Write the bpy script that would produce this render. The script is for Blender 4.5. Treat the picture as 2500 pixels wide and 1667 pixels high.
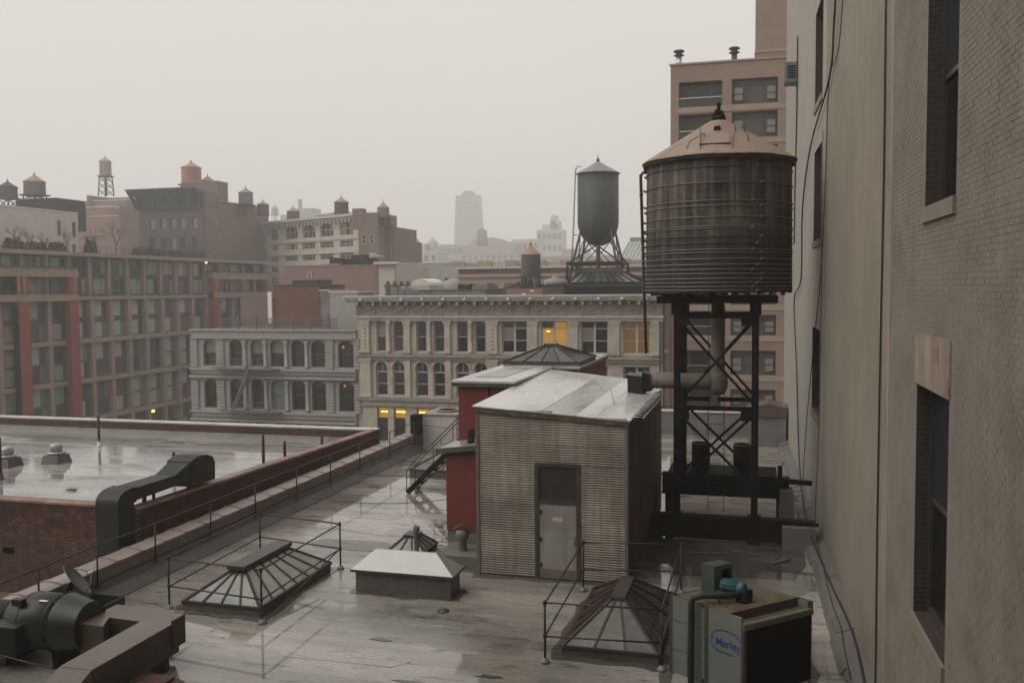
import bpy, math, random
from mathutils import Vector, Matrix
random.seed(7)
for o in list(bpy.data.objects): bpy.data.objects.remove(o)
SC = bpy.context.scene
COL = SC.collection
# ------------------------------------------------------------------ camera, sky, sun, exposure
HZ = 27.9                                     # eye height above the street (m)
ROOF = 20.0                                   # our roof deck
_f, _cx, _cy = 2250.0, 1250.0, 833.5          # focal length and centre of the 2500 x 1667 photograph
_d1 = Vector((612, -134.5, _f)).normalized()  # world +Y (along the right wall) in lens axes
_a = .008
_dn = Vector((_a, 1, (134.5 - 612 * _a) / _f)); _dn = (_dn - _d1 * _dn.dot(_d1)).normalized()
_dx = _dn.cross(_d1)
RW = Matrix((_dx, _d1, -_dn))                 # lens axes -> world
CAM = Vector((0, 0, HZ))
cd = bpy.data.cameras.new('camera'); cam = bpy.data.objects.new('camera', cd); COL.objects.link(cam)
cd.sensor_width = 36.0; cd.lens = _f / 2500 * 36; cd.clip_start = .1; cd.clip_end = 5000
_m = RW @ Matrix(((1, 0, 0), (0, -1, 0), (0, 0, -1)))
cam.matrix_world = Matrix.Translation(CAM) @ _m.to_4x4()
SC.camera = cam
SUN_EL, SUN_AZ = math.radians(50), math.radians(-128)
world = bpy.data.worlds.new('World'); SC.world = world; world.use_nodes = True
wt = world.node_tree; wt.nodes.clear()
wo = wt.nodes.new('ShaderNodeOutputWorld'); bg = wt.nodes.new('ShaderNodeBackground')
sky = wt.nodes.new('ShaderNodeTexSky'); sky.sky_type = 'NISHITA'; sky.sun_disc = False
sky.sun_elevation = SUN_EL; sky.sun_rotation = SUN_AZ; sky.dust_density = 6; sky.air_density = 2
hs = wt.nodes.new('ShaderNodeHueSaturation'); hs.inputs['Saturation'].default_value = .1
mx = wt.nodes.new('ShaderNodeMix'); mx.data_type = 'RGBA'; mx.inputs[0].default_value = .93
# flat grey cloud deck with faint cloud structure, in the sky texture's own units
tcw = wt.nodes.new('ShaderNodeTexCoord'); nzw = wt.nodes.new('ShaderNodeTexNoise'); nzw.inputs['Scale'].default_value = 1.6; nzw.inputs['Detail'].default_value = 5
wt.links.new(tcw.outputs['Generated'], nzw.inputs['Vector'])
cmw = wt.nodes.new('ShaderNodeMix'); cmw.data_type = 'RGBA'; cmw.inputs[6].default_value = (5.85, 5.55, 5.2, 1); cmw.inputs[7].default_value = (6.6, 6.3, 5.92, 1)
wt.links.new(nzw.outputs[0], cmw.inputs[0]); wt.links.new(cmw.outputs[2], mx.inputs[7])
wt.links.new(sky.outputs[0], hs.inputs['Color']); wt.links.new(hs.outputs[0], mx.inputs[6])
wt.links.new(mx.outputs[2], bg.inputs[0]); bg.inputs[1].default_value = .1
wt.links.new(bg.outputs[0], wo.inputs[0])
sl = bpy.data.lights.new('sun', 'SUN'); sl.energy = 1.2; sl.angle = math.radians(60); sl.color = (1, .97, .93)
sun = bpy.data.objects.new('sun', sl); COL.objects.link(sun)
_sd = Vector((math.sin(SUN_AZ) * math.cos(SUN_EL), math.cos(SUN_AZ) * math.cos(SUN_EL), math.sin(SUN_EL)))
sun.rotation_euler = _sd.to_track_quat('Z', 'Y').to_euler(); sun.location = (-60, -60, 200)
vs = SC.view_settings; vs.view_transform = 'Standard'; vs.look = 'None'; vs.exposure = .4; vs.gamma = 1; vs.use_curve_mapping = False
cy = SC.cycles
cy.max_bounces = 6; cy.diffuse_bounces = 3; cy.glossy_bounces = 3; cy.transmission_bounces = 4; cy.volume_bounces = 2
cy.transparent_max_bounces = 8; cy.caustics_reflective = False; cy.caustics_refractive = False
cy.use_denoising = True; cy.sample_clamp_indirect = 4
HAZE = .00115

# ------------------------------------------------------------------ survey: a bearing taken from the photo, met with a real plane
KD = 2500 / 2352
def ray(x, y): return RW @ Vector((x * KD - _cx, y * KD - _cy, _f))
def AT(x, y, Y): r = ray(x, y); return CAM + r * (Y / r.y)            # on the plane Y = const
def AX(x, y, X): r = ray(x, y); return CAM + r * (X / r.x)            # on the plane X = const
def AZ(x, y, z=ROOF): r = ray(x, y); return CAM + r * ((z - HZ) / r.z)   # on the level z
def AW(x, y, k=2.67): r = ray(x, y); return CAM + r * (k / (r.x + .03 * r.y))   # on the wall beside us

# ------------------------------------------------------------------ mesh builder
class MB:
    def __init__(s): s.v = []; s.f = []; s.s = []
    def face(s, pts, sm=False):
        n = len(s.v); s.v += [tuple(p) for p in pts]; s.f.append(tuple(range(n, n + len(pts)))); s.s.append(sm); return s
    def box(s, x0, x1, y0, y1, z0, z1):
        if x0 > x1: x0, x1 = x1, x0
        if y0 > y1: y0, y1 = y1, y0
        if z0 > z1: z0, z1 = z1, z0
        n = len(s.v)
        s.v += [(x, y, z) for z in (z0, z1) for x, y in ((x0, y0), (x1, y0), (x1, y1), (x0, y1))]
        for f in ((3, 2, 1, 0), (4, 5, 6, 7), (0, 1, 5, 4), (1, 2, 6, 5), (2, 3, 7, 6), (3, 0, 4, 7)):
            s.f.append(tuple(n + i for i in f)); s.s.append(False)
        return s
    def hexa(s, b, t):                               # 4 bottom points, 4 top points
        n = len(s.v); s.v += [tuple(p) for p in b] + [tuple(p) for p in t]
        for f in ((3, 2, 1, 0), (4, 5, 6, 7), (0, 1, 5, 4), (1, 2, 6, 5), (2, 3, 7, 6), (3, 0, 4, 7)):
            s.f.append(tuple(n + i for i in f)); s.s.append(False)
        return s
    def prism(s, poly, z0, z1):
        m = len(poly); n = len(s.v)
        s.v += [(x, y, z0) for x, y in poly] + [(x, y, z1) for x, y in poly]
        s.f.append(tuple(n + m - 1 - i for i in range(m))); s.s.append(False)
        s.f.append(tuple(n + m + i for i in range(m))); s.s.append(False)
        for i in range(m):
            j = (i + 1) % m; s.f.append((n + i, n + j, n + m + j, n + m + i)); s.s.append(False)
        return s
    def ext(s, poly3, d):                            # any planar polygon pushed along d
        m = len(poly3); n = len(s.v); d = Vector(d)
        s.v += [tuple(p) for p in poly3] + [tuple(Vector(p) + d) for p in poly3]
        s.f.append(tuple(n + i for i in range(m))); s.s.append(False)
        s.f.append(tuple(n + m + m - 1 - i for i in range(m))); s.s.append(False)
        for i in range(m):
            j = (i + 1) % m; s.f.append((n + j, n + i, n + m + i, n + m + j)); s.s.append(False)
        return s
    def bar(s, p, q, w, h=None, up=(0, 0, 1)):       # square bar from p to q
        p, q = Vector(p), Vector(q); h = h or w; d = (q - p).normalized(); up = Vector(up)
        if abs(d.dot(up)) > .98: up = Vector((0, 1, 0))
        a = d.cross(up).normalized() * (w / 2); b = a.cross(d).normalized() * (h / 2)
        c = lambda o: [o - a - b, o + a - b, o + a + b, o - a + b]
        return s.hexa(c(p), c(q))
    def path(s, pts, r, n=8, cap=True, r2=None):
        pts = [Vector(p) for p in pts]; N = len(pts); base = len(s.v); ref = None
        for i, p in enumerate(pts):
            d = (pts[min(i + 1, N - 1)] - pts[max(i - 1, 0)]).normalized()
            if ref is None:
                ref = Vector((0, 0, 1)) if abs(d.z) < .9 else Vector((0, 1, 0))
            a = d.cross(ref)
            if a.length < 1e-4: a = d.cross(Vector((1, 0, 0)))
            a.normalize(); b = a.cross(d).normalized(); ref = b
            rr = r if r2 is None else r + (r2 - r) * i / (N - 1)
            for k in range(n):
                t = 2 * math.pi * k / n; s.v.append(tuple(p + (a * math.cos(t) + b * math.sin(t)) * rr))
        for i in range(N - 1):
            for k in range(n):
                j = (k + 1) % n
                s.f.append((base + i * n + k, base + i * n + j, base + (i + 1) * n + j, base + (i + 1) * n + k)); s.s.append(n > 5)
        if cap:
            s.f.append(tuple(base + k for k in range(n))[::-1]); s.s.append(False)
            s.f.append(tuple(base + (N - 1) * n + k for k in range(n))); s.s.append(False)
        return s
    def tube(s, p, q, r, n=8, r2=None): return s.path([p, q], r, n, True, r2)
    def lathe(s, prof, cx=0, cy=0, cz=0, n=24, axis='z', cap=True, sm=True):
        base = len(s.v); N = len(prof)
        for r, h in prof:
            for k in range(n):
                t = 2 * math.pi * k / n; a, b = r * math.cos(t), r * math.sin(t)
                s.v.append({'z': (cx + a, cy + b, cz + h), 'x': (cx + h, cy + a, cz + b), 'y': (cx + b, cy + h, cz + a)}[axis])
        for i in range(N - 1):
            for k in range(n):
                j = (k + 1) % n
                s.f.append((base + i * n + k, base + i * n + j, base + (i + 1) * n + j, base + (i + 1) * n + k)); s.s.append(sm)
        if cap:
            s.f.append(tuple(base + k for k in range(n))[::-1]); s.s.append(False)
            s.f.append(tuple(base + (N - 1) * n + k for k in range(n))); s.s.append(False)
        return s
    def data(s, off=(0, 0, 0), rz=0.0):
        c, sn = math.cos(-rz), math.sin(-rz); ox, oy, oz = off
        vv = []
        for x, y, z in s.v:
            x -= ox; y -= oy; vv.append((c * x - sn * y, sn * x + c * y, z - oz))
        me = bpy.data.meshes.new('mesh'); me.from_pydata(vv, [], s.f)
        me.polygons.foreach_set('use_smooth', s.s); me.update()
        return me

XF = {}
def tag(o, label=None, cat=None, group=None, kind=None):
    if label: o['label'] = label
    if cat: o['category'] = cat
    if group: o['group'] = group
    if kind: o['kind'] = kind
    return o
def thing(name, label, cat, loc=(0, 0, 0), rz=0.0, group=None):
    o = bpy.data.objects.new(name, None); COL.objects.link(o); o.location = loc; o.rotation_euler = (0, 0, rz)
    o.empty_display_size = .2; XF[o.name] = (tuple(loc), rz)
    return tag(o, label, cat, group)
def part(name, mb, mat, parent, w=True, kind=None, label=None):
    """w: the builder holds world coordinates (else the thing's own)"""
    off, rz = XF[parent.name]
    me = mb.data(off, rz) if w else mb.data()
    o = bpy.data.objects.new(name, me); COL.objects.link(o); o.parent = parent; XF[o.name] = (off, rz)
    if mat: me.materials.append(mat)
    if kind: o['kind'] = kind
    if label: o['label'] = label
    return o
def inst(name, me, parent, loc=(0, 0, 0), rz=0.0, scale=None):
    o = bpy.data.objects.new(name, me); COL.objects.link(o); o.parent = parent; o.location = loc; o.rotation_euler = (0, 0, rz)
    if scale: o.scale = scale
    return o
def wpart(name, mb, mat, win, label=None):
    """sub-part of a placed window, given in the building's own frame"""
    dx, dy, dz = win.location; mb.v = [(x - dx, y - dy, z - dz) for x, y, z in mb.v]
    return part(name, mb, mat, win, w=False, label=label)
def solo(name, mb, mat, label, cat, group=None, kind=None):
    xs = [v[0] for v in mb.v]; ys = [v[1] for v in mb.v]; zs = [v[2] for v in mb.v]
    off = ((min(xs) + max(xs)) / 2, (min(ys) + max(ys)) / 2, min(zs))
    me = mb.data(off); o = bpy.data.objects.new(name, me); COL.objects.link(o); o.location = off
    if mat: me.materials.append(mat)
    return tag(o, label, cat, group, kind)
def copy_tree(o, parent=None):
    c = o.copy(); COL.objects.link(c); c.parent = parent
    for ch in o.children: copy_tree(ch, c)
    return c

# ------------------------------------------------------------------ materials
def mat(name, col, rough=.85, var=.18, scale=.7, bump=0.0, bscale=30.0, stain=None, stain_amt=.5, stain_scale=.5, stain_sharp=.12,
        streak=None, streak_amt=.5, metal=0.0, rand=0.0, spec=.4, emit=None, estr=0.0, coat=0.0, rvar=0.0, stretch=(1, 1, 1)):
    m = bpy.data.materials.new(name); m.use_nodes = True; t = m.node_tree; N = t.nodes; L = t.links
    b = N['Principled BSDF']; b.inputs['Roughness'].default_value = rough; b.inputs['Metallic'].default_value = metal
    b.inputs['Specular IOR Level'].default_value = spec
    if coat: b.inputs['Coat Weight'].default_value = coat; b.inputs['Coat Roughness'].default_value = .12
    geo = N.new('ShaderNodeNewGeometry')
    mp = N.new('ShaderNodeMapping'); L.new(geo.outputs['Position'], mp.inputs[0]); mp.inputs['Scale'].default_value = stretch
    def noise(sc, det=6, src=None, rgh=.6):
        n = N.new('ShaderNodeTexNoise'); n.inputs['Scale'].default_value = sc; n.inputs['Detail'].default_value = det
        n.inputs['Roughness'].default_value = rgh; L.new((src or mp).outputs[0], n.inputs['Vector']); return n
    def ramp(src, a, bb):
        r = N.new('ShaderNodeMapRange'); r.inputs[1].default_value = a; r.inputs[2].default_value = bb
        L.new(src, r.inputs[0]); return r.outputs[0]
    def mixc(fac, ca, cb, mode='MIX'):
        x = N.new('ShaderNodeMix'); x.data_type = 'RGBA'; x.blend_type = mode
        for inp, c in ((0, fac), (6, ca), (7, cb)):
            if hasattr(c, 'default_value') or hasattr(c, 'links'): L.new(c, x.inputs[inp])
            elif inp == 0: x.inputs[0].default_value = c
            else: x.inputs[inp].default_value = tuple(c) + (1,)
        return x.outputs[2]
    c = tuple(col)
    n1 = noise(scale); n2 = noise(scale * 9, 4)
    f = ramp(n1.outputs[0], .3, .7)
    out = mixc(f, [min(1, k * (1 - var)) for k in c], [min(1, k * (1 + var)) for k in c])
    f2 = ramp(n2.outputs[0], .25, .75)
    out = mixc(f2, mixc(.5 * var + .08, out, (0, 0, 0)), out)
    if stain:
        ns = noise(stain_scale, 8, rgh=.65)
        fs = ramp(ns.outputs[0], .52, .52 + stain_sharp)
        mul = N.new('ShaderNodeMath'); mul.operation = 'MULTIPLY'; L.new(fs, mul.inputs[0]); mul.inputs[1].default_value = stain_amt
        out = mixc(mul.outputs[0], out, stain)
    if streak:
        ms = N.new('ShaderNodeMapping'); L.new(geo.outputs['Position'], ms.inputs[0]); ms.inputs['Scale'].default_value = (7, 7, .35)
        ns = noise(1.0, 6, ms); fs = ramp(ns.outputs[0], .45, .7)
        mul = N.new('ShaderNodeMath'); mul.operation = 'MULTIPLY'; L.new(fs, mul.inputs[0]); mul.inputs[1].default_value = streak_amt
        out = mixc(mul.outputs[0], out, streak)
    if rand:
        oi = N.new('ShaderNodeObjectInfo'); r = N.new('ShaderNodeMapRange'); L.new(oi.outputs['Random'], r.inputs[0])
        r.inputs[3].default_value = 1 - rand; r.inputs[4].default_value = 1 + rand
        h = N.new('ShaderNodeHueSaturation'); L.new(r.outputs[0], h.inputs['Value']); L.new(out, h.inputs['Color']); out = h.outputs[0]
    L.new(out, b.inputs['Base Color'])
    if rvar:
        rr = N.new('ShaderNodeMapRange'); L.new(n1.outputs[0], rr.inputs[0]); rr.inputs[1].default_value = .35; rr.inputs[2].default_value = .65
        rr.inputs[3].default_value = max(.03, rough - rvar); rr.inputs[4].default_value = min(1, rough + rvar); L.new(rr.outputs[0], b.inputs['Roughness'])
    if bump:
        nb = noise(bscale, 5); bp = N.new('ShaderNodeBump'); bp.inputs['Strength'].default_value = min(1, bump); bp.inputs['Distance'].default_value = .02
        L.new(nb.outputs[0], bp.inputs['Height']); L.new(bp.outputs[0], b.inputs['Normal'])
    if emit:
        b.inputs['Emission Color'].default_value = tuple(emit) + (1,); b.inputs['Emission Strength'].default_value = estr
    return m
def brick_mat(name, c1, c2, mortar, bw=.21, bh=.075, ms=.012, horiz='x', bump=.4, rough=.85, var=.25):
    """far brickwork, too small to pick apart: bond laid in real brick sizes along the wall"""
    m = mat(name, c1, rough, var, .5); t = m.node_tree; N = t.nodes; L = t.links; b = N['Principled BSDF']
    geo = N.new('ShaderNodeNewGeometry'); sp = N.new('ShaderNodeSeparateXYZ'); L.new(geo.outputs['Position'], sp.inputs[0])
    ad = N.new('ShaderNodeMath'); ad.operation = 'ADD'; L.new(sp.outputs[0], ad.inputs[0]); L.new(sp.outputs[1], ad.inputs[1])
    cb = N.new('ShaderNodeCombineXYZ')
    L.new(ad.outputs[0] if horiz == 'xy' else sp.outputs[0 if horiz == 'x' else 1], cb.inputs[0]); L.new(sp.outputs[2], cb.inputs[1])
    br = N.new('ShaderNodeTexBrick'); br.inputs['Scale'].default_value = 1; br.inputs['Brick Width'].default_value = bw
    br.inputs['Row Height'].default_value = bh; br.inputs['Mortar Size'].default_value = ms; br.inputs['Mortar Smooth'].default_value = .3
    br.inputs['Color1'].default_value = tuple(c1) + (1,); br.inputs['Color2'].default_value = tuple(c2) + (1,); br.inputs['Mortar'].default_value = tuple(mortar) + (1,)
    L.new(cb.outputs[0], br.inputs['Vector'])
    old = b.inputs['Base Color'].links[0].from_socket
    x = N.new('ShaderNodeMix'); x.data_type = 'RGBA'; x.blend_type = 'MIX'; x.inputs[0].default_value = .55
    L.new(old, x.inputs[6]); L.new(br.outputs[0], x.inputs[7]); L.new(x.outputs[2], b.inputs['Base Color'])
    if bump:
        bp = N.new('ShaderNodeBump'); bp.inputs['Strength'].default_value = bump; bp.inputs['Distance'].default_value = .008; bp.invert = True
        L.new(br.outputs['Fac'], bp.inputs['Height']); L.new(bp.outputs[0], b.inputs['Normal'])
    return m
def pane_mat(name, col, rough=.06, rand=0.0, alt=None, thr=.5, spec=.35):
    """window glass over a dark room; alt = drawn curtains behind the glass of some windows"""
    m = bpy.data.materials.new(name); m.use_nodes = True; t = m.node_tree; N = t.nodes; L = t.links; b = N['Principled BSDF']
    b.inputs['Roughness'].default_value = rough; b.inputs['Specular IOR Level'].default_value = spec; b.inputs['Base Color'].default_value = tuple(col) + (1,)
    if alt:
        oi = N.new('ShaderNodeObjectInfo'); cr = N.new('ShaderNodeValToRGB'); L.new(oi.outputs['Random'], cr.inputs[0])
        e = cr.color_ramp.elements; e[0].position = 0; e[0].color = tuple(col) + (1,); e[1].position = 1; e[1].color = tuple(alt) + (1,)
        n = e.new(max(.01, thr - .15)); n.color = tuple(k * 1.6 for k in col) + (1,)
        n = e.new(min(.99, thr + .1)); n.color = tuple(k * .75 for k in alt) + (1,)
        cr.color_ramp.interpolation = 'CONSTANT'; L.new(cr.outputs[0], b.inputs['Base Color'])
    return m
# ------------------------------------------------------------------ material library
def roof_mat(name, c, dirt, wet=.5, sc=(.22, .6, 1), lite=None):
    m = bpy.data.materials.new(name); m.use_nodes = True; t = m.node_tree; N = t.nodes; L = t.links; b = N['Principled BSDF']
    geo = N.new('ShaderNodeNewGeometry')
    def nz(scale, st, det=7, rg=.62):
        mp = N.new('ShaderNodeMapping'); mp.inputs['Scale'].default_value = st; L.new(geo.outputs['Position'], mp.inputs[0])
        n = N.new('ShaderNodeTexNoise'); n.inputs['Scale'].default_value = scale; n.inputs['Detail'].default_value = det; n.inputs['Roughness'].default_value = rg
        L.new(mp.outputs[0], n.inputs['Vector']); return n.outputs[0]
    def rg(s, a, bb, lo=0, hi=1):
        r = N.new('ShaderNodeMapRange'); L.new(s, r.inputs[0]); r.inputs[1].default_value = a; r.inputs[2].default_value = bb; r.inputs[3].default_value = lo; r.inputs[4].default_value = hi; return r.outputs[0]
    def mx(f, a, bb):
        x = N.new('ShaderNodeMix'); x.data_type = 'RGBA'; L.new(f, x.inputs[0])
        for i, k in ((6, a), (7, bb)):
            if isinstance(k, tuple): x.inputs[i].default_value = k + (1,)
            else: L.new(k, x.inputs[i])
        return x.outputs[2]
    big = nz(.55, sc); streak = nz(1.0, (.35, 2.2, 1)); fine = nz(9, (1, 1, 1), 5); pud = nz(.34, (.5, 1.0, 1), 8, .66); blot = nz(.8, (.3, .75, 1), 9, .7)
    lt = lite or tuple(min(1, k * 1.45) for k in c)
    col = mx(rg(big, .36, .64), tuple(k * .8 for k in c), lt)
    col = mx(rg(streak, .5, .72, 0, .42), col, dirt)
    col = mx(rg(fine, .35, .75, 0, .45), col, tuple(k * .45 for k in c))
    col = mx(rg(blot, .56, .66, 0, .85), col, tuple(k * .5 for k in dirt))
    b2_ = nz(2.6, (.32, 1.3, 1), 9, .7); col = mx(rg(b2_, .57, .63, 0, .75), col, tuple(k * .75 for k in dirt))
    b3_ = nz(3.2, (.5, 1.1, 1), 8, .7); col = mx(rg(b3_, .6, .68, 0, .5), col, tuple(min(1, k * 1.25) for k in lt))
    sp_ = nz(22, (1, 1, 1), 3, .5); col = mx(rg(sp_, .56, .72, 0, .55), col, tuple(k * .6 for k in dirt))
    oi = N.new('ShaderNodeObjectInfo'); h = N.new('ShaderNodeHueSaturation'); L.new(rg(oi.outputs['Random'], 0, 1, .8, 1.16), h.inputs['Value']); L.new(col, h.inputs['Color'])
    wetf = rg(pud, .47 - .2 * (wet - .5), .56 - .2 * (wet - .5))
    dk = mx(wetf, h.outputs[0], (0.5, .5, .5)); x = N.new('ShaderNodeMix'); x.data_type = 'RGBA'; x.blend_type = 'MULTIPLY'; x.inputs[0].default_value = .0
    L.new(h.outputs[0], x.inputs[6]); L.new(x.outputs[2], b.inputs['Base Color'])
    rr = N.new('ShaderNodeMapRange'); L.new(wetf, rr.inputs[0]); rr.inputs[3].default_value = .34; rr.inputs[4].default_value = .05
    L.new(rr.outputs[0], b.inputs['Roughness']); b.inputs['Specular IOR Level'].default_value = .8
    bp = N.new('ShaderNodeBump'); bp.inputs['Distance'].default_value = .01; bn = nz(6, (1, 1, 1), 6)
    inv = N.new('ShaderNodeMath'); inv.operation = 'SUBTRACT'; inv.inputs[0].default_value = 1; L.new(wetf, inv.inputs[1])
    st = N.new('ShaderNodeMapRange'); L.new(inv.outputs[0], st.inputs[0]); st.inputs[3].default_value = .04; st.inputs[4].default_value = .4; L.new(st.outputs[0], bp.inputs['Strength'])
    L.new(bn, bp.inputs['Height']); L.new(bp.outputs[0], b.inputs['Normal'])
    return m
m_roof = roof_mat('wet_roofing', (.255, .238, .21), (.088, .077, .062), .82, lite=(.40, .375, .335))
m_roof2 = roof_mat('wet_roofing_neighbour', (.27, .262, .25), (.13, .122, .112), .9)
m_patch_d = roof_mat('patch_dark', (.165, .155, .14), (.08, .068, .055), .6)
m_patch_l = roof_mat('patch_light', (.28, .265, .24), (.1, .085, .07), .6)
m_flash = mat('grey_flashing', (.20, .19, .178), .45, .2, .6, .25, 12, (.09, .085, .075), .5, .8, streak=(.1, .095, .085), streak_amt=.45)
m_coping = mat('glazed_coping', (.30, .245, .225), .35, .2, 1.5, .2, 25, (.18, .09, .06), .5, 1.5, rand=.12)
m_coping_r = mat('red_coping', (.205, .105, .078), .4, .35, 1.2, .3, 20, (.3, .25, .22), .5, 1.2, rand=.15)
m_coping_w = mat('pale_coping', (.62, .585, .54), .3, .15, .8, .2, 20, rand=.08)
m_pipe_dk = mat('dark_iron_pipe', (.028, .026, .024), .5, .3, 3, 0, stain=(.07, .035, .02), stain_amt=.6, stain_scale=4)
m_black = mat('black_painted_steel', (.007, .007, .0066), .75, .4, 2, .2, 15, (.04, .018, .011), .5, 2.0, spec=.12)
m_black_duct = mat('black_duct_paint', (.022, .024, .023), .55, .3, 1.5, .15, 15, (.05, .05, .045), .4, 1.5, spec=.4)
m_redpipe = mat('red_oxide_pipe', (.075, .025, .022), .5, .3, 3)
m_brick_red = mat('red_brick', (.13, .06, .042), .85, .6, 4.0, .5, 40, (.05, .034, .027), .65, .7, rand=.3)
m_brick_joint = mat('brick_mortar', (.19, .165, .14), .95, .25, 1.5, .4, 40)
m_cream_coat = mat('galvanised_lid', (.37, .365, .345), .3, .12, 1.0, .06, 8, (.3, .29, .27), .5, .6, metal=.35, rvar=.12)
m_lead = mat('dark_sheet_metal', (.075, .062, .06), .42, .25, 1.5, .1, 12, metal=.2)
m_curb = mat('tarred_curb', (.125, .118, .105), .5, .25, 1.2, .35, 14, (.06, .055, .045), .6, 1.0, streak=(.055, .05, .045), streak_amt=.5)
m_wire_glass = mat('wired_glass', (.23, .215, .165), .14, .25, 2.5, .12, 6, (.15, .135, .09), .5, 1.8, rand=.22, spec=.6)
m_wire_glass_g = mat('wired_glass_green', (.175, .195, .165), .14, .25, 2.5, .12, 6, (.11, .12, .09), .5, 1.8, rand=.2, spec=.6)
m_wire_dim = mat('sooty_wired_glass', (.135, .135, .115), .16, .3, 2.5, .12, 6, (.08, .078, .06), .6, 1.8, rand=.2, spec=.5)
m_soot_glass = mat('sooty_dark_glass', (.035, .028, .02), .18, .4, 2, .1, 6, (.06, .04, .025), .5, 2, rand=.3)
m_rust_bar = mat('rusty_bar', (.055, .033, .027), .6, .35, 4, .2, 20)
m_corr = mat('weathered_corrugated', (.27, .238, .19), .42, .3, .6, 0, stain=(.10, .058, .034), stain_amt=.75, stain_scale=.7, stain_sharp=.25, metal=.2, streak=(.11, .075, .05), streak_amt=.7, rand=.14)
m_corr_shade = mat('shaded_corrugated', (.07, .05, .04), .6, .3, .8, 0, stain=(.055, .026, .017), stain_amt=.7, stain_scale=.8)  # dark brown side sheets, with the side's shade put into the colour
m_trim = mat('shed_trim', (.17, .15, .125), .5, .25, 2, 0, stain=(.09, .055, .04), stain_amt=.6, stain_scale=2)
m_door = mat('grey_door', (.30, .28, .255), .55, .12, 1.0, .1, 20, (.16, .14, .12), .45, .9, streak=(.17, .15, .13), streak_amt=.55)
m_dark_frame = mat('dark_door_frame', (.05, .042, .036), .6, .3, 3, .1, 20, (.09, .05, .035), .5, 3)
m_red = mat('red_stucco', (.195, .040, .028), .75, .12, .6, .25, 50, (.13, .03, .022), .4, .5, streak=(.11, .03, .022), streak_amt=.35)
m_silver = mat('aluminium_roof_coating', (.70, .685, .655), .26, .16, .5, .6, 3.5, (.36, .35, .33), .7, .55, metal=.3, rvar=.1, stretch=(1, .35, 1))
m_silver_d = mat('worn_roof_coating', (.45, .44, .425), .26, .25, 1.2, .5, 5, (.42, .41, .39), .55, 1.6, metal=.35, rvar=.1, stretch=(1, .3, 1))
m_green = mat('verdigris_trim', (.09, .11, .085), .5, .3, 2, .1, 15, (.05, .05, .04), .6, 2)
m_glass_dk = mat('skylight_glass', (.045, .05, .044), .22, .4, 1.5, .15, 8, (.02, .02, .018), .6, 2, spec=.4, rand=.4)
m_white_brick = brick_mat('white_painted_brick', (.55, .53, .49), (.48, .46, .42), (.33, .31, .28), horiz='x', bump=.5)
m_insul = mat('pipe_lagging', (.20, .175, .14), .7, .2, 1.5, .5, 9, (.10, .085, .065), .5, 1.2)
m_tar = mat('tar', (.012, .013, .013), .35, .4, 4, .8, 8)
m_teal = mat('teal_motor_paint', (.035, .10, .115), .4, .2, 5, .1, 30)
m_grn_box = mat('green_cabinet', (.05, .066, .055), .5, .25, 2, .1, 20, (.07, .06, .04), .5, 3)
m_casing = mat('grey_casing', (.155, .165, .155), .42, .12, .8, .05, 20, (.14, .145, .13), .35, 1.2, streak=(.13, .12, .1), streak_amt=.35)
m_rust_top = mat('rusty_tray', (.11, .09, .058), .6, .35, 1.6, .3, 14, (.10, .052, .026), .7, 1.8)
m_void = mat('dark_interior', (.006, .006, .006), .95, .1, 1, spec=.03)
m_rustduct_top = mat('rusty_duct_sheet', (.125, .095, .08), .35, .2, .9, .1, 9, (.13, .075, .052), .5, 1.0)
m_rustduct = mat('dirty_duct_sheet', (.052, .045, .034), .55, .35, 1.0, .1, 12, (.095, .05, .026), .7, 1.3, streak=(.085, .04, .022), streak_amt=.7)
m_fan = mat('green_black_fan', (.014, .017, .015), .42, .3, 2, .08, 12, spec=.5)
m_dish = mat('dish_grey', (.05, .055, .052), .45, .2, 4)
m_steel = mat('bright_steel', (.55, .54, .52), .3, .1, 3, metal=.7)
m_white = mat('white_enamel', (.72, .70, .66), .5, .06, 4)
m_stave = mat('old_cedar_stave', (.078, .063, .05), .8, .5, 1.2, .5, 30, (.016, .016, .012), .85, 1.0, .16, streak=(.25, .215, .18), streak_amt=.6, rand=.25, stretch=(.4, .4, 1.9))
t_ = m_stave.node_tree; b_ = t_.nodes['Principled BSDF']; o_ = b_.inputs['Base Color'].links[0].from_socket      # lower staves blackened by leaks and algae
g_ = t_.nodes.new('ShaderNodeNewGeometry'); s_ = t_.nodes.new('ShaderNodeSeparateXYZ'); t_.links.new(g_.outputs['Position'], s_.inputs[0])
n_ = t_.nodes.new('ShaderNodeTexNoise'); n_.inputs['Scale'].default_value = 1.1; n_.inputs['Detail'].default_value = 7; q_ = t_.nodes.new('ShaderNodeMapping'); q_.inputs['Scale'].default_value = (1.4, 1.4, .5); t_.links.new(g_.outputs['Position'], q_.inputs[0]); t_.links.new(q_.outputs[0], n_.inputs['Vector'])
w_ = t_.nodes.new('ShaderNodeMath'); w_.operation = 'MULTIPLY_ADD'; w_.inputs[1].default_value = 3.2; t_.links.new(n_.outputs[0], w_.inputs[0]); t_.links.new(s_.outputs[2], w_.inputs[2])
r_ = t_.nodes.new('ShaderNodeMapRange'); r_.inputs[1].default_value = 32.0; r_.inputs[2].default_value = 30.2; r_.inputs[3].default_value = 0; r_.inputs[4].default_value = .85; t_.links.new(w_.outputs[0], r_.inputs[0])
x_ = t_.nodes.new('ShaderNodeMix'); x_.data_type = 'RGBA'; t_.links.new(r_.outputs[0], x_.inputs[0]); t_.links.new(o_, x_.inputs[6]); x_.inputs[7].default_value = (.02, .021, .014, 1); t_.links.new(x_.outputs[2], b_.inputs['Base Color'])
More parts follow.
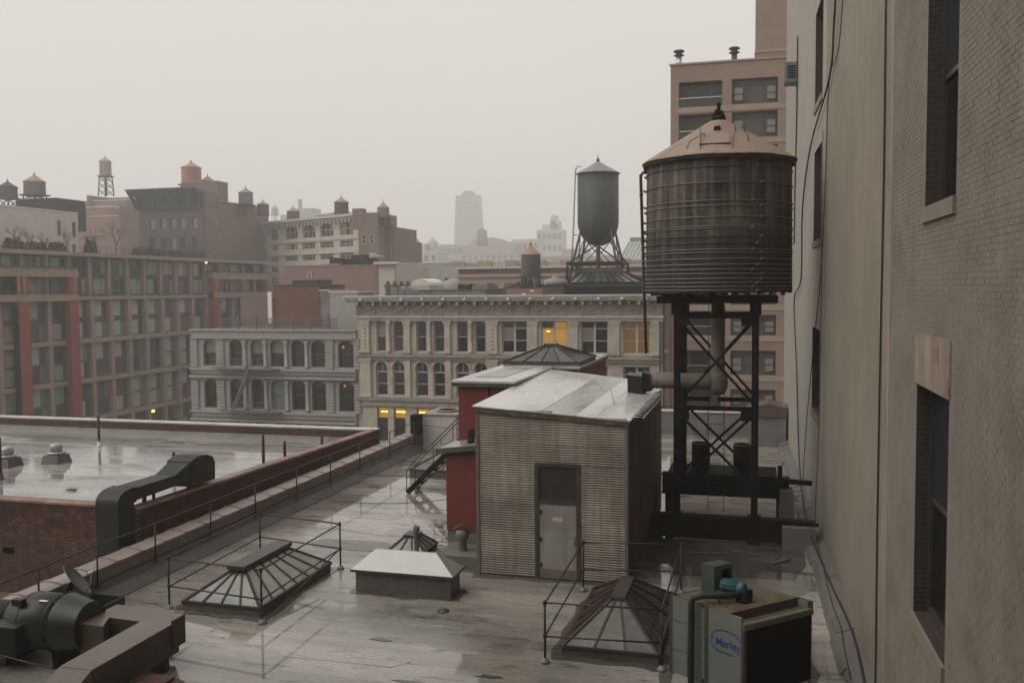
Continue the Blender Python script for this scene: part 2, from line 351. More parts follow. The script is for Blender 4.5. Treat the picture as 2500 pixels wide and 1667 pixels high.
m_hoop = mat('rusted_glint_hoop', (.19, .17, .15), .35, .3, 3, 0, stain=(.05, .035, .026), stain_amt=.5, stain_scale=3, metal=.3)  # rusty steel lightened so the wet glint is in the colour
m_tankroof = mat('plywood_tank_roof', (.33, .245, .20), .7, .14, .9, .15, 12, (.24, .15, .115), .5, .7, streak=(.22, .14, .11), streak_amt=.3, rand=.07)
m_wood_dk = mat('dark_wood', (.04, .03, .024), .85, .3, 3, .4, 20)
m_cable = mat('black_cable', (.018, .017, .016), .6, .2, 4)
m_rubble = mat('rough_parge', (.15, .14, .124), .7, .25, 1.5, .8, 12, (.13, .115, .1), .6, 1.5)
m_weed = mat('weed', (.05, .07, .03), .8, .3, 8)

# ------------------------------------------------------------------ ground and streets
def structure(name, mb, m): return solo(name, mb, m, None, None, kind='structure')
structure('ground', MB().box(-640, 640, -80, 1050, -.6, 0), mat('city_ground', (.06, .058, .055), .9, .2, .05))
m_road = mat('asphalt', (.045, .044, .043), .35, .2, .4, .3, 40, rvar=.15)
structure('road', MB().box(-84, 60, 56, 76, .004, .008).box(-83, -59, 80, 400, .012, .016), m_road)
m_walk = mat('pavement_concrete', (.22, .21, .2), .6, .15, .8, .2, 20)
for x0, x1, y0, y1 in ((-58, 60, 76, 79.9), (-40, 60, 50.6, 56), (-87.8, -83, 80, 400)):
    structure('sidewalk', MB().box(x0, x1, y0, y1, .0, .14), m_walk)

# ------------------------------------------------------------------ unseen building behind us, our window's own, added and sized to block sky light
bh = thing('unseen_building_behind', 'tall unseen building behind the viewpoint added to block sky light', 'building', (-12, -8, 0))
part('wall', MB().box(-34, 2.6, -16, -.6, 0, 35), m_rubble, bh); part('parapet', MB().box(-34.2, 2.6, -16.2, -.5, 35, 35.9), m_coping_w, bh)
# ------------------------------------------------------------------ our roof
host = thing('roof_building', 'wide wet grey flat roof with low parapet and corrugated shed on it', 'building', (-7, 24, 0))
part('wall', MB().box(-16.75, 2.6, 2, 50.3, 0, 19.9), m_rubble, host)
part('roof_deck', MB().box(-16.2, 2.6, 2, 49.9, 19.9, 19.985), m_roof, host)
y = 5.0; k = 0
while y < 49.8:                                        # rolled roofing laid across, each lapping the next
    wd = .98; e = [ -16.16 + random.uniform(0, .01), 2.3]
    cuts = [e[0]] + sorted(random.uniform(-14, 0) for _ in range(1 if k % 2 else 2)) + [e[1]]
    for a, b_ in zip(cuts, cuts[1:]):
        j = random.uniform(-.02, .02)
        mb = MB(); zz = 19.988
        mb.hexa([(a - .05, y + j, zz), (b_, y + j, zz), (b_, y + j + wd + .08, zz + .006), (a - .05, y + j + wd + .08, zz + .006)],
                [(a - .05, y + j, zz + .008), (b_, y + j, zz + .008), (b_, y + j + wd + .08, zz + .013), (a - .05, y + j + wd + .08, zz + .013)])
        part('roofing_sheet', mb, m_roof, host)
    y += wd; k += 1
# patches of newer and older felt
for (x, yy, w, d, mm) in ((-4.7, 16.2, 4.2, 1.5, m_patch_d), (-6.2, 15.3, 1.8, 1.1, m_patch_d), (-8.7, 17.9, 3.0, .7, m_patch_l), (-12.3, 25.9, 2.6, 1.1, m_patch_d), (-10.8, 27.6, 2.0, 1.0, m_patch_d),
                          (-8.6, 14.6, 2.4, .5, m_patch_d), (-13, 29.5, 2.0, .9, m_patch_l), (-11.6, 33.8, 2.6, .8, m_patch_d), (-.5, 22.2, 3.4, 1.4, m_patch_d), (-.8, 25.5, 4.4, 2.6, m_patch_d)):
    mb = MB(); n = 14; pts = []
    for i in range(n):
        t = 2 * math.pi * i / n; cx_, sy_ = math.cos(t), math.sin(t); q = max(abs(cx_), abs(sy_))
        pts.append((x + w / 2 * cx_ / q * random.uniform(.93, 1.03), yy + d / 2 * sy_ / q * random.uniform(.9, 1.06)))
    part('felt_patch', mb.prism(pts, 20.0, 20.0065), mm, host)
# drain
part('roof_drain', MB().lathe([(.16, 0), (.15, .02), (.06, .025), (.05, .05), (.02, .06)], *AZ(1018, 1403)[:2], 20.004, 14), m_lead, host)
# left parapet
part('parapet', MB().box(-16.75, -16.2, 2, 50.3, 19.9, 20.84), m_flash, host)
part('cant_strip', MB().ext([(-16.2, 2, 20.02), (-15.98, 2, 20.02), (-16.2, 2, 20.3)], (0, 47.9, 0)), m_flash, host)
part('base_flashing', MB().box(-16.2, -16.185, 2, 49.9, 20.28, 20.5), mat('flashing_lower', (.165, .158, .148), .4, .2, .8, .2, 10), host)
tile = MB(); L_ = .97
prof = [(-.33, .0), (-.33, .05), (-.18, .095), (0, .11), (.18, .095), (.33, .05), (.33, 0)]
tile.ext([(x, 0, z) for x, z in prof], (0, L_, 0)); collar = MB()
collar.ext([(x * 1.03, 0, (z + .022) if z else 0.0) for x, z in prof], (0, .13, 0))
tile.v += [(x, y_ + L_ * .0, z) for x, y_, z in []]
n0 = len(tile.v); tile.v += collar.v; tile.f += [tuple(i + n0 for i in f) for f in collar.f]; tile.s += collar.s
tm = tile.data(); tm.materials.append(m_coping); off = XF[host.name][0]
for i in range(37):
    o = inst('coping_tile', tm, host, (-16.475 - off[0] + random.uniform(-.008, .008), 13.2 + i * .98 - off[1], 20.842 - off[2] + random.uniform(0, .004)), random.uniform(-.006, .006))
# far parapet and stub wall beside the tall building
part('far_parapet', MB().box(-16.2, 1.4, 49.9, 50.3, 19.9, 21.2), m_flash, host)
part('far_coping', MB().box(-16.3, 1.4, 49.84, 50.36, 21.2, 21.27), m_coping_w, host)
mb = MB()
for i in range(22):                                     # lumpy parged curb along the right wall
    y0, y1 = 8 + i * 1.9, 8 + (i + 1) * 1.9
    xw = lambda Y: 2.67 - .03 * Y
    j = random.uniform(-.05, .05)
    mb.hexa([(xw(y0) - .5 + j, y0, 20.0), (xw(y0) + .05, y0, 20.0), (xw(y1) + .05, y1, 20.0), (xw(y1) - .5 + j, y1, 20.0)],
            [(xw(y0) - .4 + j, y0, 20.2 + j), (xw(y0) + .05, y0, 20.36 + j), (xw(y1) + .05, y1, 20.36 + j), (xw(y1) - .4 + j, y1, 20.2 + j)])
part('wall_curb', mb, m_rubble, host)

# pipe rail along the parapet
pr = thing('parapet_rail', 'thin dark pipe rail running along the left parapet with tile coping', 'railing', (-16.1, 28, 20.5))
ys = [17.35, 19.3, 21.6, 24.25, 26.8, 29.6, 32.3, 35.0, 38.2, 41.2]
for yy in ys:
    part('post', MB().tube((-16.12, yy, 20.46), (-16.12, yy, 21.52), .022, 8).box(-16.2, -16.06, yy - .06, yy + .06, 20.44, 20.47), m_pipe_dk, pr)
part('rail', MB().path([(-16.12, 10, 21.5)] + [(-16.12, yy, 21.52 + random.uniform(-.012, .012)) for yy in ys] + [(-16.12, 42, 21.5)], .02, 8), m_pipe_dk, pr)
solo('conduit', MB().path([(-16.17, 12, 20.56), (-16.17, 24, 20.545), (-16.17, 41, 20.56)], .016, 6), m_pipe_dk, 'thin conduit clipped along the grey inner face of the parapet', 'conduit')

# ------------------------------------------------------------------ hip skylights
def frustum_skylight(name, label, x0, x1, y0, y1, zc, rx0, rx1, ry0, ry1, zr, nx, ny, glassL, cap=None, group=None, curb=.12, base=20.0):
    t = thing(name, label, 'skylight', ((x0 + x1) / 2, (y0 + y1) / 2, base), group=group)
    part('curb', MB().box(x0 + .03, x1 - .03, y0 + .03, y1 - .03, base - .0, zc - .03), m_curb, t)
    part('sill_frame', MB().box(x0, x1, y0, y0 + .07, zc - .04, zc + .03).box(x0, x1, y1 - .07, y1, zc - .04, zc + .03).box(x0, x0 + .07, y0 + .07, y1 - .07, zc - .04, zc + .03).box(x1 - .07, x1, y0 + .07, y1 - .07, zc - .04, zc + .03), m_rust_bar, t)
    B = [Vector((x0 + .03, y0 + .03, zc)), Vector((x1 - .03, y0 + .03, zc)), Vector((x1 - .03, y1 - .03, zc)), Vector((x0 + .03, y1 - .03, zc))]
    T = [Vector((rx0, ry0, zr)), Vector((rx1, ry0, zr)), Vector((rx1, ry1, zr)), Vector((rx0, ry1, zr))]
    for i in range(4):
        j = (i + 1) % 4; n = nx if i % 2 == 0 else ny
        a, b_, c_, d_ = B[i], B[j], T[j], T[i]; nrm = (b_ - a).cross(d_ - a).normalized()
        for k in range(n):
            u, v = k / n, (k + 1) / n
            p = [a.lerp(b_, u), a.lerp(b_, v), d_.lerp(c_, v), d_.lerp(c_, u)]
            part('pane', MB().ext([q - nrm * .012 for q in p], nrm * .012), (glassL[i] if isinstance(glassL, dict) else glassL[(i + k) % len(glassL)]), t)
            if k: part('glazing_bar', MB().bar(p[0] + nrm * .012, p[3] + nrm * .012, .045, .03, nrm), m_rust_bar, t)
        part('hip_bar', MB().bar(a + nrm * .012, d_ + nrm * .012, .055, .05, nrm), m_rust_bar, t)
    if cap: part('ridge_cap', cap, m_lead, t)
    return t
cap = MB().prism([(-13.03, 20.25), (-12.53, 20.25), (-12.5, 22.62), (-13.0, 22.62)], 20.86, 20.97)
cap.box(-12.92, -12.62, 20.4, 22.5, 20.7, 20.86)
frustum_skylight('hipped_skylight', 'long hipped skylight with yellowed glass and dark ridge cap inside a pipe guard rail', -13.85, -11.66, 19.48, 23.35, 20.22, -12.95, -12.6, 20.4, 22.5, 20.83, 4, 6, {0: m_wire_glass_g, 1: m_wire_glass, 2: m_wire_glass_g, 3: m_curb}, cap)
frustum_skylight('hipped_skylight', 'rusty hipped skylight with three pale front panes beside the grey cooling unit', -4.15, -2.02, 19.0, 23.0, 20.2, -3.2, -2.98, 20.3, 21.7, 20.93, 3, 5, {0: m_wire_dim, 1: m_soot_glass, 2: m_wire_dim, 3: m_soot_glass}, MB().prism([(-3.25, 20.2), (-2.93, 20.2), (-2.93, 21.8), (-3.25, 21.8)], 20.9, 20.97))
frustum_skylight('hipped_skylight', 'small low skylight with greenish panes just behind the stub vent pipe', -10.75, -9.55, 25.1, 26.3, 20.14, -10.3, -10.0, 25.5, 25.9, 20.5, 3, 3, [m_wire_glass_g], MB().box(-10.36, -9.94, 25.44, 25.96, 20.49, 20.55))
frustum_skylight('hipped_skylight', 'weathered skylight beyond the iron stair beside the red bulkhead', -14.35, -11.4, 36.0, 39.2, 20.3, -13.2, -12.6, 37.2, 38.2, 20.95, 4, 4, [m_wire_glass_g, m_curb], MB().box(-13.3, -12.5, 37.1, 38.3, 20.94, 21.0))
def guard(name, label, pts, h=1.3, mid=.58, extra=None):
    t = thing(name, label, 'guard rail', (sum(p[0] for p in pts) / len(pts), sum(p[1] for p in pts) / len(pts), 20))
    seen = []
    for p in pts:
        if p in seen: continue
        seen.append(p)
        po = part('post', MB().tube((p[0], p[1], 20.03), (p[0], p[1], 20 + h + .04), .026, 8), m_pipe_dk, t)
        part('foot', MB().lathe([(.1, 0), (.1, .04), (.07, .06), (.05, .1), (.03, .11)], p[0], p[1], 20.005, 10), m_flash, po)
        part('fitting', MB().lathe([(.036, -.05), (.042, -.03), (.042, .03), (.036, .05)], p[0], p[1], 20 + h - .01, 8).lathe([(.036, -.05), (.042, -.03), (.042, .03), (.036, .05)], p[0], p[1], 20 + mid, 8), m_pipe_dk, po)
    for a, b_ in zip(pts, pts[1:]):
        for z in (h - .01, mid):
            part('rail', MB().tube((a[0], a[1], 20 + z + random.uniform(-.01, .01)), (b_[0], b_[1], 20 + z + random.uniform(-.01, .01)), .021, 8), m_pipe_dk, t)
    if extra: part('brace', extra, m_pipe_dk, t)
    return t
P1 = [(-14.2, 19.5), (-11.42, 19.15), (-11.5, 23.55), (-14.4, 24.15), (-14.2, 19.5)]
guard('skylight_guard', 'dark pipe guard rail around the long hipped skylight', P1, extra=MB().tube((-11.35, 19.1, 20.03), (-11.5, 23.5, 20.58), .019, 6))
guard('skylight_guard', 'rusty pipe guard rail between the shed door and the grey cooling unit', [(-1.95, 18.75), (-4.38, 18.56), (-4.46, 23.3), (-1.97, 23.7), (-1.95, 18.75)])

# ------------------------------------------------------------------ metal lidded curb, vents, pipes
hx0, hx1, hy0, hy1 = -10.24, -7.62, 21.85, 22.6
t = thing('covered_curb', 'long grey curb box under a bright hipped sheet metal lid', 'roof curb', (-8.9, 22.5, 20))
part('curb', MB().box(hx0, hx1, hy0, hy1, 20, 20.6), m_curb, t)
e = .1; z0 = 20.6
part('lid', MB().hexa([(hx0 - e, hy0 - e, z0 + .012), (hx1 + e, hy0 - e, z0 + .012), (hx1 + e, hy1 + e, z0 + .012), (hx0 - e, hy1 + e, z0 + .012)],
                      [(hx0 + .42, hy0 + .36, z0 + .46), (hx1 - .5, hy0 + .36, z0 + .46), (hx1 - .5, hy0 + .42, z0 + .46), (hx0 + .42, hy0 + .42, z0 + .46)]), m_cream_coat, t)
part('lid_edge', MB().box(hx0 - e - .01, hx1 + e + .01, hy0 - e - .01, hy1 + e + .01, z0 - .05, z0 + .01), m_lead, t)
vp = AZ(957, 1288)
solo('vent_pipe', MB().lathe([(.09, 0), (.085, .05), (.075, .1), (.075, .86), (.095, .88), (.1, .9), (.1, 1.02), (.088, 1.03), (.075, 1.02), (.07, .6)], vp.x, vp.y, 20, 16, cap=False), m_lead if False else mat('grey_green_iron', (.16, .165, .14), .6, .2, 4, .2, 20), 'upright grey cast iron vent pipe behind the metal lidded curb', 'vent pipe')
t = thing('vent_plinth', 'low pale concrete plinth with stub pipe beside the corrugated shed', 'vent plinth', (-8.3, 24.9, 20))
part('plinth', MB().box(-8.92, -7.68, 24.35, 25.6, 20, 20.36), m_rubble, t)
sp = part('stub_pipe', MB().lathe([(.13, 0), (.13, .3), (.2, .4), (.2, .62), (.17, .62), (.17, .45)], -8.32, 24.95, 20.36, 14, cap=False), m_casing, t)
part('hood', MB().ext([(-8.6, 24.8, 20.97), (-8.32, 24.8, 21.1), (-8.06, 24.8, 20.97)], (0, .34, 0)), m_redpipe, sp)

# ------------------------------------------------------------------ corrugated shed
SX0, SX1, SY0, SY1 = -7.55, -3.42, 24.0, 32.6
shed = thing('corrugated_shed', 'tall corrugated metal roof shed with grey door and silvery wet roof', 'shed', (-5.5, 28.3, 20))
def corr(x0, x1, z0, z1, face, pos, per=.066, amp=.012, along='x'):
    """horizontal corrugation; sheet spans x0..x1 along the wall"""
    mb = MB(); n = max(2, int((z1 - z0) / per * 6)); nc = 7; ph = random.uniform(0, 6)
    for i in range(n + 1):
        z = z0 + (z1 - z0) * i / n; o = amp * math.sin(2 * math.pi * z / per)
        for k in range(nc):                            # sheets are knocked about a little
            x = x0 + (x1 - x0) * k / (nc - 1); dz = .004 * math.sin(2.3 * x + ph) + .003 * math.sin(5.1 * x + 2 * ph); oo = o + .005 * math.sin(1.7 * x + 2.2 * z + ph)
            mb.v.append((x, pos - oo, z + dz) if along == 'x' else (pos + oo, x, z + dz))
    for i in range(n):
        for k in range(nc - 1):
            a_ = i * nc + k; mb.f.append((a_, a_ + 1, a_ + nc + 1, a_ + nc)); mb.s.append(True)
    return mb
zl = lambda x: 24.70 + (24.42 - 24.70) * (x - SX0) / (SX1 - SX0)
part('wall_core', MB().hexa([(SX0 + .03, SY0 + .03, 20), (SX1 - .03, SY0 + .03, 20), (SX1 - .03, SY1, 20), (SX0 + .03, SY1, 20)],
                            [(SX0 + .03, SY0 + .03, 24.6), (SX1 - .03, SY0 + .03, 24.34), (SX1 - .03, SY1, 24.34), (SX0 + .03, SY1, 24.6)]), m_wood_dk, shed)
DX0, DX1, DT = -5.92, -4.66, 23.2
lap = [20.0, 20.62, 21.35, 22.1, 22.6, 23.2]
for a, b_ in zip(lap, lap[1:]):
    part('corrugated_sheet', corr(SX0, DX0, a - (.05 if a > 20 else -.04), b_, 0, SY0 - random.uniform(0, .006)), m_corr, shed)
    part('corrugated_sheet', corr(DX1, SX1, a - (.05 if a > 20 else -.04), b_, 0, SY0 - random.uniform(0, .006)), m_corr, shed)
for a, b_ in ((23.15, 23.75), (23.7, 24.36)):
    part('corrugated_sheet', corr(SX0, SX1 - 2.0, a, b_ + (.25 if b_ > 24 else 0), 0, SY0 - .002 - random.uniform(0, .006)), m_corr, shed)
    part('corrugated_sheet', corr(SX1 - 2.1, SX1, a, b_ + (.1 if b_ > 24 else 0), 0, SY0 - .012 - random.uniform(0, .006)), m_corr, shed)
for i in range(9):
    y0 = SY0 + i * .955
    part('corrugated_sheet', corr(y0, y0 + .97, 20.04, 24.36, 0, SX1 + .002 + (i % 2) * .008, along='y'), m_corr_shade, shed)
part('corner_trim', MB().box(SX0 - .03, SX0 + .06, SY0 - .035, SY0 + .05, 20, 24.66), m_trim, shed)
part('corner_trim', MB().box(SX1 - .05, SX1 + .035, SY0 - .035, SY0 + .06, 20, 24.4), m_trim, shed)
part('left_wall', MB().box(SX0, SX0 + .03, SY0 + .05, SY1, 20, 24.6), m_corr_shade, shed)
fr = part('door_frame', MB().box(DX0, DX0 + .11, SY0 - .03, SY0 + .1, 20, DT).box(DX1 - .11, DX1, SY0 - .03, SY0 + .1, 20, DT).box(DX0 + .11, DX1 - .11, SY0 - .03, SY0 + .1, DT - .1, DT)
          .box(DX0 + .11, DX1 - .11, SY0 - .02, SY0 + .1, 22.08, 22.2).box(DX0 + .11, DX1 - .11, SY0 - .05, SY0 + .1, 20, 20.06), m_dark_frame, shed)
part('transom', MB().box(DX0 + .11, DX1 - .11, SY0 + .015, SY0 + .05, 22.2, DT - .1), mat('transom_board', (.028, .025, .022), .7, .3, 2), fr)
dr = part('door', MB().box(DX0 + .12, DX1 - .12, SY0 + .0, SY0 + .045, 20.06, 22.08), m_door, shed)
for z_ in (20.35, 21.05, 21.8): part('hinge', MB().box(DX0 + .1, DX0 + .2, SY0 - .018, SY0, z_, z_ + .11), m_dark_frame, dr)
part('hasp', MB().box(DX1 - .26, DX1 - .13, SY0 - .02, SY0, 21.22, 21.27), m_steel, dr)
part('kick_plate', MB().box(DX0 + .14, DX1 - .14, SY0 - .006, SY0, 20.08, 20.3), m_trim, dr)
part('handle', MB().box(DX1 - .2, DX1 - .17, SY0 - .05, SY0, 21.0, 21.16), m_steel, dr)
sg = part('sign', MB().box(-5.42, -5.16, SY0 - .006, SY0, 21.62, 21.73), m_white, dr, label='small white sign with red lines of print')
m_redprint = mat('red_print', (.45, .03, .02), .6, .05, 2)
for i in range(6): part('print_line', MB().box(-5.405 + i * .04, -5.378 + i * .04, SY0 - .009, SY0 - .006, 21.695, 21.718), m_redprint, sg)
for i in range(7):
    part('print_line', MB().box(-5.40 + i * .033, -5.376 + i * .033, SY0 - .009, SY0 - .006, 21.64, 21.665), m_redprint, sg)
m_fascia = mat('shed_fascia', (.105, .088, .07), .5, .3, 1.5, .2, 15, (.22, .2, .17), .5, 1.5)
part('fascia', MB().hexa([(SX0 - .06, SY0 - .08, zl(SX0) - .16), (SX1 + .08, SY0 - .08, zl(SX1) - .16), (SX1 + .08, SY0 - .05, zl(SX1) - .16), (SX0 - .06, SY0 - .05, zl(SX0) - .16)],
                         [(SX0 - .06, SY0 - .08, zl(SX0)), (SX1 + .08, SY0 - .08, zl(SX1)), (SX1 + .08, SY0 - .05, zl(SX1)), (SX0 - .06, SY0 - .05, zl(SX0))]), m_fascia, shed)
cx_ = [SX0 - .07, -6.5, -5.75, -4.75, -4.25, SX1 + .1]; ms = [m_silver, m_silver, m_silver_d, m_silver, m_silver]
for i, (a, b_) in enumerate(zip(cx_, cx_[1:])):
    up = .004 * (i % 2); bow = .0
    n = 8; mb = MB(); rows = []
    for j in range(n + 1):
        yy = SY0 - .1 + (SY1 + .9 - SY0) * j / n
        zz = lambda x: zl(x) + .002 + up + .012 * j / n + .17 * j / n * (SX1 - x) / (SX1 - SX0)
        rows.append(((a - .03, yy, zz(a)), (b_, yy, zz(b_) + random.uniform(-.004, .004))))
    for r0, r1 in zip(rows, rows[1:]):
        mb.hexa([(r0[0][0], r0[0][1], r0[0][2] - .03), (r0[1][0], r0[1][1], r0[1][2] - .03), (r1[1][0], r1[1][1], r1[1][2] - .03), (r1[0][0], r1[0][1], r1[0][2] - .03)], [r0[0], r0[1], r1[1], r1[0]])
    part('roof_sheet', mb, ms[i], shed)
t = thing('roof_ladder', 'thin pale metal ladder lying along the right edge of the shed roof', 'ladder', (-3.3, 28, 24.45))
for x in (-3.31, -3.0): part('stile', MB().tube((x, 24.05, 24.47), (x + .02, 30.2, 24.5), .014, 6), m_steel, t)
for i in range(13): part('rung', MB().tube((-3.31, 24.25 + i * .48, 24.475), (-2.99, 24.25 + i * .48, 24.475), .011, 6), m_steel, t)
solo('wooden_stick', MB().bar((-4.15, 26.6, 24.53), (-4.55, 28.4, 24.75), .025), mat('pale_wood', (.4, .33, .26), .7, .1, 4), 'thin pale stick lying on the silvery shed roof', 'stick')

# ------------------------------------------------------------------ red bulkheads, stair and glass lantern
t = thing('red_bulkhead', 'low red stucco annex with dark sloping eave left of the corrugated shed', 'bulkhead', (-8.6, 27.7, 20))
part('wall', MB().hexa([(-9.55, 27.1, 20.32), (-7.6, 27.1, 20.32), (-7.6, 28.4, 20.32), (-9.55, 28.4, 20.32)], [(-9.55, 27.1, 22.86), (-7.6, 27.1, 23.1), (-7.6, 28.4, 23.1), (-9.55, 28.4, 22.86)]), m_red, t)
part('base_curb', MB().box(-9.53, -7.6, 27.13, 28.4, 20, 20.32), m_rubble, t)
part('roof_sheet', MB().hexa([(-9.75, 26.95, 22.87), (-7.58, 26.95, 23.14), (-7.58, 28.4, 23.14), (-9.75, 28.4, 22.87)], [(-9.75, 26.95, 22.93), (-7.58, 26.95, 23.2), (-7.58, 28.4, 23.2), (-9.75, 28.4, 22.93)]), m_silver_d, t)
part('eave', MB().bar((-9.78, 26.9, 22.86), (-9.78, 28.4, 22.88), .1, .14).bar((-9.8, 26.93, 22.84), (-7.58, 26.93, 23.1), .06, .16), m_green, t)
part('vent_stub', MB().lathe([(.12, 0), (.12, .55), (.15, .56), (.15, .62)], -8.85, 27.5, 22.9, 12), m_redpipe, t)
t = thing('red_bulkhead', 'tall red stucco stair bulkhead behind the shed with silver flat roof', 'bulkhead', (-7, 35, 20))
poly = [(-9.55, 28.41), (-7.59, 28.41), (-7.59, 33.9), (-6.7, 33.9), (-6.7, 40.5), (-9.55, 40.5)]
part('wall', MB().prism(poly, 20, 24.82), m_red, t)
part('roof_sheet', MB().prism([(-9.75, 28.2), (-7.6, 28.2), (-7.6, 33.9), (-6.6, 33.9), (-6.6, 40.7), (-9.75, 40.7)], 24.86, 24.93), m_silver, t)
part('eave_trim', MB().prism([(-9.72, 28.24), (-7.6, 28.24), (-7.6, 33.9), (-6.63, 33.9), (-6.63, 40.65), (-9.72, 40.65)], 24.74, 24.86), m_green, t)
part('roof_patch', MB().box(-9.3, -8.3, 29.5, 33.6, 24.93, 24.945), m_cream_coat, t)
part('downpipe', MB().tube((-8.55, 28.36, 23.1), (-8.55, 28.36, 24.75), .035, 8), m_redpipe, t)
def hipcap(): return MB().box(-8.35, -7.95, 36.6, 37.0, 26.42, 26.5)
frustum_skylight('glass_lantern', 'dark glazed pyramid lantern with green sill on top of the red bulkhead', -9.72, -6.68, 34.3, 38.0, 25.06, -8.35, -8.05, 36.0, 36.3, 25.62, 4, 5, [m_glass_dk], MB().box(-8.45, -7.95, 35.9, 36.4, 25.61, 25.68), base=24.93)
# ship stair
st = thing('ship_stair', 'steep dark iron ship stair with thin pipe handrails against the red bulkhead', 'stair', (-12, 33.4, 20))
A, Bv = Vector((-13.25, 0, 20.02)), Vector((-9.6, 0, 23.55))
for yy in (33.05, 33.95):
    part('stringer', MB().bar((A.x, yy, A.z), (Bv.x, yy, Bv.z), .05, .2, (0, 0, 1)), m_black, st)
    part('handrail', MB().path([(A.x - .02, yy, 20.03), (A.x - .02, yy, 20.88), (A.x + .25, yy, 21.2), (Bv.x, yy, Bv.z + .95)], .02, 8), m_pipe_dk, st)
    for u in (.3, .52, .74):
        p = A.lerp(Bv, u); part('baluster', MB().tube((p.x, yy, p.z), (p.x, yy, p.z + .93), .017, 6), m_pipe_dk, st)
for i in range(13):
    p = A.lerp(Bv, (i + .6) / 13.2); part('tread', MB().box(p.x - .1, p.x + .13, 33.08, 33.92, p.z, p.z + .03), m_steel if i % 2 else m_silver_d, st)
# wires across the roof to the stair
for (y0, z0, y1, z1) in ((29.4, 20.6, 28.6, 21.0), (32.4, 20.9, 33.0, 21.1), (36.0, 20.75, 36.4, 21.0), (41.5, 21.4, 40.5, 21.7)):
    p, q = Vector((-16.1, y0, z0)), Vector((-9.7, y1, z1)); pts = [p.lerp(q, i / 8) - Vector((0, 0, .25 * (1 - (i / 4 - 1) ** 2))) for i in range(9)]
    solo('wire', MB().path(pts, .012, 5), m_cable, 'thin black wire strung from the left parapet to the ' + {29.4: 'low red annex', 32.4: 'foot of the ship stair', 36.0: 'weathered skylight beyond the stair', 41.5: 'tall red bulkhead past the chimney'}[y0], 'wire', 'wires strung across the roof')
# chimneys at the far left corner
t = thing('chimney', 'squat white painted brick chimney with open round flue at the parapet end', 'chimney', (-15.1, 42.6, 20))
part('stack', MB().box(-15.98, -14.25, 42, 44.4, 20, 21.75), m_white_brick, t)
part('cap', MB().box(-16.03, -14.2, 41.95, 44.45, 21.75, 21.83), m_coping, t)
part('flue_rim', MB().lathe([(.55, 0), (.58, .05), (.55, .09), (.5, .09), (.48, 0)], -15.1, 43.2, 21.83, 20), m_coping, t)
part('flue_mouth', MB().lathe([(.47, 0), (.0, .001)], -15.1, 43.2, 21.9, 20, cap=False), m_void, t)
solo('roof_vent_box', MB().box(-16.35, -15.9, 41.3, 41.8, 20.9, 21.85), m_black, 'small black metal box on the parapet end by the white chimney', 'vent box')
t = thing('capped_flue', 'black metal flue head with small gabled cap on a grey pipe beside the red bulkhead', 'flue', (-14.0, 45, 20))
part('pipe', MB().tube((-13.75, 45.2, 20), (-13.75, 45.2, 21.9), .22, 14), m_flash, t)
part('head', MB().box(-14.35, -13.2, 44.7, 45.7, 21.9, 22.75), m_black, t)
part('cap', MB().ext([(-14.45, 44.6, 22.8), (-13.1, 44.6, 22.8), (-13.1, 44.6, 22.95), (-13.78, 44.6, 23.2), (-14.45, 44.6, 22.95)], (0, 1.2, 0)), m_flash, t)

# tar and felt skirts around standing things, their dark also painting contact shade, and loose bits lying about
random.seed(91)
def skirt(x0, x1, y0, y1, w=.22, n=30, m=None):
    out, inn = [], []
    for i in range(n):
        t = 2 * math.pi * i / n; c, s_ = math.cos(t), math.sin(t); q = max(abs(c), abs(s_)); cx_, cy_ = (x0 + x1) / 2, (y0 + y1) / 2
        px, py = cx_ + (x1 - x0) / 2 * c / q, cy_ + (y1 - y0) / 2 * s_ / q; g = w * random.uniform(.45, 1.35)
        inn.append((px - .02 * c, py - .02 * s_)); out.append((px + g * (1 if c > .3 else -1 if c < -.3 else c / .3 * 1), py + g * (1 if s_ > .3 else -1 if s_ < -.3 else s_ / .3)))
    mb = MB()
    for i in range(n):
        j = (i + 1) % n; mb.hexa([(*inn[i], 20.0), (*inn[j], 20.0), (*out[j], 20.0), (*out[i], 20.0)], [(*inn[i], 20.022), (*inn[j], 20.022), (*out[j], 20.0072), (*out[i], 20.0072)])
    part('tar_shade_skirt', mb, m or m_tar_shade, host)
m_tar_shade = roof_mat('tar_shade_felt', (.085, .078, .068), (.035, .03, .025), .7)
for b4 in ((-13.85, -11.66, 19.48, 23.35), (-4.15, -2.02, 19.0, 23.0), (-10.75, -9.55, 25.1, 26.3), (-14.35, -11.4, 36.0, 39.2), (hx0, hx1, hy0, hy1), (SX0, SX1, SY0, SY1), (-9.55, -7.6, 27.1, 40.4), (-8.92, -7.68, 24.35, 25.6), (-1.75, .95, 17.9, 20.0)): skirt(*b4)
for i in range(26):
    x, y_ = random.uniform(-13, 1), random.uniform(14.5, 34)
    if SX0 - .4 < x < SX1 + .4 and y_ > 23.4: continue
    part('grit_patch', MB().prism([(x + random.uniform(.06, .3) * math.cos(k) * 1.8, y_ + random.uniform(.03, .12) * math.sin(k)) for k in range(6)], 20.004, 20.0078), m_tar_shade, host)
m_scrap = mat('scrap_wood', (.12, .095, .075), .7, .3, 3, .3, 20)
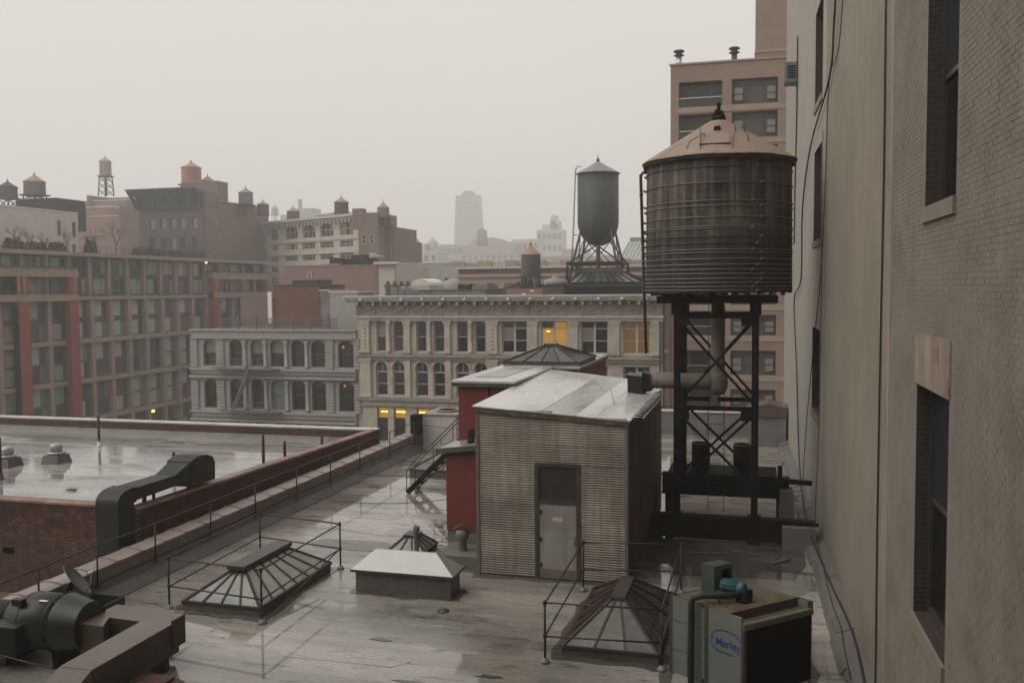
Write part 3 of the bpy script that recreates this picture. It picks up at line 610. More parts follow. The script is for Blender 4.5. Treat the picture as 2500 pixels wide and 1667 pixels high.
for i, (x, y_, a, l) in enumerate(((-2.2, 27.3, .2, 1.3), (-.9, 27.9, -.4, .9), (.3, 26.8, .9, .8), (-2.6, 30.4, .1, 1.1), (-1.0, 29.9, -.2, .7))):
    solo('scrap_board', MB().bar((x, y_, 20.035), (x + l * math.cos(a), y_ + l * math.sin(a), 20.04), .14, .04), m_scrap, ['short weathered board lying beside the shed wall under the girder', 'warped board lying on the wet roof before the front girder', 'stub of board near the wall pier in front of the front girder', 'plank lying between the two girders near the shed', 'short plank lying between the two girders under the drums'][i], 'board', 'boards lying under the tank tower')

part('shade_felt_patch', MB().prism([(-3.3, 25.6), (-2.2, 25.2), (.9, 25.5), (1.25, 27), (1.2, 31), (.6, 32.4), (-2.4, 32.6), (-3.35, 31)], 20.004, 20.0079), m_tar_shade, host)  # dark sheet paints in the shade under the tank tower
m_hoop_d = mat('dark_hoop', (.07, .06, .05), .5, .3, 3, metal=.2)
# ------------------------------------------------------------------ big wooden water tank on its steel tower
TX, TY, TR = -1.38, 30.15, 2.27
tw = thing('tank_tower', 'black cross braced steel tower carrying the large wooden water tank', 'steel tower', (TX, TY, 20.8))
LX0, LX1, LY0, LY1 = -2.55, -.2, 28.95, 31.4
def ibeam(mb, p, q, h, w, tf=.03, tw_=.02):
    p, q = Vector(p), Vector(q)
    mb.bar(p + Vector((0, 0, h - tf / 2)), q + Vector((0, 0, h - tf / 2)), w, tf).bar(p + Vector((0, 0, tf / 2)), q + Vector((0, 0, tf / 2)), w, tf)
    mb.bar(p + Vector((0, 0, h / 2)), q + Vector((0, 0, h / 2)), tw_, h - 2 * tf); return mb
def column(x, y, z0, z1):
    mb = MB(); w = .2
    mb.box(x - w / 2, x + w / 2, y - w / 2, y - w / 2 + .025, z0, z1).box(x - w / 2, x + w / 2, y + w / 2 - .025, y + w / 2, z0, z1).box(x - .012, x + .012, y - w / 2 + .026, y + w / 2 - .026, z0, z1)
    mb.box(x - w / 2 - .004, x - w / 2 + .02, y - w / 2 + .03, y + w / 2 - .03, z0, z1)
    mb.box(x - .2, x + .2, y - .2, y + .2, z0, z0 + .04).box(x - .17, x + .17, y - .17, y + .17, z1 - .35, z1)
    return mb
for x in (LX0, LX1):
    part('leg', column(x, LY0, 20.82, 27.4), m_black, tw); part('leg', column(x, LY1, 21.56, 27.4), m_black, tw)
zb = [20.95, 24.15, 27.0]
for z in zb[1:]:
    for yy in (LY0, LY1): part('girt', MB().bar((LX0, yy, z), (LX1, yy, z), .1, .14), m_black, tw)
    for x in (LX0, LX1): part('girt', MB().bar((x, LY0, z), (x, LY1, z), .1, .14), m_black, tw)
for z0, z1 in zip((21.7, 24.25), (24.0, 26.9)):
    for yy in (LY0 + .03, LY1 - .03):
        for xa, xb in ((LX0, LX1), (LX1, LX0)):
            o = .02 if xa < xb else -.02
            part('brace', MB().bar((xa, yy + o, z1), (xb, yy + o, z0), .075, .075), m_black, tw)
    for x in (LX0 + .03, LX1 - .03):
        for ya, yb in ((LY0, LY1), (LY1, LY0)):
            o = .02 if ya < yb else -.02
            part('brace', MB().bar((x + o, ya, z1), (x + o, yb, z0), .05, .05), m_black, tw)
    part('gusset', MB().box(LX1 - .42, LX1 + .1, LY0 - .115, LY0 - .1, z1 - .2, z1 + .22), m_black, tw)
    part('gusset', MB().box(LX0 - .1, LX0 + .38, LY0 - .115, LY0 - .1, z1 - .2, z1 + .22), m_black, tw)
mb = MB()
for yy in (28.6, 29.35, 30.15, 30.95, 31.7): part('grillage_beam', ibeam(MB(), (-3.15, yy, 27.4), (.45, yy, 27.4), .22, .16), m_black, tw)
for i in range(12): part('joist', MB().box(-3.4 + i * .36, -3.3 + i * .36, TY - math.sqrt(max(.2, 2.2 ** 2 - (-3.35 + i * .36 - TX) ** 2)), TY + math.sqrt(max(.2, 2.2 ** 2 - (-3.35 + i * .36 - TX) ** 2)), 27.625, 27.735), m_wood_dk, tw)
t = thing('steel_girder', 'deep black steel girder across the roof under the front of the tank tower', 'girder', (-1, 28.9, 20))
part('beam', ibeam(MB(), (-3.35, 28.95, 20.1), (1.6, 28.95, 20.1), .7, .36, .04, .03), m_black, t)
part('side_plate', MB().box(-3.35, .72, 28.72, 28.76, 20.12, 20.78), m_black, t)
for x in (-3.2, -.2): part('bearing', MB().box(x - .2, x + .2, 28.75, 29.15, 19.99, 20.1), m_black, t)
part('shelf_angle', MB().box(.7, 1.68, 28.7, 28.8, 20.7, 20.78), m_black, t)
solo('wall_pier', MB().box(.62, 1.6, 28.45, 29.6, 20, 20.68), m_rubble, 'grey parged masonry pier under the girder end against the right wall', 'pier')
t = thing('steel_girder', 'black steel girder carrying the two open drums behind the tank tower legs', 'girder', (-1, 31.6, 20.8))
part('beam', ibeam(MB(), (-3.3, 31.75, 20.85), (.9, 31.75, 20.85), .68, .5, .04, .03), m_black, t)
part('side_plate', MB().box(-3.25, .75, 31.46, 31.5, 20.87, 21.5), m_black, t)
part('deck', MB().box(-3.1, .5, 31.5, 33.3, 21.535, 21.575), m_black, t)
for x in (-3.05, .62): part('support', MB().box(x - .13, x + .13, 31.6, 31.9, 20, 20.85), m_black, t)
t2 = thing('black_pipe', 'fat black pipe stub reaching from the girder to the right wall', 'pipe', (1.1, 31.6, 21.5))
part('pipe', MB().tube((.55, 31.6, 21.45), (1.62, 31.55, 21.42), .09, 12), m_black, t2); part('elbow', MB().tube((.6, 31.6, 21.4), (.6, 31.6, 21.95), .08, 10), m_black, t2)
solo('wall_pier', MB().hexa([(.55, 31.0, 20), (1.1, 31.0, 20), (1.1, 32.0, 20), (.55, 32, 20)], [(.6, 31.05, 21.2), (1.0, 31.05, 21.2), (1.0, 31.9, 21.2), (.6, 31.9, 21.2)]), m_rubble, 'tapered grey masonry pier under the pipe stub against the right wall', 'pier')
for x, lb in ((-2.02, 'open black steel drum on the girder nearer the corrugated shed'), (-.62, 'open black steel drum on the girder nearer the right wall')):
    t = thing('steel_drum', lb, 'drum', (x, 32.2, 21.575), group='open drums on the girder')
    part('shell', MB().lathe([(.02, .02), (.31, 0), (.31, .28), (.325, .3), (.31, .32), (.31, .6), (.325, .62), (.31, .64), (.31, .93), (.3, .93), (.3, .1), (.02, .1)], x, 32.2, 21.58, 22, cap=False), m_black, t)
    part('rim', MB().lathe([(.3, .92), (.325, .92), (.325, .955), (.3, .955), (.3, .92)], x, 32.2, 21.58, 22, cap=False), m_hoop, t)
tank = thing('water_tank', 'large weathered wooden water tank with plywood cone roof and rusted hoops', 'water tank', (TX, TY, 27.74))
NS = 64; Z0, Z1 = 27.74, 31.72
sm_ = MB()
for k in range(NS):
    a0, a1 = 2 * math.pi * k / NS + .0012, 2 * math.pi * (k + 1) / NS - .0012; am = (a0 + a1) / 2
    r = TR + random.uniform(-.006, .006); z0 = Z0 - random.uniform(0, .05); tp = .985
    mb = MB(); q = [(r, a0), (r + .004, am), (r, a1), (r - .06, a1), (r - .06, a0)]
    lo = [(TX + rr * math.cos(a), TY + rr * math.sin(a), z0) for rr, a in q]; hi = [(TX + rr * tp * math.cos(a), TY + rr * tp * math.sin(a), Z1 + .03) for rr, a in q]
    n = len(q); mb.v = lo + hi; mb.f = [tuple(range(n))[::-1], tuple(range(n, 2 * n))] + [(i, (i + 1) % n, n + (i + 1) % n, n + i) for i in range(n)]; mb.s = [False] * (n + 2)
    part('stave', mb, m_stave, tank)
part('floor', MB().lathe([(TR - .08, 0), (TR - .08, .06)], TX, TY, Z0 + .04, 40), m_wood_dk, tank)
hz = [27.80, 27.90, 28.02, 28.14, 28.27, 28.41, 28.56, 28.72, 28.9, 29.0, 29.2, 29.38, 29.62, 29.7, 29.95, 30.3, 30.42, 30.95, 31.45]
for z in hz:
    rr = TR * (1 - .015 * (z - Z0) / 4) + .012; z += random.uniform(-.02, .02) if z > 28.2 else 0
    h = part('hoop', MB().lathe([(rr, -.016), (rr + .022, -.01), (rr + .022, .01), (rr, .016)], TX, TY, z, 64, cap=False), random.choice((m_hoop, m_hoop, m_hoop_d)), tank)
    for k in (0, 1, 2):
        a = math.pi * (.985 + .02 * random.choice((0, 1, 2))) + k * 2.1
        part('lug', MB().bar((TX + (rr + .01) * math.cos(a), TY + (rr + .01) * math.sin(a), z - .035), (TX + (rr + .1) * math.cos(a + .012), TY + (rr + .1) * math.sin(a + .012), z + .03), .05, .05), m_hoop, h)
NR = 16; apex = 33.28; RE = TR + .13; cone = 0
for k in range(NR):
    a0, a1 = 2 * math.pi * k / NR, 2 * math.pi * (k + 1) / NR
    zE = 31.8 + (.012 if k % 2 else 0)
    def cp(r, a, dz=0): 
        return (TX + r * math.cos(a), TY + r * math.sin(a), zE + (apex - zE) * (1 - (r / RE) ** 1.0) + dz)
    mb = MB(); sub = 3
    for i in range(sub):
        b0, b1 = a0 + (a1 - a0) * i / sub, a0 + (a1 - a0) * (i + 1) / sub
        mb.hexa([cp(RE, b0, -.03), cp(RE, b1, -.03), cp(.28, b1, -.03), cp(.28, b0, -.03)], [cp(RE, b0), cp(RE, b1), cp(.28, b1), cp(.28, b0)])
    part('roof_panel', mb, m_tankroof, tank)
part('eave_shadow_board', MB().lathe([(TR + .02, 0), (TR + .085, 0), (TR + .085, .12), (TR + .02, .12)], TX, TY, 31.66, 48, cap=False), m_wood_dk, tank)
cp_ = part('vent_cap', MB().lathe([(.24, -.02), (.22, .03), (.15, .1), (.08, .15)], TX, TY, apex - .12, 14), m_black, tank)
part('finial', MB().tube((TX, TY, apex), (TX, TY, apex + .4), .06, 8).bar((TX - .16, TY, apex - .08), (TX - .06, TY, apex + .18), .07, .1).bar((TX + .17, TY, apex - .08), (TX + .07, TY, apex + .15), .06, .1), m_black, cp_)
def onroof(fx, fz):          # point on the cone facing us: fx across, fz = fraction from apex to eave
    r = RE * fz; x = TX + fx; y = TY - math.sqrt(max(.0, r * r - fx * fx)); return Vector((x, y, 31.8 + (apex - 31.8) * (1 - fz)))
hp = [onroof(-.48, .8), onroof(.42, .8), onroof(.36, .56), onroof(-.42, .56)]; nr = (hp[1] - hp[0]).cross(hp[3] - hp[0]).normalized()
if nr.y > 0: nr = -nr
ht = part('hatch', MB().ext([p + nr * .0 for p in hp], nr * .06), m_tankroof, tank)
part('hatch_edge', MB().bar(hp[0] + nr * .05, hp[1] + nr * .05, .03), m_rust_bar, ht)
vp4 = [onroof(-.1, .42), onroof(.1, .42), onroof(.09, .33), onroof(-.09, .33)]; part('vent_hole', MB().ext(vp4, nr * .05), m_void, tank)
for x0, f0, x1, f1 in ((-.85, .85, -.35, .6), (-.42, .9, -.5, .45), (.5, .9, .55, .4), (.95, .72, .8, .45)):
    a, b_ = onroof(x0, f0), onroof(x1, f1); part('grab_rail', MB().path([a, a + nr * .18 + (b_ - a) * .2, b_ + nr * .15, b_], .012, 6), m_rust_bar, tank)
t = thing('overflow_pipe', 'long dark overflow pipe hanging down beside the big wooden tank', 'pipe', (-3.75, TY, 25.7))
part('pipe', MB().path([(-3.55, TY, 31.58), (-3.76, TY, 31.6), (-3.84, TY, 31.5), (-3.83, TY, 31.2), (-3.72, TY, 27.6), (-3.66, TY, 25.75)], .05, 10), m_pipe_dk, t)
part('collar', MB().lathe([(.06, -.05), (.06, .05)], -3.82, TY, 30.9, 10), m_pipe_dk, t)
# lagged riser and branch to the shed
t = thing('lagged_riser', 'thick lagged riser pipe dropping from the tank and turning to the shed roof', 'pipe', (TX, TY, 24.8))
part('riser', MB().lathe([(.21, 0), (.215, .5), (.205, 1.2), (.215, 1.9), (.2, 2.68)], TX, TY, 24.72, 20), m_insul, t)
part('branch', MB().lathe([(.26, 0), (.265, .7), (.25, 1.4), (.262, 2.2), (.25, 2.75)], -3.95, TY, 24.87, 20, axis='x'), m_insul, t)
part('elbow', MB().lathe([(.05, -.42), (.22, -.36), (.29, -.2), (.31, 0), (.29, .2), (.2, .36)], TX + .02, TY, 24.85, 18), m_insul, t)
part('hanger', MB().ext([(TX - .3, TY - .1, 24.0), (TX - .05, TY - .1, 24.0), (TX + .1, TY - .1, 24.65), (TX - .12, TY - .1, 24.65)], (0, .2, 0)), m_trim, t)
for x in (-2.6, -3.3): part('band', MB().lathe([(.268, -.03), (.275, 0), (.268, .03)], x, TY, 24.87, 20, axis='x', cap=False), m_hoop, t)
mb = MB(); random.seed(3); bx = [(-4.2, 29.7), (-3.72, 29.62), (-3.7, 30.5), (-4.25, 30.45)]
mb.hexa([(x, y_, 24.46) for x, y_ in bx], [(x + random.uniform(-.04, .04), y_ + random.uniform(-.04, .04), 25.08 + random.uniform(-.07, .1)) for x, y_ in bx])
mb.hexa([(-3.75, 29.72, 24.5), (-3.45, 29.8, 24.55), (-3.45, 30.45, 24.55), (-3.75, 30.42, 24.5)], [(-3.75, 29.8, 25.15), (-3.5, 29.85, 25.1), (-3.5, 30.4, 25.12), (-3.75, 30.35, 25.18)])
solo('tarred_pitch_pocket', mb, m_tar, 'lumpy tarred black collar where the lagged pipe enters the shed roof', 'pipe collar')
# tower ladder
t = thing('tower_ladder', 'thin vertical ladder behind the tank tower cross braces', 'ladder', (-1.35, 31.55, 20.5))
for x in (-1.72, -1.2): part('stile', MB().tube((x, 31.2, 20.4), (x, 31.2, 27.3), .012, 6), m_pipe_dk, t)
for i in range(20): part('rung', MB().tube((-1.72, 31.2, 20.7 + i * .33), (-1.2, 31.2, 20.7 + i * .33), .01, 5), m_pipe_dk, t)
for p in ([(-2.6, 29.0, 24.2), (-3.4, 29.6, 24.0), (-5, 30.5, 23.9)], [(-2.5, 29, 24.1), (-2.0, 29.1, 23.3), (-1.7, 29.1, 23.0), (-1.62, 29.1, 23.6), (-1.6, 29.1, 24.1)]):
    solo('loose_cable', MB().path(p, .012, 5), m_cable, ('slack black cable looping from the tank tower towards the shed' if len(p) == 3 else 'short black cable loop hanging inside the tank tower'), 'cable')
solo('scrap_bar', MB().bar((-2.0, 30.3, 20.08), (-.5, 30.7, 20.1), .06), m_black, 'dark loose bar lying on the wet roof under the tank tower', 'bar')
random.seed(11); mb = MB()
for n in range(9):          # weedy wire tangle by the wall
    p = Vector((1.0 + random.uniform(-.1, .2), 33 + random.uniform(-.6, 1.2), 20.4)); pts = []
    for i in range(10):
        pts.append(p.copy()); p += Vector((random.uniform(-.16, .16), random.uniform(-.2, .2), random.uniform(-.06, .12))); p.x = min(1.4, p.x)
    mb.path(pts, .008, 4)
solo('dead_vine', mb, m_cable, 'thin bare vines tangled at the wall foot behind the pipe stub', 'vine', kind='stuff')
# gable capped curb at the far right corner
t = thing('gabled_vent', 'small gable topped metal vent at the far end beside the right wall', 'vent', (.4, 47.5, 20))
part('body', MB().box(-.6, 1.15, 46.8, 48.6, 20, 21.5), m_flash, t)
part('cap', MB().ext([(-.7, 46.7, 21.5), (1.2, 46.7, 21.5), (1.2, 46.7, 21.95), (.3, 46.7, 22.15), (-.7, 46.7, 21.85)], (0, 2.0, 0)), m_rustduct_top, t)

# ------------------------------------------------------------------ cooling unit
random.seed(5)
cx0, cy0 = -.3, 17.8
u = Vector((-1.74 + .3, 18.78 - 17.8, 0)).normalized(); v = Vector((.98 + .3, 19.05 - 17.8, 0)).normalized()
O = Vector((cx0, cy0, 0)); CL, CW = 1.74, 1.82
def CP(a, b_, z): return O + u * a + v * b_ + Vector((0, 0, z))
def cbox(mb, a0, a1, b0, b1, z0, z1): return mb.hexa([CP(a0, b0, z0), CP(a1, b0, z0), CP(a1, b1, z0), CP(a0, b1, z0)], [CP(a0, b0, z1), CP(a1, b0, z1), CP(a1, b1, z1), CP(a0, b1, z1)])
ct = thing('cooling_unit', 'grey cooling unit with rusty top tray, dark louvre mouth and blue oval logo', 'cooling unit', (-.3, 18.8, 20))
ZT = 21.6
part('casing', cbox(cbox(MB(), 0, .06, 0, CW, 20.0, ZT - .15), .06, CL, CW - .05, CW, 20.0, ZT - .02), m_casing, ct)
part('side_panel', cbox(MB(), .04, .82, -.02, .03, 20.0, ZT - .02), m_casing, ct)
part('side_panel', cbox(MB(), .98, CL, -.02, .03, 20.0, ZT), m_casing, ct)
part('corner_post', cbox(MB(), .82, .9, -.04, .03, 20.05, ZT - .03), m_grn_box, ct); part('corner_post', cbox(MB(), CL - .02, CL + .05, -.03, .05, 20.05, ZT), m_grn_box, ct)
part('mid_panel', cbox(MB(), .9, .98, -.01, .03, 20.1, ZT - .05), m_insul, ct)
part('back_panel', cbox(MB(), CL - .04, CL, .0, CW, 20.1, ZT), m_casing, ct)
part('top_tray', cbox(MB(), .3, CL, .0, CW, ZT - .03, ZT), m_rust_top, ct)
part('gutter', cbox(MB(), .02, .3, .02, CW, ZT - .2, ZT - .17), m_rust_top, ct)
part('gutter_back', cbox(MB(), .29, .31, .02, CW, ZT - .17, ZT + .01), m_dark_frame, ct)
part('gutter_end', cbox(MB(), .0, .3, CW, CW + .03, ZT - .22, ZT), m_rustduct, ct)
part('front_rail', cbox(MB(), -.02, .03, .0, CW + .02, ZT - .27, ZT - .17), m_rust_top, ct)
part('front_post', cbox(MB(), -.02, .04, -.02, .05, 20.05, ZT - .27), m_rustduct, ct)
part('louvre_mouth', cbox(MB(), -.004, .02, .05, CW - .02, 20.0, ZT - .27), m_void, ct)
for i in range(14):
    z = 20.06 + i * .087; part('louvre', MB().hexa([CP(-.02, .05, z), CP(-.015, .05, z - .008), CP(-.015, CW - .03, z - .008), CP(-.02, CW - .03, z)], [CP(-.006, .05, z + .05), CP(-.004, .05, z + .045), CP(-.004, CW - .03, z + .045), CP(-.006, CW - .03, z + .05)]), m_void, ct)
# logo on the side panel, painted flat
m_blue = mat('logo_blue', (.02, .055, .19), .55, .3, 6, 0, stain=(.15, .165, .18), stain_amt=.55, stain_scale=7)
fn = (-v).normalized(); xl = -u                       # lettering runs from the far end towards the mouth
def LG(a, z, d=.024): return CP(a, 0, z) + fn * d
lg0, lz0 = .78, 20.98
def arc(cx_, cz_, rx, rz, t0, t1, w0, w1, n=26):
    mb = MB(); P = []
    for i in range(n + 1):
        q = i / n; t = math.radians(t0 + (t1 - t0) * q); w = w0 + (w1 - w0) * abs(2 * q - 1) ** 1.3
        P.append(((cx_ + rx * math.cos(t), cz_ + rz * math.sin(t)), (cx_ + (rx - w) * math.cos(t), cz_ + (rz - w) * math.sin(t))))
    for (a, b_), (c, d) in zip(P, P[1:]):
        mb.face([LG(lg0 - a[0], a[1]), LG(lg0 - c[0], c[1]), LG(lg0 - d[0], d[1]), LG(lg0 - b_[0], b_[1])])
    return mb
part('logo_ring', arc(.41, 21.03, .36, .22, 168, -14, .045, .006), m_blue, ct)
part('logo_ring', arc(.33, 20.98, .33, .2, 165, 285, .024, .002), m_blue, ct)
part('logo_drop', MB().face([LG(lg0 - .06, 21.12), LG(lg0 - .025, 21.03), LG(lg0 - .05, 20.98), LG(lg0 - .09, 21.0), LG(lg0 - .095, 21.05)]), m_blue, ct)
def text(body, size, org, m, name, sx=1.0, bold=0.0):
    cu = bpy.data.curves.new('txt', 'FONT'); cu.body = body; cu.size = size; cu.offset = bold
    to = bpy.data.objects.new('txt', cu); COL.objects.link(to); dg = bpy.context.evaluated_depsgraph_get()
    me = bpy.data.meshes.new_from_object(to.evaluated_get(dg)); bpy.data.objects.remove(to); bpy.data.curves.remove(cu)
    mb = MB()
    for q in me.vertices: mb.v.append(tuple(org + xl * q.co.x * sx + Vector((0, 0, q.co.y))))
    for pl in me.polygons: mb.f.append(tuple(pl.vertices)); mb.s.append(False)
    bpy.data.meshes.remove(me); part(name, mb, m, ct)
text('Marley', .235, LG(lg0 - .14, 20.9), m_blue, 'logo_word', .92, .006)
text('AN SPX BRAND', .055, LG(lg0 - .14, 20.77), m_pipe_dk, 'logo_line', 1.1, .001)
for zz_ in (20.5, 21.1): part('panel_seam', cbox(MB(), .98, CL, -.026, -.019, zz_, zz_ + .012), m_grn_box, ct)
for i in range(12): part('screw', MB().path([CP(.06 + (i % 2) * .72, -.02, 20.15 + i * .12), CP(.06 + (i % 2) * .72, -.028, 20.15 + i * .12)], .012, 6), m_hoop, ct)
for k_, l_ in ((.2, .9), (.9, 1.5)): part('tray_rib', cbox(MB(), .32, CL - .02, k_, k_ + .03, ZT, ZT + .02), m_rust_top, ct)
# pipes and motor on the unit
pp = thing('black_water_pipe', 'black pipe rising beside the cooling unit and bending over its top', 'pipe', (*CP(1.05, -.14, 0)[:2], 20))
part('pipe', MB().path([CP(1.1, -.16, 20.0), CP(1.1, -.16, 21.62), CP(1.08, -.14, 21.72), CP(.98, -.04, 21.78), CP(.85, .3, 21.76), CP(.7, .75, 21.74)], .065, 12), m_black_duct, pp)
part('flange', MB().lathe([(.16, 0), (.16, .05), (.1, .06), (.1, .14)], *CP(.7, .78, 0)[:2], ZT, 14), m_black, pp)
part('valve', MB().tube(CP(.86, .28, 21.82), CP(.84, .3, 21.56), .03, 8), m_redprint, pp)
solo('thin_bent_tube', MB().path([CP(1.28, -.06, 20.05), CP(1.28, -.06, 21.2), CP(1.24, -.08, 21.36), CP(1.16, -.1, 21.42)], .022, 8), m_casing, 'thin grey tube curving up the side of the cooling unit', 'tube')
mo = thing('fan_motor', 'teal electric motor mounted in front of a green cabinet on the cooling unit', 'motor', (*CP(1.2, .75, 0)[:2], ZT))
part('cabinet', cbox(MB(), 1.28, 1.6, .62, 1.12, ZT, 22.2), m_grn_box, mo)
part('cabinet_opening', cbox(MB(), 1.27, 1.279, .84, 1.04, ZT + .22, ZT + .5), m_void, mo)
mdir = (-u * .8 + v * .15).normalized(); mc = CP(1.22, .78, ZT + .22)
part('motor_body', MB().path([mc, mc + mdir * .06, mc + mdir * .36], .13, 18), m_teal, mo)
part('motor_end', MB().path([mc + mdir * .36, mc + mdir * .46, mc + mdir * .5], .14, 18, r2=.1), m_teal, mo)
for i in range(9):
    t_ = math.pi * (i / 8); s_ = mdir.cross(Vector((0, 0, 1))).normalized()
    o_ = (s_ * math.cos(t_) + Vector((0, 0, 1)) * math.sin(t_)) * .135
    part('cooling_fin', MB().bar(mc + o_ + mdir * .03, mc + o_ + mdir * .34, .012, .025), m_teal, mo)
part('mount', MB().box(mc.x - .14, mc.x + .16, mc.y - .3, mc.y + .1, ZT + .002, ZT + .1), m_rustduct, mo)
solo('junction_box', cbox(MB(), .75, .85, .95, 1.08, ZT + .005, ZT + .17), m_black, 'small black junction box on the rusty top of the cooling unit', 'box')

# ------------------------------------------------------------------ fan, rusty duct, dish (front left)
t = thing('rusty_duct', 'rusty rectangular duct with a Z bend joined to the dark fan', 'duct', (-12.5, 15.5, 20))
poly = [(-11.85, 13.95), (-11.85, 16.55), (-12.35, 17.1), (-13.8, 17.1), (-13.8, 15.9), (-13.17, 15.87), (-13.41, 16.36), (-12.6, 16.31), (-12.55, 13.95)]
part('duct_body', MB().prism(poly, 20.3, 20.955), m_rustduct, t)
part('duct_top', MB().prism(poly, 20.957, 20.965), m_rustduct_top, t)
part('drop_leg', MB().hexa([(-12.62, 13.3, 20.0), (-11.9, 13.3, 20.0), (-11.85, 13.94, 20.0), (-12.55, 13.94, 20.0)], [(-12.62, 13.55, 20.75), (-11.9, 13.55, 20.75), (-11.85, 13.94, 20.96), (-12.55, 13.94, 20.96)]), m_rustduct_top, t)
part('flange_plate', MB().box(-11.84, -11.8, 16.3, 16.72, 20.45, 21.05), m_rust_bar, t)
for x, yy in ((-12.2, 14.5), (-12.2, 16.2), (-13.4, 16.8)): part('sleeper', MB().box(x - .3, x + .3, yy - .08, yy + .08, 20.02, 20.3), m_wood_dk, t)
for i in range(16): part('screw', MB().lathe([(.012, 0), (.008, .01)], -11.89 - (i % 2) * .62, 14.1 + i * .15, 20.965, 6), m_hoop, t)
t = thing('exhaust_fan', 'large dark green tubular exhaust fan feeding the rusty duct', 'fan', (-15, 16, 20))
part('housing', MB().lathe([(.42, -1.9), (.44, -1.85), (.6, -1.45), (.6, -.62)], -13.75, 16.2, 20.82, 30, axis='x'), m_fan, t)
part('cone', MB().lathe([(.62, -.62), (.64, -.58), (.62, -.5), (.55, -.2), (.5, 0), (.5, .02)], -13.77, 16.2, 20.82, 30, axis='x'), m_fan, t)
part('band', MB().lathe([(.635, -.66), (.65, -.64), (.65, -.58), (.63, -.56)], -13.77, 16.2, 20.82, 30, axis='x', cap=False), m_black, t)
part('drive_box', MB().box(-15.9, -14.9, 15.35, 15.75, 20.35, 20.95), m_fan, t)
part('inlet', MB().lathe([(.36, -3.0), (.36, -1.9)], -13.75, 16.2, 20.82, 24, axis='x'), m_fan, t)
for xx in (-15.15, -14.5): part('weld_band', MB().lathe([(.602, -.015), (.612, 0), (.602, .015)], xx, 16.2, 20.82, 30, axis='x', cap=False), m_fan, t)
for k in range(18):
    a9 = 2 * math.pi * k / 18; part('bolt', MB().lathe([(.014, 0), (.014, .02), (.006, .026)], -14.36, 16.2 + .645 * math.cos(a9), 20.82 + .645 * math.sin(a9), 6, axis='x'), m_hoop, t)
part('access_door', MB().box(-15.1, -14.7, 15.62, 15.66, 20.7, 21.0), m_black_duct, t)
part('terminal_box', MB().box(-15.3, -15.05, 15.7, 15.85, 21.28, 21.42), m_fan, t)
part('label_plate', MB().box(-14.78, -14.58, 15.88, 16.0, 21.36, 21.368), m_white, t)
for x in (-15.5, -14.3): part('stand_leg', MB().box(x - .06, x + .06, 15.75, 16.6, 20.0, 20.35), m_black, t)
part('guy_rod', MB().tube((-16.2, 15.2, 20.55), (-13.0, 14.3, 20.72), .014, 6), m_pipe_dk, t)
t = thing('satellite_dish', 'dark grey satellite dish on a short mast beside the parapet', 'satellite dish', (-16.0, 18.4, 20))
dc = AT(170, 1335, 18.0); dn = Vector((.62, .45, .62)).normalized(); a_ = dn.cross(Vector((0, 0, 1))).normalized(); b2 = a_.cross(dn)
mb = MB(); NR_, NA = 5, 28
for i in range(NR_ + 1):
    r = .5 * i / NR_
    for k in range(NA):
        tt = 2 * math.pi * k / NA; mb.v.append(tuple(dc + a_ * r * math.cos(tt) * 1.0 + b2 * r * math.sin(tt) * .88 + dn * (.35 * r * r)))
for i in range(NR_):
    for k in range(NA): mb.f.append((i * NA + k, i * NA + (k + 1) % NA, (i + 1) * NA + (k + 1) % NA, (i + 1) * NA + k)); mb.s.append(True)
part('reflector', mb, m_dish, t)
rim = [dc + a_ * .5 * math.cos(2 * math.pi * k / 28) + b2 * .44 * math.sin(2 * math.pi * k / 28) + dn * .0875 for k in range(29)]
part('rim', MB().path(rim, .009, 5, False), m_hoop, t)
arm_e = dc + dn * .42 - b2 * .1
part('feed_arm', MB().path([dc - b2 * .38 + dn * .03, dc - b2 * .3 + dn * .2, arm_e], .014, 6), m_steel, t)
part('feed_horn', MB().path([arm_e, arm_e - dn * .1 + b2 * .02], .03, 10, r2=.045).bar(arm_e + a_ * .09, arm_e - a_ * .09, .04), m_steel, t)
part('bracket', MB().bar(dc - dn * .03, dc - dn * .16 - Vector((0, 0, .12)), .1, .12), m_black, t)
part('mast', MB().path([dc - dn * .15 - Vector((0, 0, .1)), (dc.x - .15, dc.y - .12, 20.55), (dc.x - .15, dc.y - .12, 20.0)], .03, 8), m_black, t)
for dx_, dy_ in ((.45, -.1), (-.35, .3)): part('strut', MB().tube((dc.x - .15, dc.y - .12, 20.62), (dc.x - .15 + dx_, dc.y - .12 + dy_, 20.01), .018, 6), m_black, t)
mb = MB().box(-16.0, -15.1, 18.25, 18.3, 20.02, 20.42).box(-16.0, -15.1, 18.95, 19.0, 20.02, 20.42).box(-16.0, -15.95, 18.3, 18.95, 20.02, 20.42).box(-15.15, -15.1, 18.3, 18.95, 20.02, 20.42).box(-15.95, -15.15, 18.3, 18.95, 20.02, 20.06)
solo('ballast_tray', mb, m_fan, 'open dark metal tray under the satellite dish', 'tray')
t = thing('rusty_hood', 'low rusty metal hood on the wet roof right of the rusty duct', 'vent hood', (-11.0, 15.1, 20))
part('hood', MB().hexa([(-11.75, 14.6, 20.1), (-10.5, 14.6, 20.1), (-10.5, 15.35, 20.1), (-11.75, 15.35, 20.1)], [(-11.6, 14.7, 20.36), (-10.95, 14.7, 20.36), (-10.95, 15.25, 20.36), (-11.6, 15.25, 20.36)]), m_rustduct, t)
part('lid', MB().box(-11.55, -11.0, 14.75, 15.2, 20.362, 20.42), m_redpipe, t)
part('base', MB().box(-11.7, -10.55, 14.62, 15.33, 20.0, 20.1), m_curb, t)
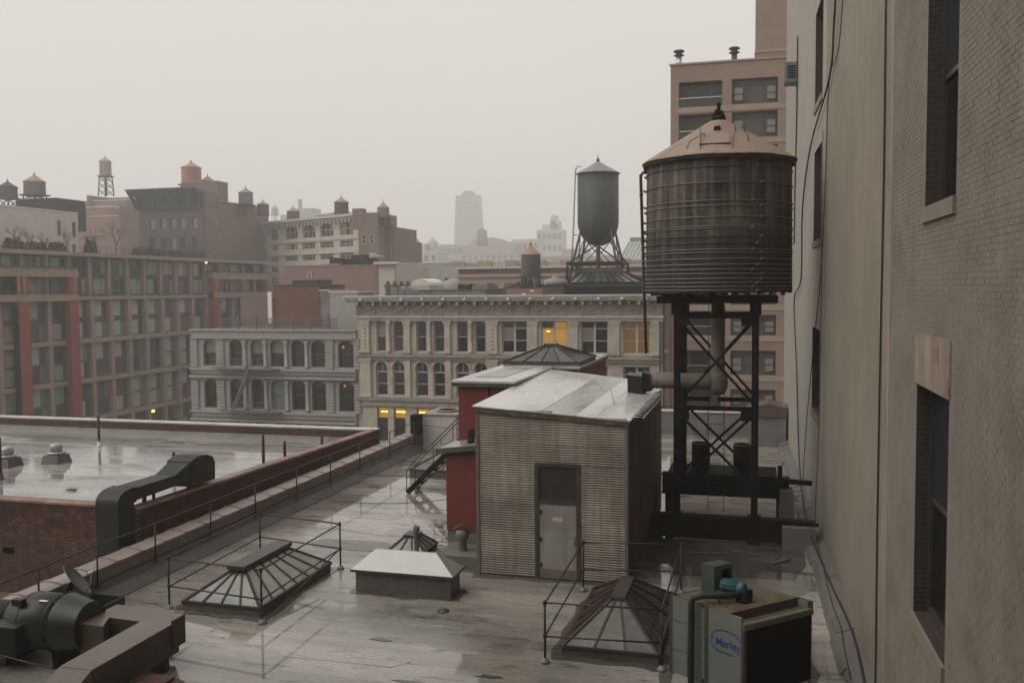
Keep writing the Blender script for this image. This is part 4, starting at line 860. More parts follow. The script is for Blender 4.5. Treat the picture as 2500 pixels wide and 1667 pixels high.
# ------------------------------------------------------------------ brick laying
def lay_bricks(parent, m, holes_fn, u0, u1, z0, z1, to_local, rank, nbig=300, L_=.203, H_=.062, J=.011, depth=.012, name='brick', proud=.006):
    """stretcher bond; the bricks that show largest are parts of their own, the rest one joined part"""
    cells = []; zz = z0; row = 0
    while zz + H_ <= z1:
        uu = u0 - (L_ + J) / 2 * (row % 2)
        while uu < u1:
            a, b_ = max(u0, uu), min(u1, uu + L_)
            if b_ - a > .05 and not holes_fn((a + b_) / 2, zz + H_ / 2, (b_ - a) / 2): cells.append((a, b_, zz, zz + H_))
            uu += L_ + J
        zz += H_ + J; row += 1
    cells.sort(key=rank, reverse=True)
    cache = {}; rest = MB()
    for i, (a, b_, c, d) in enumerate(cells):
        pr = random.uniform(.3, 1) * proud; w_, h_ = b_ - a - random.uniform(0, .004), d - c
        if i < nbig:
            key = round(w_, 2)
            if key not in cache:
                mb = MB(); mb.box(0, key, -1, 0, 0, h_)
                mb.v = [(x, y_ * depth, z) for x, y_, z in mb.v]
                # worn arris
                me = mb.data(); me.materials.append(m); cache[key] = me
            o = inst(name, cache[key], parent, to_local(a, c, pr), 0.0); o.scale = (1 if to_local(1, 0, 0)[0] > to_local(0, 0, 0)[0] else -1, 1, 1)
        else:
            p, q = to_local(a, c, pr), to_local(b_, d, pr); rest.box(p[0], q[0], p[1] - depth, p[1], p[2], q[2])
    if rest.v: part('brickwork', rest, m, parent, w=False, kind='stuff')

# ------------------------------------------------------------------ tall building on our right (own frame: x back along the wall, y into it)
m_wallpaint = mat('dirty_cream_paint', (.275, .238, .185), .75, .16, .35, .45, 40, (.2, .172, .135), .6, .45, .3, streak=(.18, .155, .12), streak_amt=.6)
m_wallpaint_b = mat('painted_brick', (.25, .22, .18), .75, .22, 1.2, .45, 45, (.185, .165, .14), .65, .6, .25, streak=(.17, .155, .13), streak_amt=.55, rand=.06)
m_wallpaint_w = mat('pale_wall_paint', (.33, .305, .265), .65, .1, .6, .2, 30, (.36, .33, .3), .5, .4, streak=(.3, .275, .245), streak_amt=.55)
m_wall_far = brick_mat('painted_brick_far', (.44, .395, .345), (.41, .365, .32), (.36, .315, .275), horiz='y', bump=.5, rough=.7, var=.12)
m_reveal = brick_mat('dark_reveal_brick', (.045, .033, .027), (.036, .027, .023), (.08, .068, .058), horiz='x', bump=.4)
m_drip = mat('run_off_stain', (.215, .188, .152), .8, .3, 3)
m_stone_sill = mat('stone_sill', (.235, .195, .16), .7, .15, 2, .2, 20, (.15, .115, .09), .5, 2)
ANG = math.atan2(-1, .03)
wl = thing('wall_building', 'tall cream painted brick wall with deep windows rising on the right', 'building', (2.67, 0, 0), ANG)
# in this frame a point Y metres ahead on the wall is x = -Y * 1.00045
S_ = 1.00045
def holes_wall():
    H = []
    H.append((AW(2125, 470).y, AW(2197, 400).y, 29.0, 32.6)); H.append((AW(2106, 900).y, AW(2181, 900).y, 23.0, 26.45))
    ya, yb = AW(1868, 600).y, AW(1885, 600).y
    for z0, z1 in ((33.9, 37), (29.4, 32.4), (23.7, 26.5)): H.append((yb, ya, z0, z1))
    return [(min(a, b_), max(a, b_), z0, z1) for a, b_, z0, z1 in H]
WH = holes_wall()
def wallgrid(mb, x0, x1, z0, z1, holes, d=.3, y=0.0, reveal=None):
    xs = sorted({x0, x1} | {h[0] for h in holes} | {h[1] for h in holes}); zs = sorted({z0, z1} | {h[2] for h in holes} | {h[3] for h in holes})
    xs = [x for x in xs if x0 <= x <= x1]; zs = [z for z in zs if z0 <= z <= z1]
    for za, zb_ in zip(zs, zs[1:]):
        run = None
        for xa, xb in zip(xs, xs[1:]):
            cxm, czm = (xa + xb) / 2, (za + zb_) / 2
            solid = not any(h[0] < cxm < h[1] and h[2] < czm < h[3] for h in holes)
            if solid: run = (run[0], xb) if run else (xa, xb)
            if run and (not solid or xb == xs[-1]):
                mb.face([(run[0], y, za), (run[1], y, za), (run[1], y, zb_), (run[0], y, zb_)]); run = None
    rv = reveal or mb
    for a, b_, c, e_ in [h[:4] for h in holes]:
        rv.face([(a, y, c), (a, y, e_), (a, y + d, e_), (a, y + d, c)]).face([(b_, y, c), (b_, y + d, c), (b_, y + d, e_), (b_, y, e_)])
        rv.face([(a, y, e_), (b_, y, e_), (b_, y + d, e_), (a, y + d, e_)]).face([(a, y, c), (a, y + d, c), (b_, y + d, c), (b_, y, c)])
    return mb
loc_holes = [(-b_ * S_, -a * S_, z0, z1) for a, b_, z0, z1 in WH]
near_h = [h for h in loc_holes if h[0] > -17.3]; far_h = [h for h in loc_holes if h[0] < -17.3]
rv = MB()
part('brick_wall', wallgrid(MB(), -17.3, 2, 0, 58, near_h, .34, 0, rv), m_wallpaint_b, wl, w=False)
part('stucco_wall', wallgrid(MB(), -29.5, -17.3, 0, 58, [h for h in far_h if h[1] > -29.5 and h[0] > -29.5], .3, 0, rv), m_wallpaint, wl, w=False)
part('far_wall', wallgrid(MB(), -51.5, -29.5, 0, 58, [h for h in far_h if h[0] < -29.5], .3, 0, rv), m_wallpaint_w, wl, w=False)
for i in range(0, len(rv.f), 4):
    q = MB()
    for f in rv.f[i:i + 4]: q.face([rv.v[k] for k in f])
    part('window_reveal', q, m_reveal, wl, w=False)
part('core', MB().box(-51.5, 2, .5, 14, 0, 58), m_wallpaint, wl, w=False)
part('end_wall', MB().box(-51.5, -51.4, 0, .5, 0, 58), m_wallpaint, wl, w=False)
random.seed(21)
lay_bricks(wl, m_wallpaint_b, lambda x, z, hw: any(h[0] - hw - .02 < x < h[1] + hw + .02 and h[2] - .05 < z < h[3] + .05 for h in near_h),
           -17.28, -8.6, 20.6, 33.6, lambda uu, z, p: (uu, -p + .0115, z), lambda c: -(-c[0]) - .55 * abs((c[2] + c[3]) / 2 - 27.2), proud=.005)
m_sash = mat('dark_sash', (.05, .045, .04), .5, .2, 3); m_pane_dk = pane_mat('dark_pane', (.012, .013, .012)); m_pane_teal = pane_mat('reflection_tint_pane', (.03, .038, .038), .04)  # faint teal of the upper panes is a reflection put into the colour
for h in loc_holes:
    a, b_, c, e_ = h; w_ = part('window', MB().box(a, a + .08, .2, .29, c, e_).box(b_ - .08, b_, .2, .29, c, e_).box(a + .08, b_ - .08, .2, .29, c, c + .1).box(a + .08, b_ - .08, .2, .29, e_ - .1, e_).box(a + .08, b_ - .08, .22, .29, (c + e_) / 2 - .04, (c + e_) / 2 + .04), m_sash, wl, w=False)
    part('pane', MB().box(a + .08, b_ - .08, .25, .265, c + .1, (c + e_) / 2 - .04), m_pane_dk, w_, w=False)
    part('pane', MB().box(a + .08, b_ - .08, .23, .245, (c + e_) / 2 + .04, e_ - .1), m_pane_teal, w_, w=False)
    part('sill', MB().box(a - .04, b_ + .04, -.05, .2, c - .22, c - .002), m_stone_sill, w_, w=False)
h = near_h[1]
m_rustplate = mat('peeling_rusty_lintel', (.33, .265, .215), .65, .2, 2, .3, 30, (.16, .07, .035), .8, 1.6, streak=(.15, .065, .035), streak_amt=.6)
part('lintel_panel', MB().box(h[0] - .1, h[1] + .08, -.02, .05, h[3] - .0, h[3] + .75), m_rustplate, wl, w=False, label='peeling rusty panel over the lower window')
part('pilaster_joint', MB().box(-17.34, -17.26, -.012, .0, 20, 58), m_wallpaint_w, wl, w=False)
part('roof', MB().box(-51.5, 2, .0, 14, 58, 58.2), m_flash, wl, w=False)
def wire_on_wall(pts, r, label, off=.05, group=None, name='wall_cable'):
    P = [AW(p_[0], p_[1], 2.67 - (p_[2] if len(p_) > 2 else off)) for p_ in pts]; out = []
    for i in range(len(P) - 1):
        p0, p1, p2, p3 = P[max(0, i - 1)], P[i], P[i + 1], P[min(len(P) - 1, i + 2)]
        for k in range(4):
            s = k / 4; out.append(.5 * ((2 * p1) + (p2 - p0) * s + (2 * p0 - 5 * p1 + 4 * p2 - p3) * s * s + (3 * p1 - p0 - 3 * p2 + p3) * s ** 3))
    out.append(P[-1]); return solo(name, MB().path(out, r, 6), m_cable, label, 'cable', group)
wire_on_wall([(1921, -30), (1915, 60), (1905, 180), (1862, 335), (1843, 480), (1840, 640), (1824, 690), (1830, 850), (1836, 1060, .1), (1851, 1190, .3), (1900, 1320, .48), (1958, 1450, .52), (1990, 1590, .54)], .028, 'thick slack black cable sweeping down the cream wall to the roof', .08)
wire_on_wall([(1938, -30), (1925, 120), (1905, 182), (1896, 400), (1886, 620), (1868, 800), (1850, 1000), (1840, 1180)], .014, 'thin slack wire crossing the thick cable on the cream wall', .05)
wire_on_wall([(2035, -40), (2030, 400), (2022, 800), (2015, 1200), (2012, 1450), (2010, 1600)], .018, 'straight black cable running down the cream wall beside the deep windows', .03)
wire_on_wall([(1890, 300), (1886, 700), (1880, 1000), (1872, 1200), (1880, 1300), (1900, 1420)], .01, 'fine straight wire on the cream wall near the slit windows', .03)
wire_on_wall([(1850, 1180, .3), (1880, 1260, .46), (1910, 1380, .5), (1932, 1440, .5), (1938, 1480, .5), (1955, 1560, .5)], .013, 'thin conduit stepping down the wall foot behind the cooling unit', .12)
wire_on_wall([(1832, 85), (1831, 200), (1829, 310), (1826, 430), (1824, 560)], .03, 'dark downpipe on the far end of the cream wall below the air conditioner', .06, name='wall_pipe')
t = thing('window_air_conditioner', 'small boxy air conditioner projecting from the far end of the cream wall', 'air conditioner', (AW(1830, 170).x - .3, AW(1830, 170).y, 37))
q = AW(1832, 170)
part('case', MB().box(q.x - .55, q.x + .05, q.y - .1, q.y + .9, 36.75, 37.6), m_casing, t); part('grille', MB().box(q.x - .42, q.x - .08, q.y - .115, q.y - .101, 36.9, 37.45), m_void, t)
for i in range(5): part('fin', MB().box(q.x - .42, q.x - .08, q.y - .125, q.y - .116, 36.95 + i * .1, 36.98 + i * .1), m_casing, t)

# ------------------------------------------------------------------ brick neighbour on the left
random.seed(33)
nb = thing('brick_neighbour', 'low red brick building with wide wet reflecting roof left of the parapet', 'building', (-30, 30, 0))
NX1, NY0, NY1 = -17.22, 22.3, 39.6
part('wall', MB().box(-46, NX1, NY0, NY1, 0, 20.7), m_brick_joint, nb)
part('roof_deck', MB().box(-46, NX1 - .3, NY0 + .3, NY1 - .3, 20.7, 20.74), m_roof2, nb)
for i in range(16):
    a = NY0 + .3 + i * 1.04
    for x0, x1 in ((-46, -33.5 + (i % 3) * 2), (-33.5 + (i % 3) * 2, NX1 - .32)):
        part('roofing_sheet', MB().hexa([(x0, a, 20.742), (x1, a, 20.742), (x1, a + 1.1, 20.746), (x0, a + 1.1, 20.746)], [(x0, a, 20.748), (x1, a, 20.748), (x1, a + 1.1, 20.752), (x0, a + 1.1, 20.752)]), m_roof2, nb)
part('front_parapet', MB().box(-46, -18.05, NY0 + .012, NY0 + .3, 20.7, 21.68), m_brick_joint, nb)
zf = lambda Y: 21.72 - .3 * (Y - NY0) / (NY1 - NY0)
part('side_parapet', MB().hexa([(NX1 - .3, NY0 + .012, 20.7), (NX1 - .012, NY0 + .012, 20.7), (NX1 - .012, NY1, 20.7), (NX1 - .3, NY1, 20.7)], [(NX1 - .3, NY0 + .012, zf(NY0) - .06), (NX1 - .012, NY0 + .012, zf(NY0) - .06), (NX1 - .012, NY1, zf(NY1) - .06), (NX1 - .3, NY1, zf(NY1) - .06)]), m_brick_joint, nb)
part('far_parapet', MB().box(-46, NX1 - .3, NY1 - .3, NY1, 20.7, 21.36), m_brick_joint, nb)
part('far_flashing', MB().ext([(-46, NY1 - .315, 20.75), (-46, NY1 - .75, 20.75), (-46, NY1 - .315, 21.0)], (28.4, 0, 0)), m_flash, nb)
i = 0; x = -46.0
while x < -18.2:
    part('front_coping', MB().hexa([(x, NY0 - .03, 21.68), (x + .895, NY0 - .03, 21.68), (x + .895, NY0 + .34, 21.68), (x, NY0 + .34, 21.68)], [(x, NY0 - .02, 21.74), (x + .895, NY0 - .02, 21.74), (x + .895, NY0 + .3, 21.77), (x, NY0 + .3, 21.77)]), m_coping_r, nb); x += .9
y_ = NY0
while y_ < NY1 - .5:
    part('side_coping', MB().hexa([(NX1 - .34, y_, zf(y_) - .06), (NX1 + .03, y_, zf(y_) - .06), (NX1 + .03, y_ + .9, zf(y_ + .9) - .06), (NX1 - .34, y_ + .9, zf(y_ + .9) - .06)], [(NX1 - .3, y_, zf(y_) + .02), (NX1 + .0, y_, zf(y_)), (NX1, y_ + .9, zf(y_ + .9)), (NX1 - .3, y_ + .9, zf(y_ + .9) + .02)]), m_coping_r, nb); y_ += .905
x = -46.0
while x < NX1 - .3:
    part('far_coping', MB().box(x, min(NX1, x + 1.19), NY1 - .36, NY1 + .05, 21.362 + random.uniform(0, .012), 21.44), m_coping_w, nb); x += 1.2
o_ = XF[nb.name][0]
lay_bricks(nb, m_brick_red, lambda x, z, hw: (-17.98 < x < -17.3 and z > 30), -25.6, NX1 - .83, 18.9, 21.67, lambda uu, z, p: (uu - o_[0], NY0 + .01 - p - o_[1], z - o_[2]), lambda c: c[0] * .2 - abs(c[2] - 20.8), L_=.21, H_=.066)
sb = MB(); zz = 19.6; row = 0
while zz < 21.6:                                        # long return wall, seen at a slant
    yy = NY0 + .0 + (.11 if row % 2 else 0)
    while yy < NY1 - .1:
        if zz + .066 < zf(yy) - .06: sb.box(NX1 - .012, NX1 + random.uniform(-.003, .004), yy, yy + .21, zz, zz + .066)
        yy += .221
    zz += .077; row += 1
part('brickwork', sb, m_brick_red, nb, kind='stuff')
sb = MB(); zz = 21.0; row = 0
while zz < 21.3:
    xx = -40 + (.11 if row % 2 else 0)
    while xx < NX1 - .4: sb.box(xx, xx + .21, NY1 - .312 - random.uniform(0, .004), NY1 - .299, zz, zz + .066); xx += .221
    zz += .077; row += 1
part('brickwork', sb, m_brick_red, nb, kind='stuff')
part('notch_wall', MB().box(-18.04, NX1 - .31, NY0 + .5, NY0 + .8, 18.5, 20.9), m_brick_joint, nb)
part('air_brick', MB().box(-21.95, -21.55, NY0 - .012, NY0 - .004, 20.1, 20.28), m_void, nb)
# vents
for px, py, lb in ((130, 1062, 'mushroom vent with silver cap on the brick neighbour roof beside the tall post'), (18, 1070, 'mushroom vent with silver cap at the far side of the brick neighbour roof')):
    p = AZ(px, py, 20.75); t = thing('mushroom_vent', lb, 'roof vent', (p.x, p.y, 20.75), group='mushroom vents on the brick neighbour')
    part('plinth', MB().hexa([(p.x - .42, p.y - .42, 20.75), (p.x + .42, p.y - .42, 20.75), (p.x + .42, p.y + .42, 20.75), (p.x - .42, p.y + .42, 20.75)], [(p.x - .34, p.y - .34, 21.1), (p.x + .34, p.y - .34, 21.1), (p.x + .34, p.y + .34, 21.1), (p.x - .34, p.y + .34, 21.1)]), m_curb, t)
    part('collar', MB().lathe([(.3, 0), (.36, .04), (.36, .1), (.24, .13)], p.x, p.y, 21.1, 18), m_cream_coat, t)
    part('cap', MB().lathe([(.22, 0), (.25, .03), (.25, .24), (.2, .31), (.05, .34)], p.x, p.y, 21.24, 18), m_cream_coat, t)
PL = ['by the far vent', 'beside the mushroom vents', 'behind the black duct', 'nearest the skylight side parapet', 'next to the tallest side post', 'nearest the far parapet corner']
for (px, py, pt), lb in zip(((2, 1100, 1003), (228, 1025, 953), (400, 1090, 1037), (606, 1088, 998), (655, 1082, 1012), (740, 1048, 1000)), PL):
    p = AZ(px, py, 20.75); r = ray(px, pt); tt = math.hypot(p.x, p.y) / math.hypot(r.x, r.y); zt = HZ + r.z * tt
    t = thing('vent_stack', 'dark red vent stack on the wet neighbour roof ' + lb, 'vent stack', (p.x, p.y, 20.75), group='vent stacks on the brick neighbour')
    part('pipe', MB().lathe([(.06, 0), (.06, zt - 20.75 - .06), (.052, zt - 20.75 - .05), (.052, zt - 20.75)], p.x, p.y, 20.75, 10), m_redpipe, t)
    part('boot', MB().lathe([(.16, 0), (.09, .05), (.075, .22), (.065, .24)], p.x, p.y, 20.75, 10), m_coping_w if px in (228,) else m_redpipe, t)
p = AZ(163, 1126, 20.75); mb = MB()
for i in range(60):
    a, l = random.uniform(0, 6.28), random.uniform(.08, .3); b0 = Vector((p.x + random.uniform(-.22, .22), p.y + random.uniform(-.08, .08), 20.75)); tip = b0 + Vector((math.cos(a) * l, math.sin(a) * l, random.uniform(.05, .16)))
    mb.face([b0, b0 + Vector((.02, 0, 0)), tip])
solo('weed_tuft', mb, m_weed, 'small green weed tuft in a seam of the wet neighbour roof', 'weed')
# black exhaust duct climbing the notch
t = thing('exhaust_duct', 'black rectangular exhaust duct climbing the brick wall and bending to a fan housing', 'duct', (-17.7, 23, 18.6))
DXa, DXb = -18.02, -17.28
part('riser', MB().box(DXa, DXb, 21.58, 22.26, 18.4, 22.0), m_black_duct, t)
pts = [(21.58, 22.0)] + [(22.18 - .6 * math.cos(i * math.pi / 12), 22.0 + .32 * math.sin(i * math.pi / 12)) for i in range(1, 7)] + [(22.4, 22.3), (22.4, 22.0)]
part('elbow', MB().ext([(DXa, y_, z) for y_, z in pts], (DXb - DXa, 0, 0)), m_black_duct, t)
part('run', MB().hexa([(DXa + .02, 22.3, 21.92), (DXb - .02, 22.3, 21.92), (DXb - .02, 24.3, 21.95), (DXa + .02, 24.3, 21.95)], [(DXa + .02, 22.3, 22.29), (DXb - .02, 22.3, 22.29), (DXb - .02, 24.3, 22.27), (DXa + .02, 24.3, 22.27)]), m_black_duct, t)
part('transition', MB().hexa([(DXa + .02, 24.25, 21.93), (DXb - .02, 24.25, 21.93), (DXb - .04, 25.3, 21.85), (DXa - .05, 25.3, 21.85)], [(DXa + .02, 24.25, 22.28), (DXb - .02, 24.25, 22.28), (DXb - .04, 25.0, 22.52), (DXa - .05, 25.0, 22.52)]), m_black_duct, t)
pts = [(25.0, 21.75), (26.3, 21.75), (26.32, 22.3), (26.2, 22.5), (25.9, 22.62), (25.4, 22.66), (25.0, 22.55)]
part('fan_housing', MB().ext([(DXa - .12, y_, z) for y_, z in pts], (.86, 0, 0)), m_black_duct, t)
part('flange', MB().box(DXa - .02, DXb + .02, 22.28, 22.34, 21.89, 22.32), m_black_duct, t)
for yy in (23.4, 25.6): part('support', MB().box(-17.85, -17.75, yy - .04, yy + .04, 20.75, 21.93).box(-17.5, -17.44, yy - .04, yy + .04, 20.75, 21.93), m_pipe_dk, t)
for i in range(5): part('seam', MB().box(DXa - .006, DXb + .006, 21.574, 21.58, 18.8 + i * .7, 18.83 + i * .7), m_black_duct, t)
# ------------------------------------------------------------------ facades
random.seed(44)
_wc = {}
def window(parent, x0, x1, z0, z1, d, fm, pms, style='hung', fw=.07, sill=None):
    """frame is a part, panes and sill its sub-parts; alike windows share meshes"""
    w, h = round(x1 - x0, 2), round(z1 - z0, 2); key = (w, h, style, fm.name, fw)
    if key not in _wc:
        f = MB().box(0, fw, -.1, 0, 0, h).box(w - fw, w, -.1, 0, 0, h).box(fw, w - fw, -.1, 0, 0, fw).box(fw, w - fw, -.1, 0, h - fw, h)
        P = []
        if style == 'hung':
            f.box(fw, w - fw, -.09, 0, h * .48, h * .48 + fw * .9); P = [(fw, w - fw, h * .48 + fw, h - fw, -.07), (fw, w - fw, fw, h * .48, -.04)]
        elif style == 'arch':
            f.box(fw, w - fw, -.09, 0, h * .68, h * .68 + fw * 1.4).box(fw, w - fw, -.09, 0, h * .34, h * .34 + fw * .8).box(w / 2 - fw * .3, w / 2 + fw * .3, -.08, 0, h * .7, h)
            P = [(fw, w - fw, h * .68 + fw, h - fw, -.06), (fw, w - fw, h * .34 + fw, h * .68, -.05), (fw, w - fw, fw, h * .34, -.04)]
        elif style == 'pair':
            m = w / 2
            f.box(m - fw * 1.1, m + fw * 1.1, -.12, 0, fw, h - fw).box(fw, m - fw, -.1, 0, h * .76, h * .76 + fw).box(m + fw, w - fw, -.1, 0, h * .76, h * .76 + fw)
            f.box(fw, m - fw, -.09, 0, h * .38, h * .38 + fw * .8).box(m + fw, w - fw, -.09, 0, h * .38, h * .38 + fw * .8)
            for a, b_ in ((fw, m - fw * 1.1), (m + fw * 1.1, w - fw)): P += [(a, b_, h * .76 + fw, h - fw, -.06), (a, b_, h * .38 + fw * .8, h * .76, -.06), (a, b_, fw, h * .38, -.04)]
        elif style == 'triple':
            a, b_ = w * .24, w * .72
            f.box(a - fw * .7, a + fw * .7, -.1, 0, fw, h - fw).box(b_ - fw * .7, b_ + fw * .7, -.1, 0, fw, h - fw)
            P = [(fw, a - fw * .7, fw, h - fw, -.05), (a + fw * .7, b_ - fw * .7, fw, h - fw, -.05), (b_ + fw * .7, w - fw, fw, h - fw, -.05)]
        elif style == 'tri3':
            for q in (1 / 3, 2 / 3): f.box(w * q - fw * .6, w * q + fw * .6, -.12, 0, fw, h - fw)
            f.box(fw, w / 3 - fw * .6, -.09, 0, h * .5, h * .5 + fw).box(w / 3 + fw * .6, w * 2 / 3 - fw * .6, -.09, 0, h * .5, h * .5 + fw).box(w * 2 / 3 + fw * .6, w - fw, -.09, 0, h * .5, h * .5 + fw)
            for a, b_ in ((fw, w / 3 - fw * .6), (w / 3 + fw * .6, w * 2 / 3 - fw * .6), (w * 2 / 3 + fw * .6, w - fw)): P.append((a, b_, fw, h - fw, -.05))
        else:
            P = [(fw, w - fw, fw, h - fw, -.05)]
        fme = f.data(); fme.materials.append(fm); _wc[key] = (fme, P)
    fme, P = _wc[key]
    o = inst('window', fme, parent, (x0, d, z0)); XF[o.name] = XF[parent.name]
    for i, p in enumerate(P):
        pm = pms[i % len(pms)] if not callable(pms) else pms(i)
        k2 = (p, pm.name)
        if k2 not in _wc:
            me = MB().box(p[0], p[1], p[4], p[4] + .015, p[2], p[3]).data(); me.materials.append(pm); _wc[k2] = me
        inst('pane', _wc[k2], o)
    if sill:
        k3 = ('sill', w, sill.name)
        if k3 not in _wc:
            me = MB().box(-.1, w + .1, -.42, -.1, -.14, -.003).data(); me.materials.append(sill); _wc[k3] = me
        inst('sill', _wc[k3], o)
    return o
def arch_fill(mb, x0, x1, z1, rise, d, y=0.0, n=10, seg=False):
    """stone left standing above a curved head inside a rectangular opening"""
    w = (x1 - x0) / 2; cx_ = (x0 + x1) / 2; P = []
    for i in range(n + 1):
        t = math.pi * i / n; P.append((cx_ - w * math.cos(t), z1 - rise + rise * math.sin(t)))
    for i in range(n):
        (a, b_), (c, e_) = P[i], P[i + 1]
        mb.face([(a, y + .002, b_), (c, y + .002, e_), (c, y + .002, z1), (a, y + .002, z1)]).face([(a, y, b_), (a, y + d, b_), (c, y + d, e_), (c, y, e_)])
    return P
def shell(parent, m, W, Dp, z1, roofm, par=.0):
    part('wall', MB().box(0, W, .42, Dp, 0, z1 - .05), m, parent, w=False)
    part('roof', MB().box(.02, W - .02, .44, Dp - .02, z1 - .05, z1), roofm, parent, w=False)
m_flat = mat('distant_flat_roof', (.16, .155, .15), .5, .2, .2)
# ---- cream loft building with garland frieze
CB = thing('cream_loft_building', 'ornate cream stone loft building with heavy cornice, garland frieze and arched windows', 'building', (-36.9, 80, 0))
m_stone = mat('cream_stone', (.50, .445, .37), .8, .14, .5, .3, 14, (.25, .21, .17), .5, .7, streak=(.24, .2, .165), streak_amt=.4)
m_stone2 = mat('grey_stone_frieze', (.29, .262, .228), .85, .2, .8, .4, 12, (.14, .125, .105), .6, 1.2)
m_corn = mat('cornice_paint', (.5, .475, .435), .6, .12, .8, .2, 12, (.27, .25, .22), .4, 1.2)
m_wframe = mat('cream_sash', (.47, .43, .375), .6, .1, 2)
m_wframe_d = mat('dark_sash_paint', (.09, .082, .072), .6, .15, 2)
m_blind = pane_mat('blind_pane', (.22, .21, .19), .2); m_lit = mat('lit_room', (.3, .17, .03), .5, .5, 1.6, emit=(1, .50, .06), estr=.22)
m_lamp = mat('lamp_strip', (.9, .6, .2), .5, 0, 1, emit=(1, .62, .12), estr=3.0); m_dimlit = mat('dim_lit_room', (.15, .09, .04), .3, .3, 1, emit=(1, .45, .12), estr=.05)
m_pane_gr = pane_mat('grey_pane', (.022, .023, .02), .06, alt=(.06, .058, .05), thr=.6)
XL = lambda px, py=800: AT(px / KD, py / KD, 80).x + 36.9
W_, CZ = 28.6, 26.9
up = [(919, 941), (960, 984), (1016, 1040), (1059, 1084), (1115, 1141), (1160, 1185)]; big = [(1225, 1286), (1321, 1383), (1418, 1484), (1521, 1587)]
H = []
for a, b_ in up: H.append((XL(a), XL(b_), 22.1, 24.95, 'n'))
for a, b_ in big: H.append((XL(a), XL(b_), 22.1, 24.95, 'b'))
for a, b_ in up: H.append((XL(a) - .12, XL(b_) + .12, 17.95, 21.15, 'a'))
for a, b_ in big: H.append((XL(a), XL(b_), 17.95, 21.0, 'b'))
for a, b_ in up: H.append((XL(a) - .1, XL(b_) + .1, 13.6, 16.85, 'l'))
for a, b_ in big: H.append((XL(a), XL(b_), 13.6, 16.6, 'b'))
fw_ = MB(); wallgrid(fw_, 0, W_, 0, CZ, H, .36)
for h in H:
    if h[4] == 'a': arch_fill(fw_, h[0], h[1], h[3], (h[1] - h[0]) / 2, .3)
    if h[4] == 'n': arch_fill(fw_, h[0], h[1], h[3], .35, .3)
part('facade', fw_, m_stone, CB, w=False); shell(CB, m_stone2, W_, 26, CZ, m_flat)
nl = 0
for h in H:
    if h[4] == 'n': window(CB, *h[:4], .36, m_wframe, random.choice([[m_pane_gr, m_pane_dk], [m_blind, m_pane_dk], [m_pane_dk, m_pane_gr]]), 'hung', .075, m_stone)
    elif h[4] == 'a': window(CB, *h[:4], .36, m_wframe, random.choice([[m_pane_gr, m_pane_dk, m_pane_dk], [m_pane_dk, m_blind, m_pane_gr], [m_pane_dk, m_pane_gr, m_pane_dk]]), 'arch', .09, m_stone)
    elif h[4] == 'b':
        lit = abs(h[0] - XL(1321)) < .1 and h[2] > 22; dim = abs(h[0] - XL(1521)) < .1 and h[2] > 22
        w_ = window(CB, *h[:4], .36, m_wframe, [m_pane_gr, m_lit, m_lit, m_lit, m_lit, m_lit] if lit else ([m_dimlit] if dim else [m_pane_gr, m_blind, m_pane_dk, m_pane_gr, m_pane_dk, m_pane_dk] if random.random() < .4 else [m_pane_dk, m_pane_gr, m_pane_dk]), 'pair', .085, m_stone)
        if lit: wpart('lamp', MB().box(h[0] + .45, h[0] + .75, .27, .285, 24.0, 24.1), m_lamp, w_)
    else:
        k = nl; nl += 1; w_ = window(CB, *h[:4], .36, m_wframe_d, [m_lit, m_pane_gr] if k < 3 else [m_pane_gr], 'hung', .09, m_stone)
        if k < 3:
            wpart('lamp', MB().box(h[0] + (.35 if k == 0 else .2), h[1] - .1, .255, .27, h[2] + 2.75, h[2] + 2.87), m_lamp, w_)
            wpart('shade', MB().box(h[0] + .1, h[1] - .1, .24, .254, h[2] + 1.4, h[2] + 2.25), m_pane_gr, w_)
# pilasters, bands, frieze, cornice
def pil(px0, px1, z0, z1, cap=True, d=.3, m=None):
    a, b_ = XL(px0), XL(px1); p = part('pilaster', MB().box(a, b_, -d, 0, z0, z1), m or m_stone, CB, w=False)
    if cap: part('capital', MB().box(a - .1, b_ + .1, -d - .1, 0, z1 - .22, z1 - .01).box(a - .05, b_ + .05, -d - .05, 0, z1 - .42, z1 - .218), m or m_stone, p, w=False); part('pilaster_base', MB().box(a - .08, b_ + .08, -d - .08, -.001, z0, z0 + .25), m or m_stone, p, w=False)
    return p
for a, b_ in ((882, 903), (988, 1002), (1087, 1100), (1191, 1215), (1292, 1312), (1389, 1411), (1490, 1513), (1593, 1615)): pil(a, b_, 22.0, 24.96)
for a, b_ in ((946, 955), (1046, 1054), (1146, 1155)):
    x = (XL(a) + XL(b_)) / 2; part('colonnette', MB().lathe([(.2, 0), (.2, .15), (.15, .2), (.13, 2.5), (.2, 2.65), (.24, 2.9)], x, -.2, 22.05, 12), m_stone, CB, w=False)
for i, (a, b_) in enumerate(((884, 901), (1194, 1212))):
    x0, x1 = XL(a), XL(b_)
    for k in range(6): part('carved_panel', MB().lathe([(.02, -.06), (.13, -.04), (.15, 0)], (x0 + x1) / 2, -.31, 22.5 + k * .36, 8, axis='y'), m_stone, CB, w=False)
for a, b_ in ((880, 905), (988, 1002), (1087, 1101), (1190, 1215)): pil(a, b_, 17.8, 21.5, a in (880, 1190), .25)
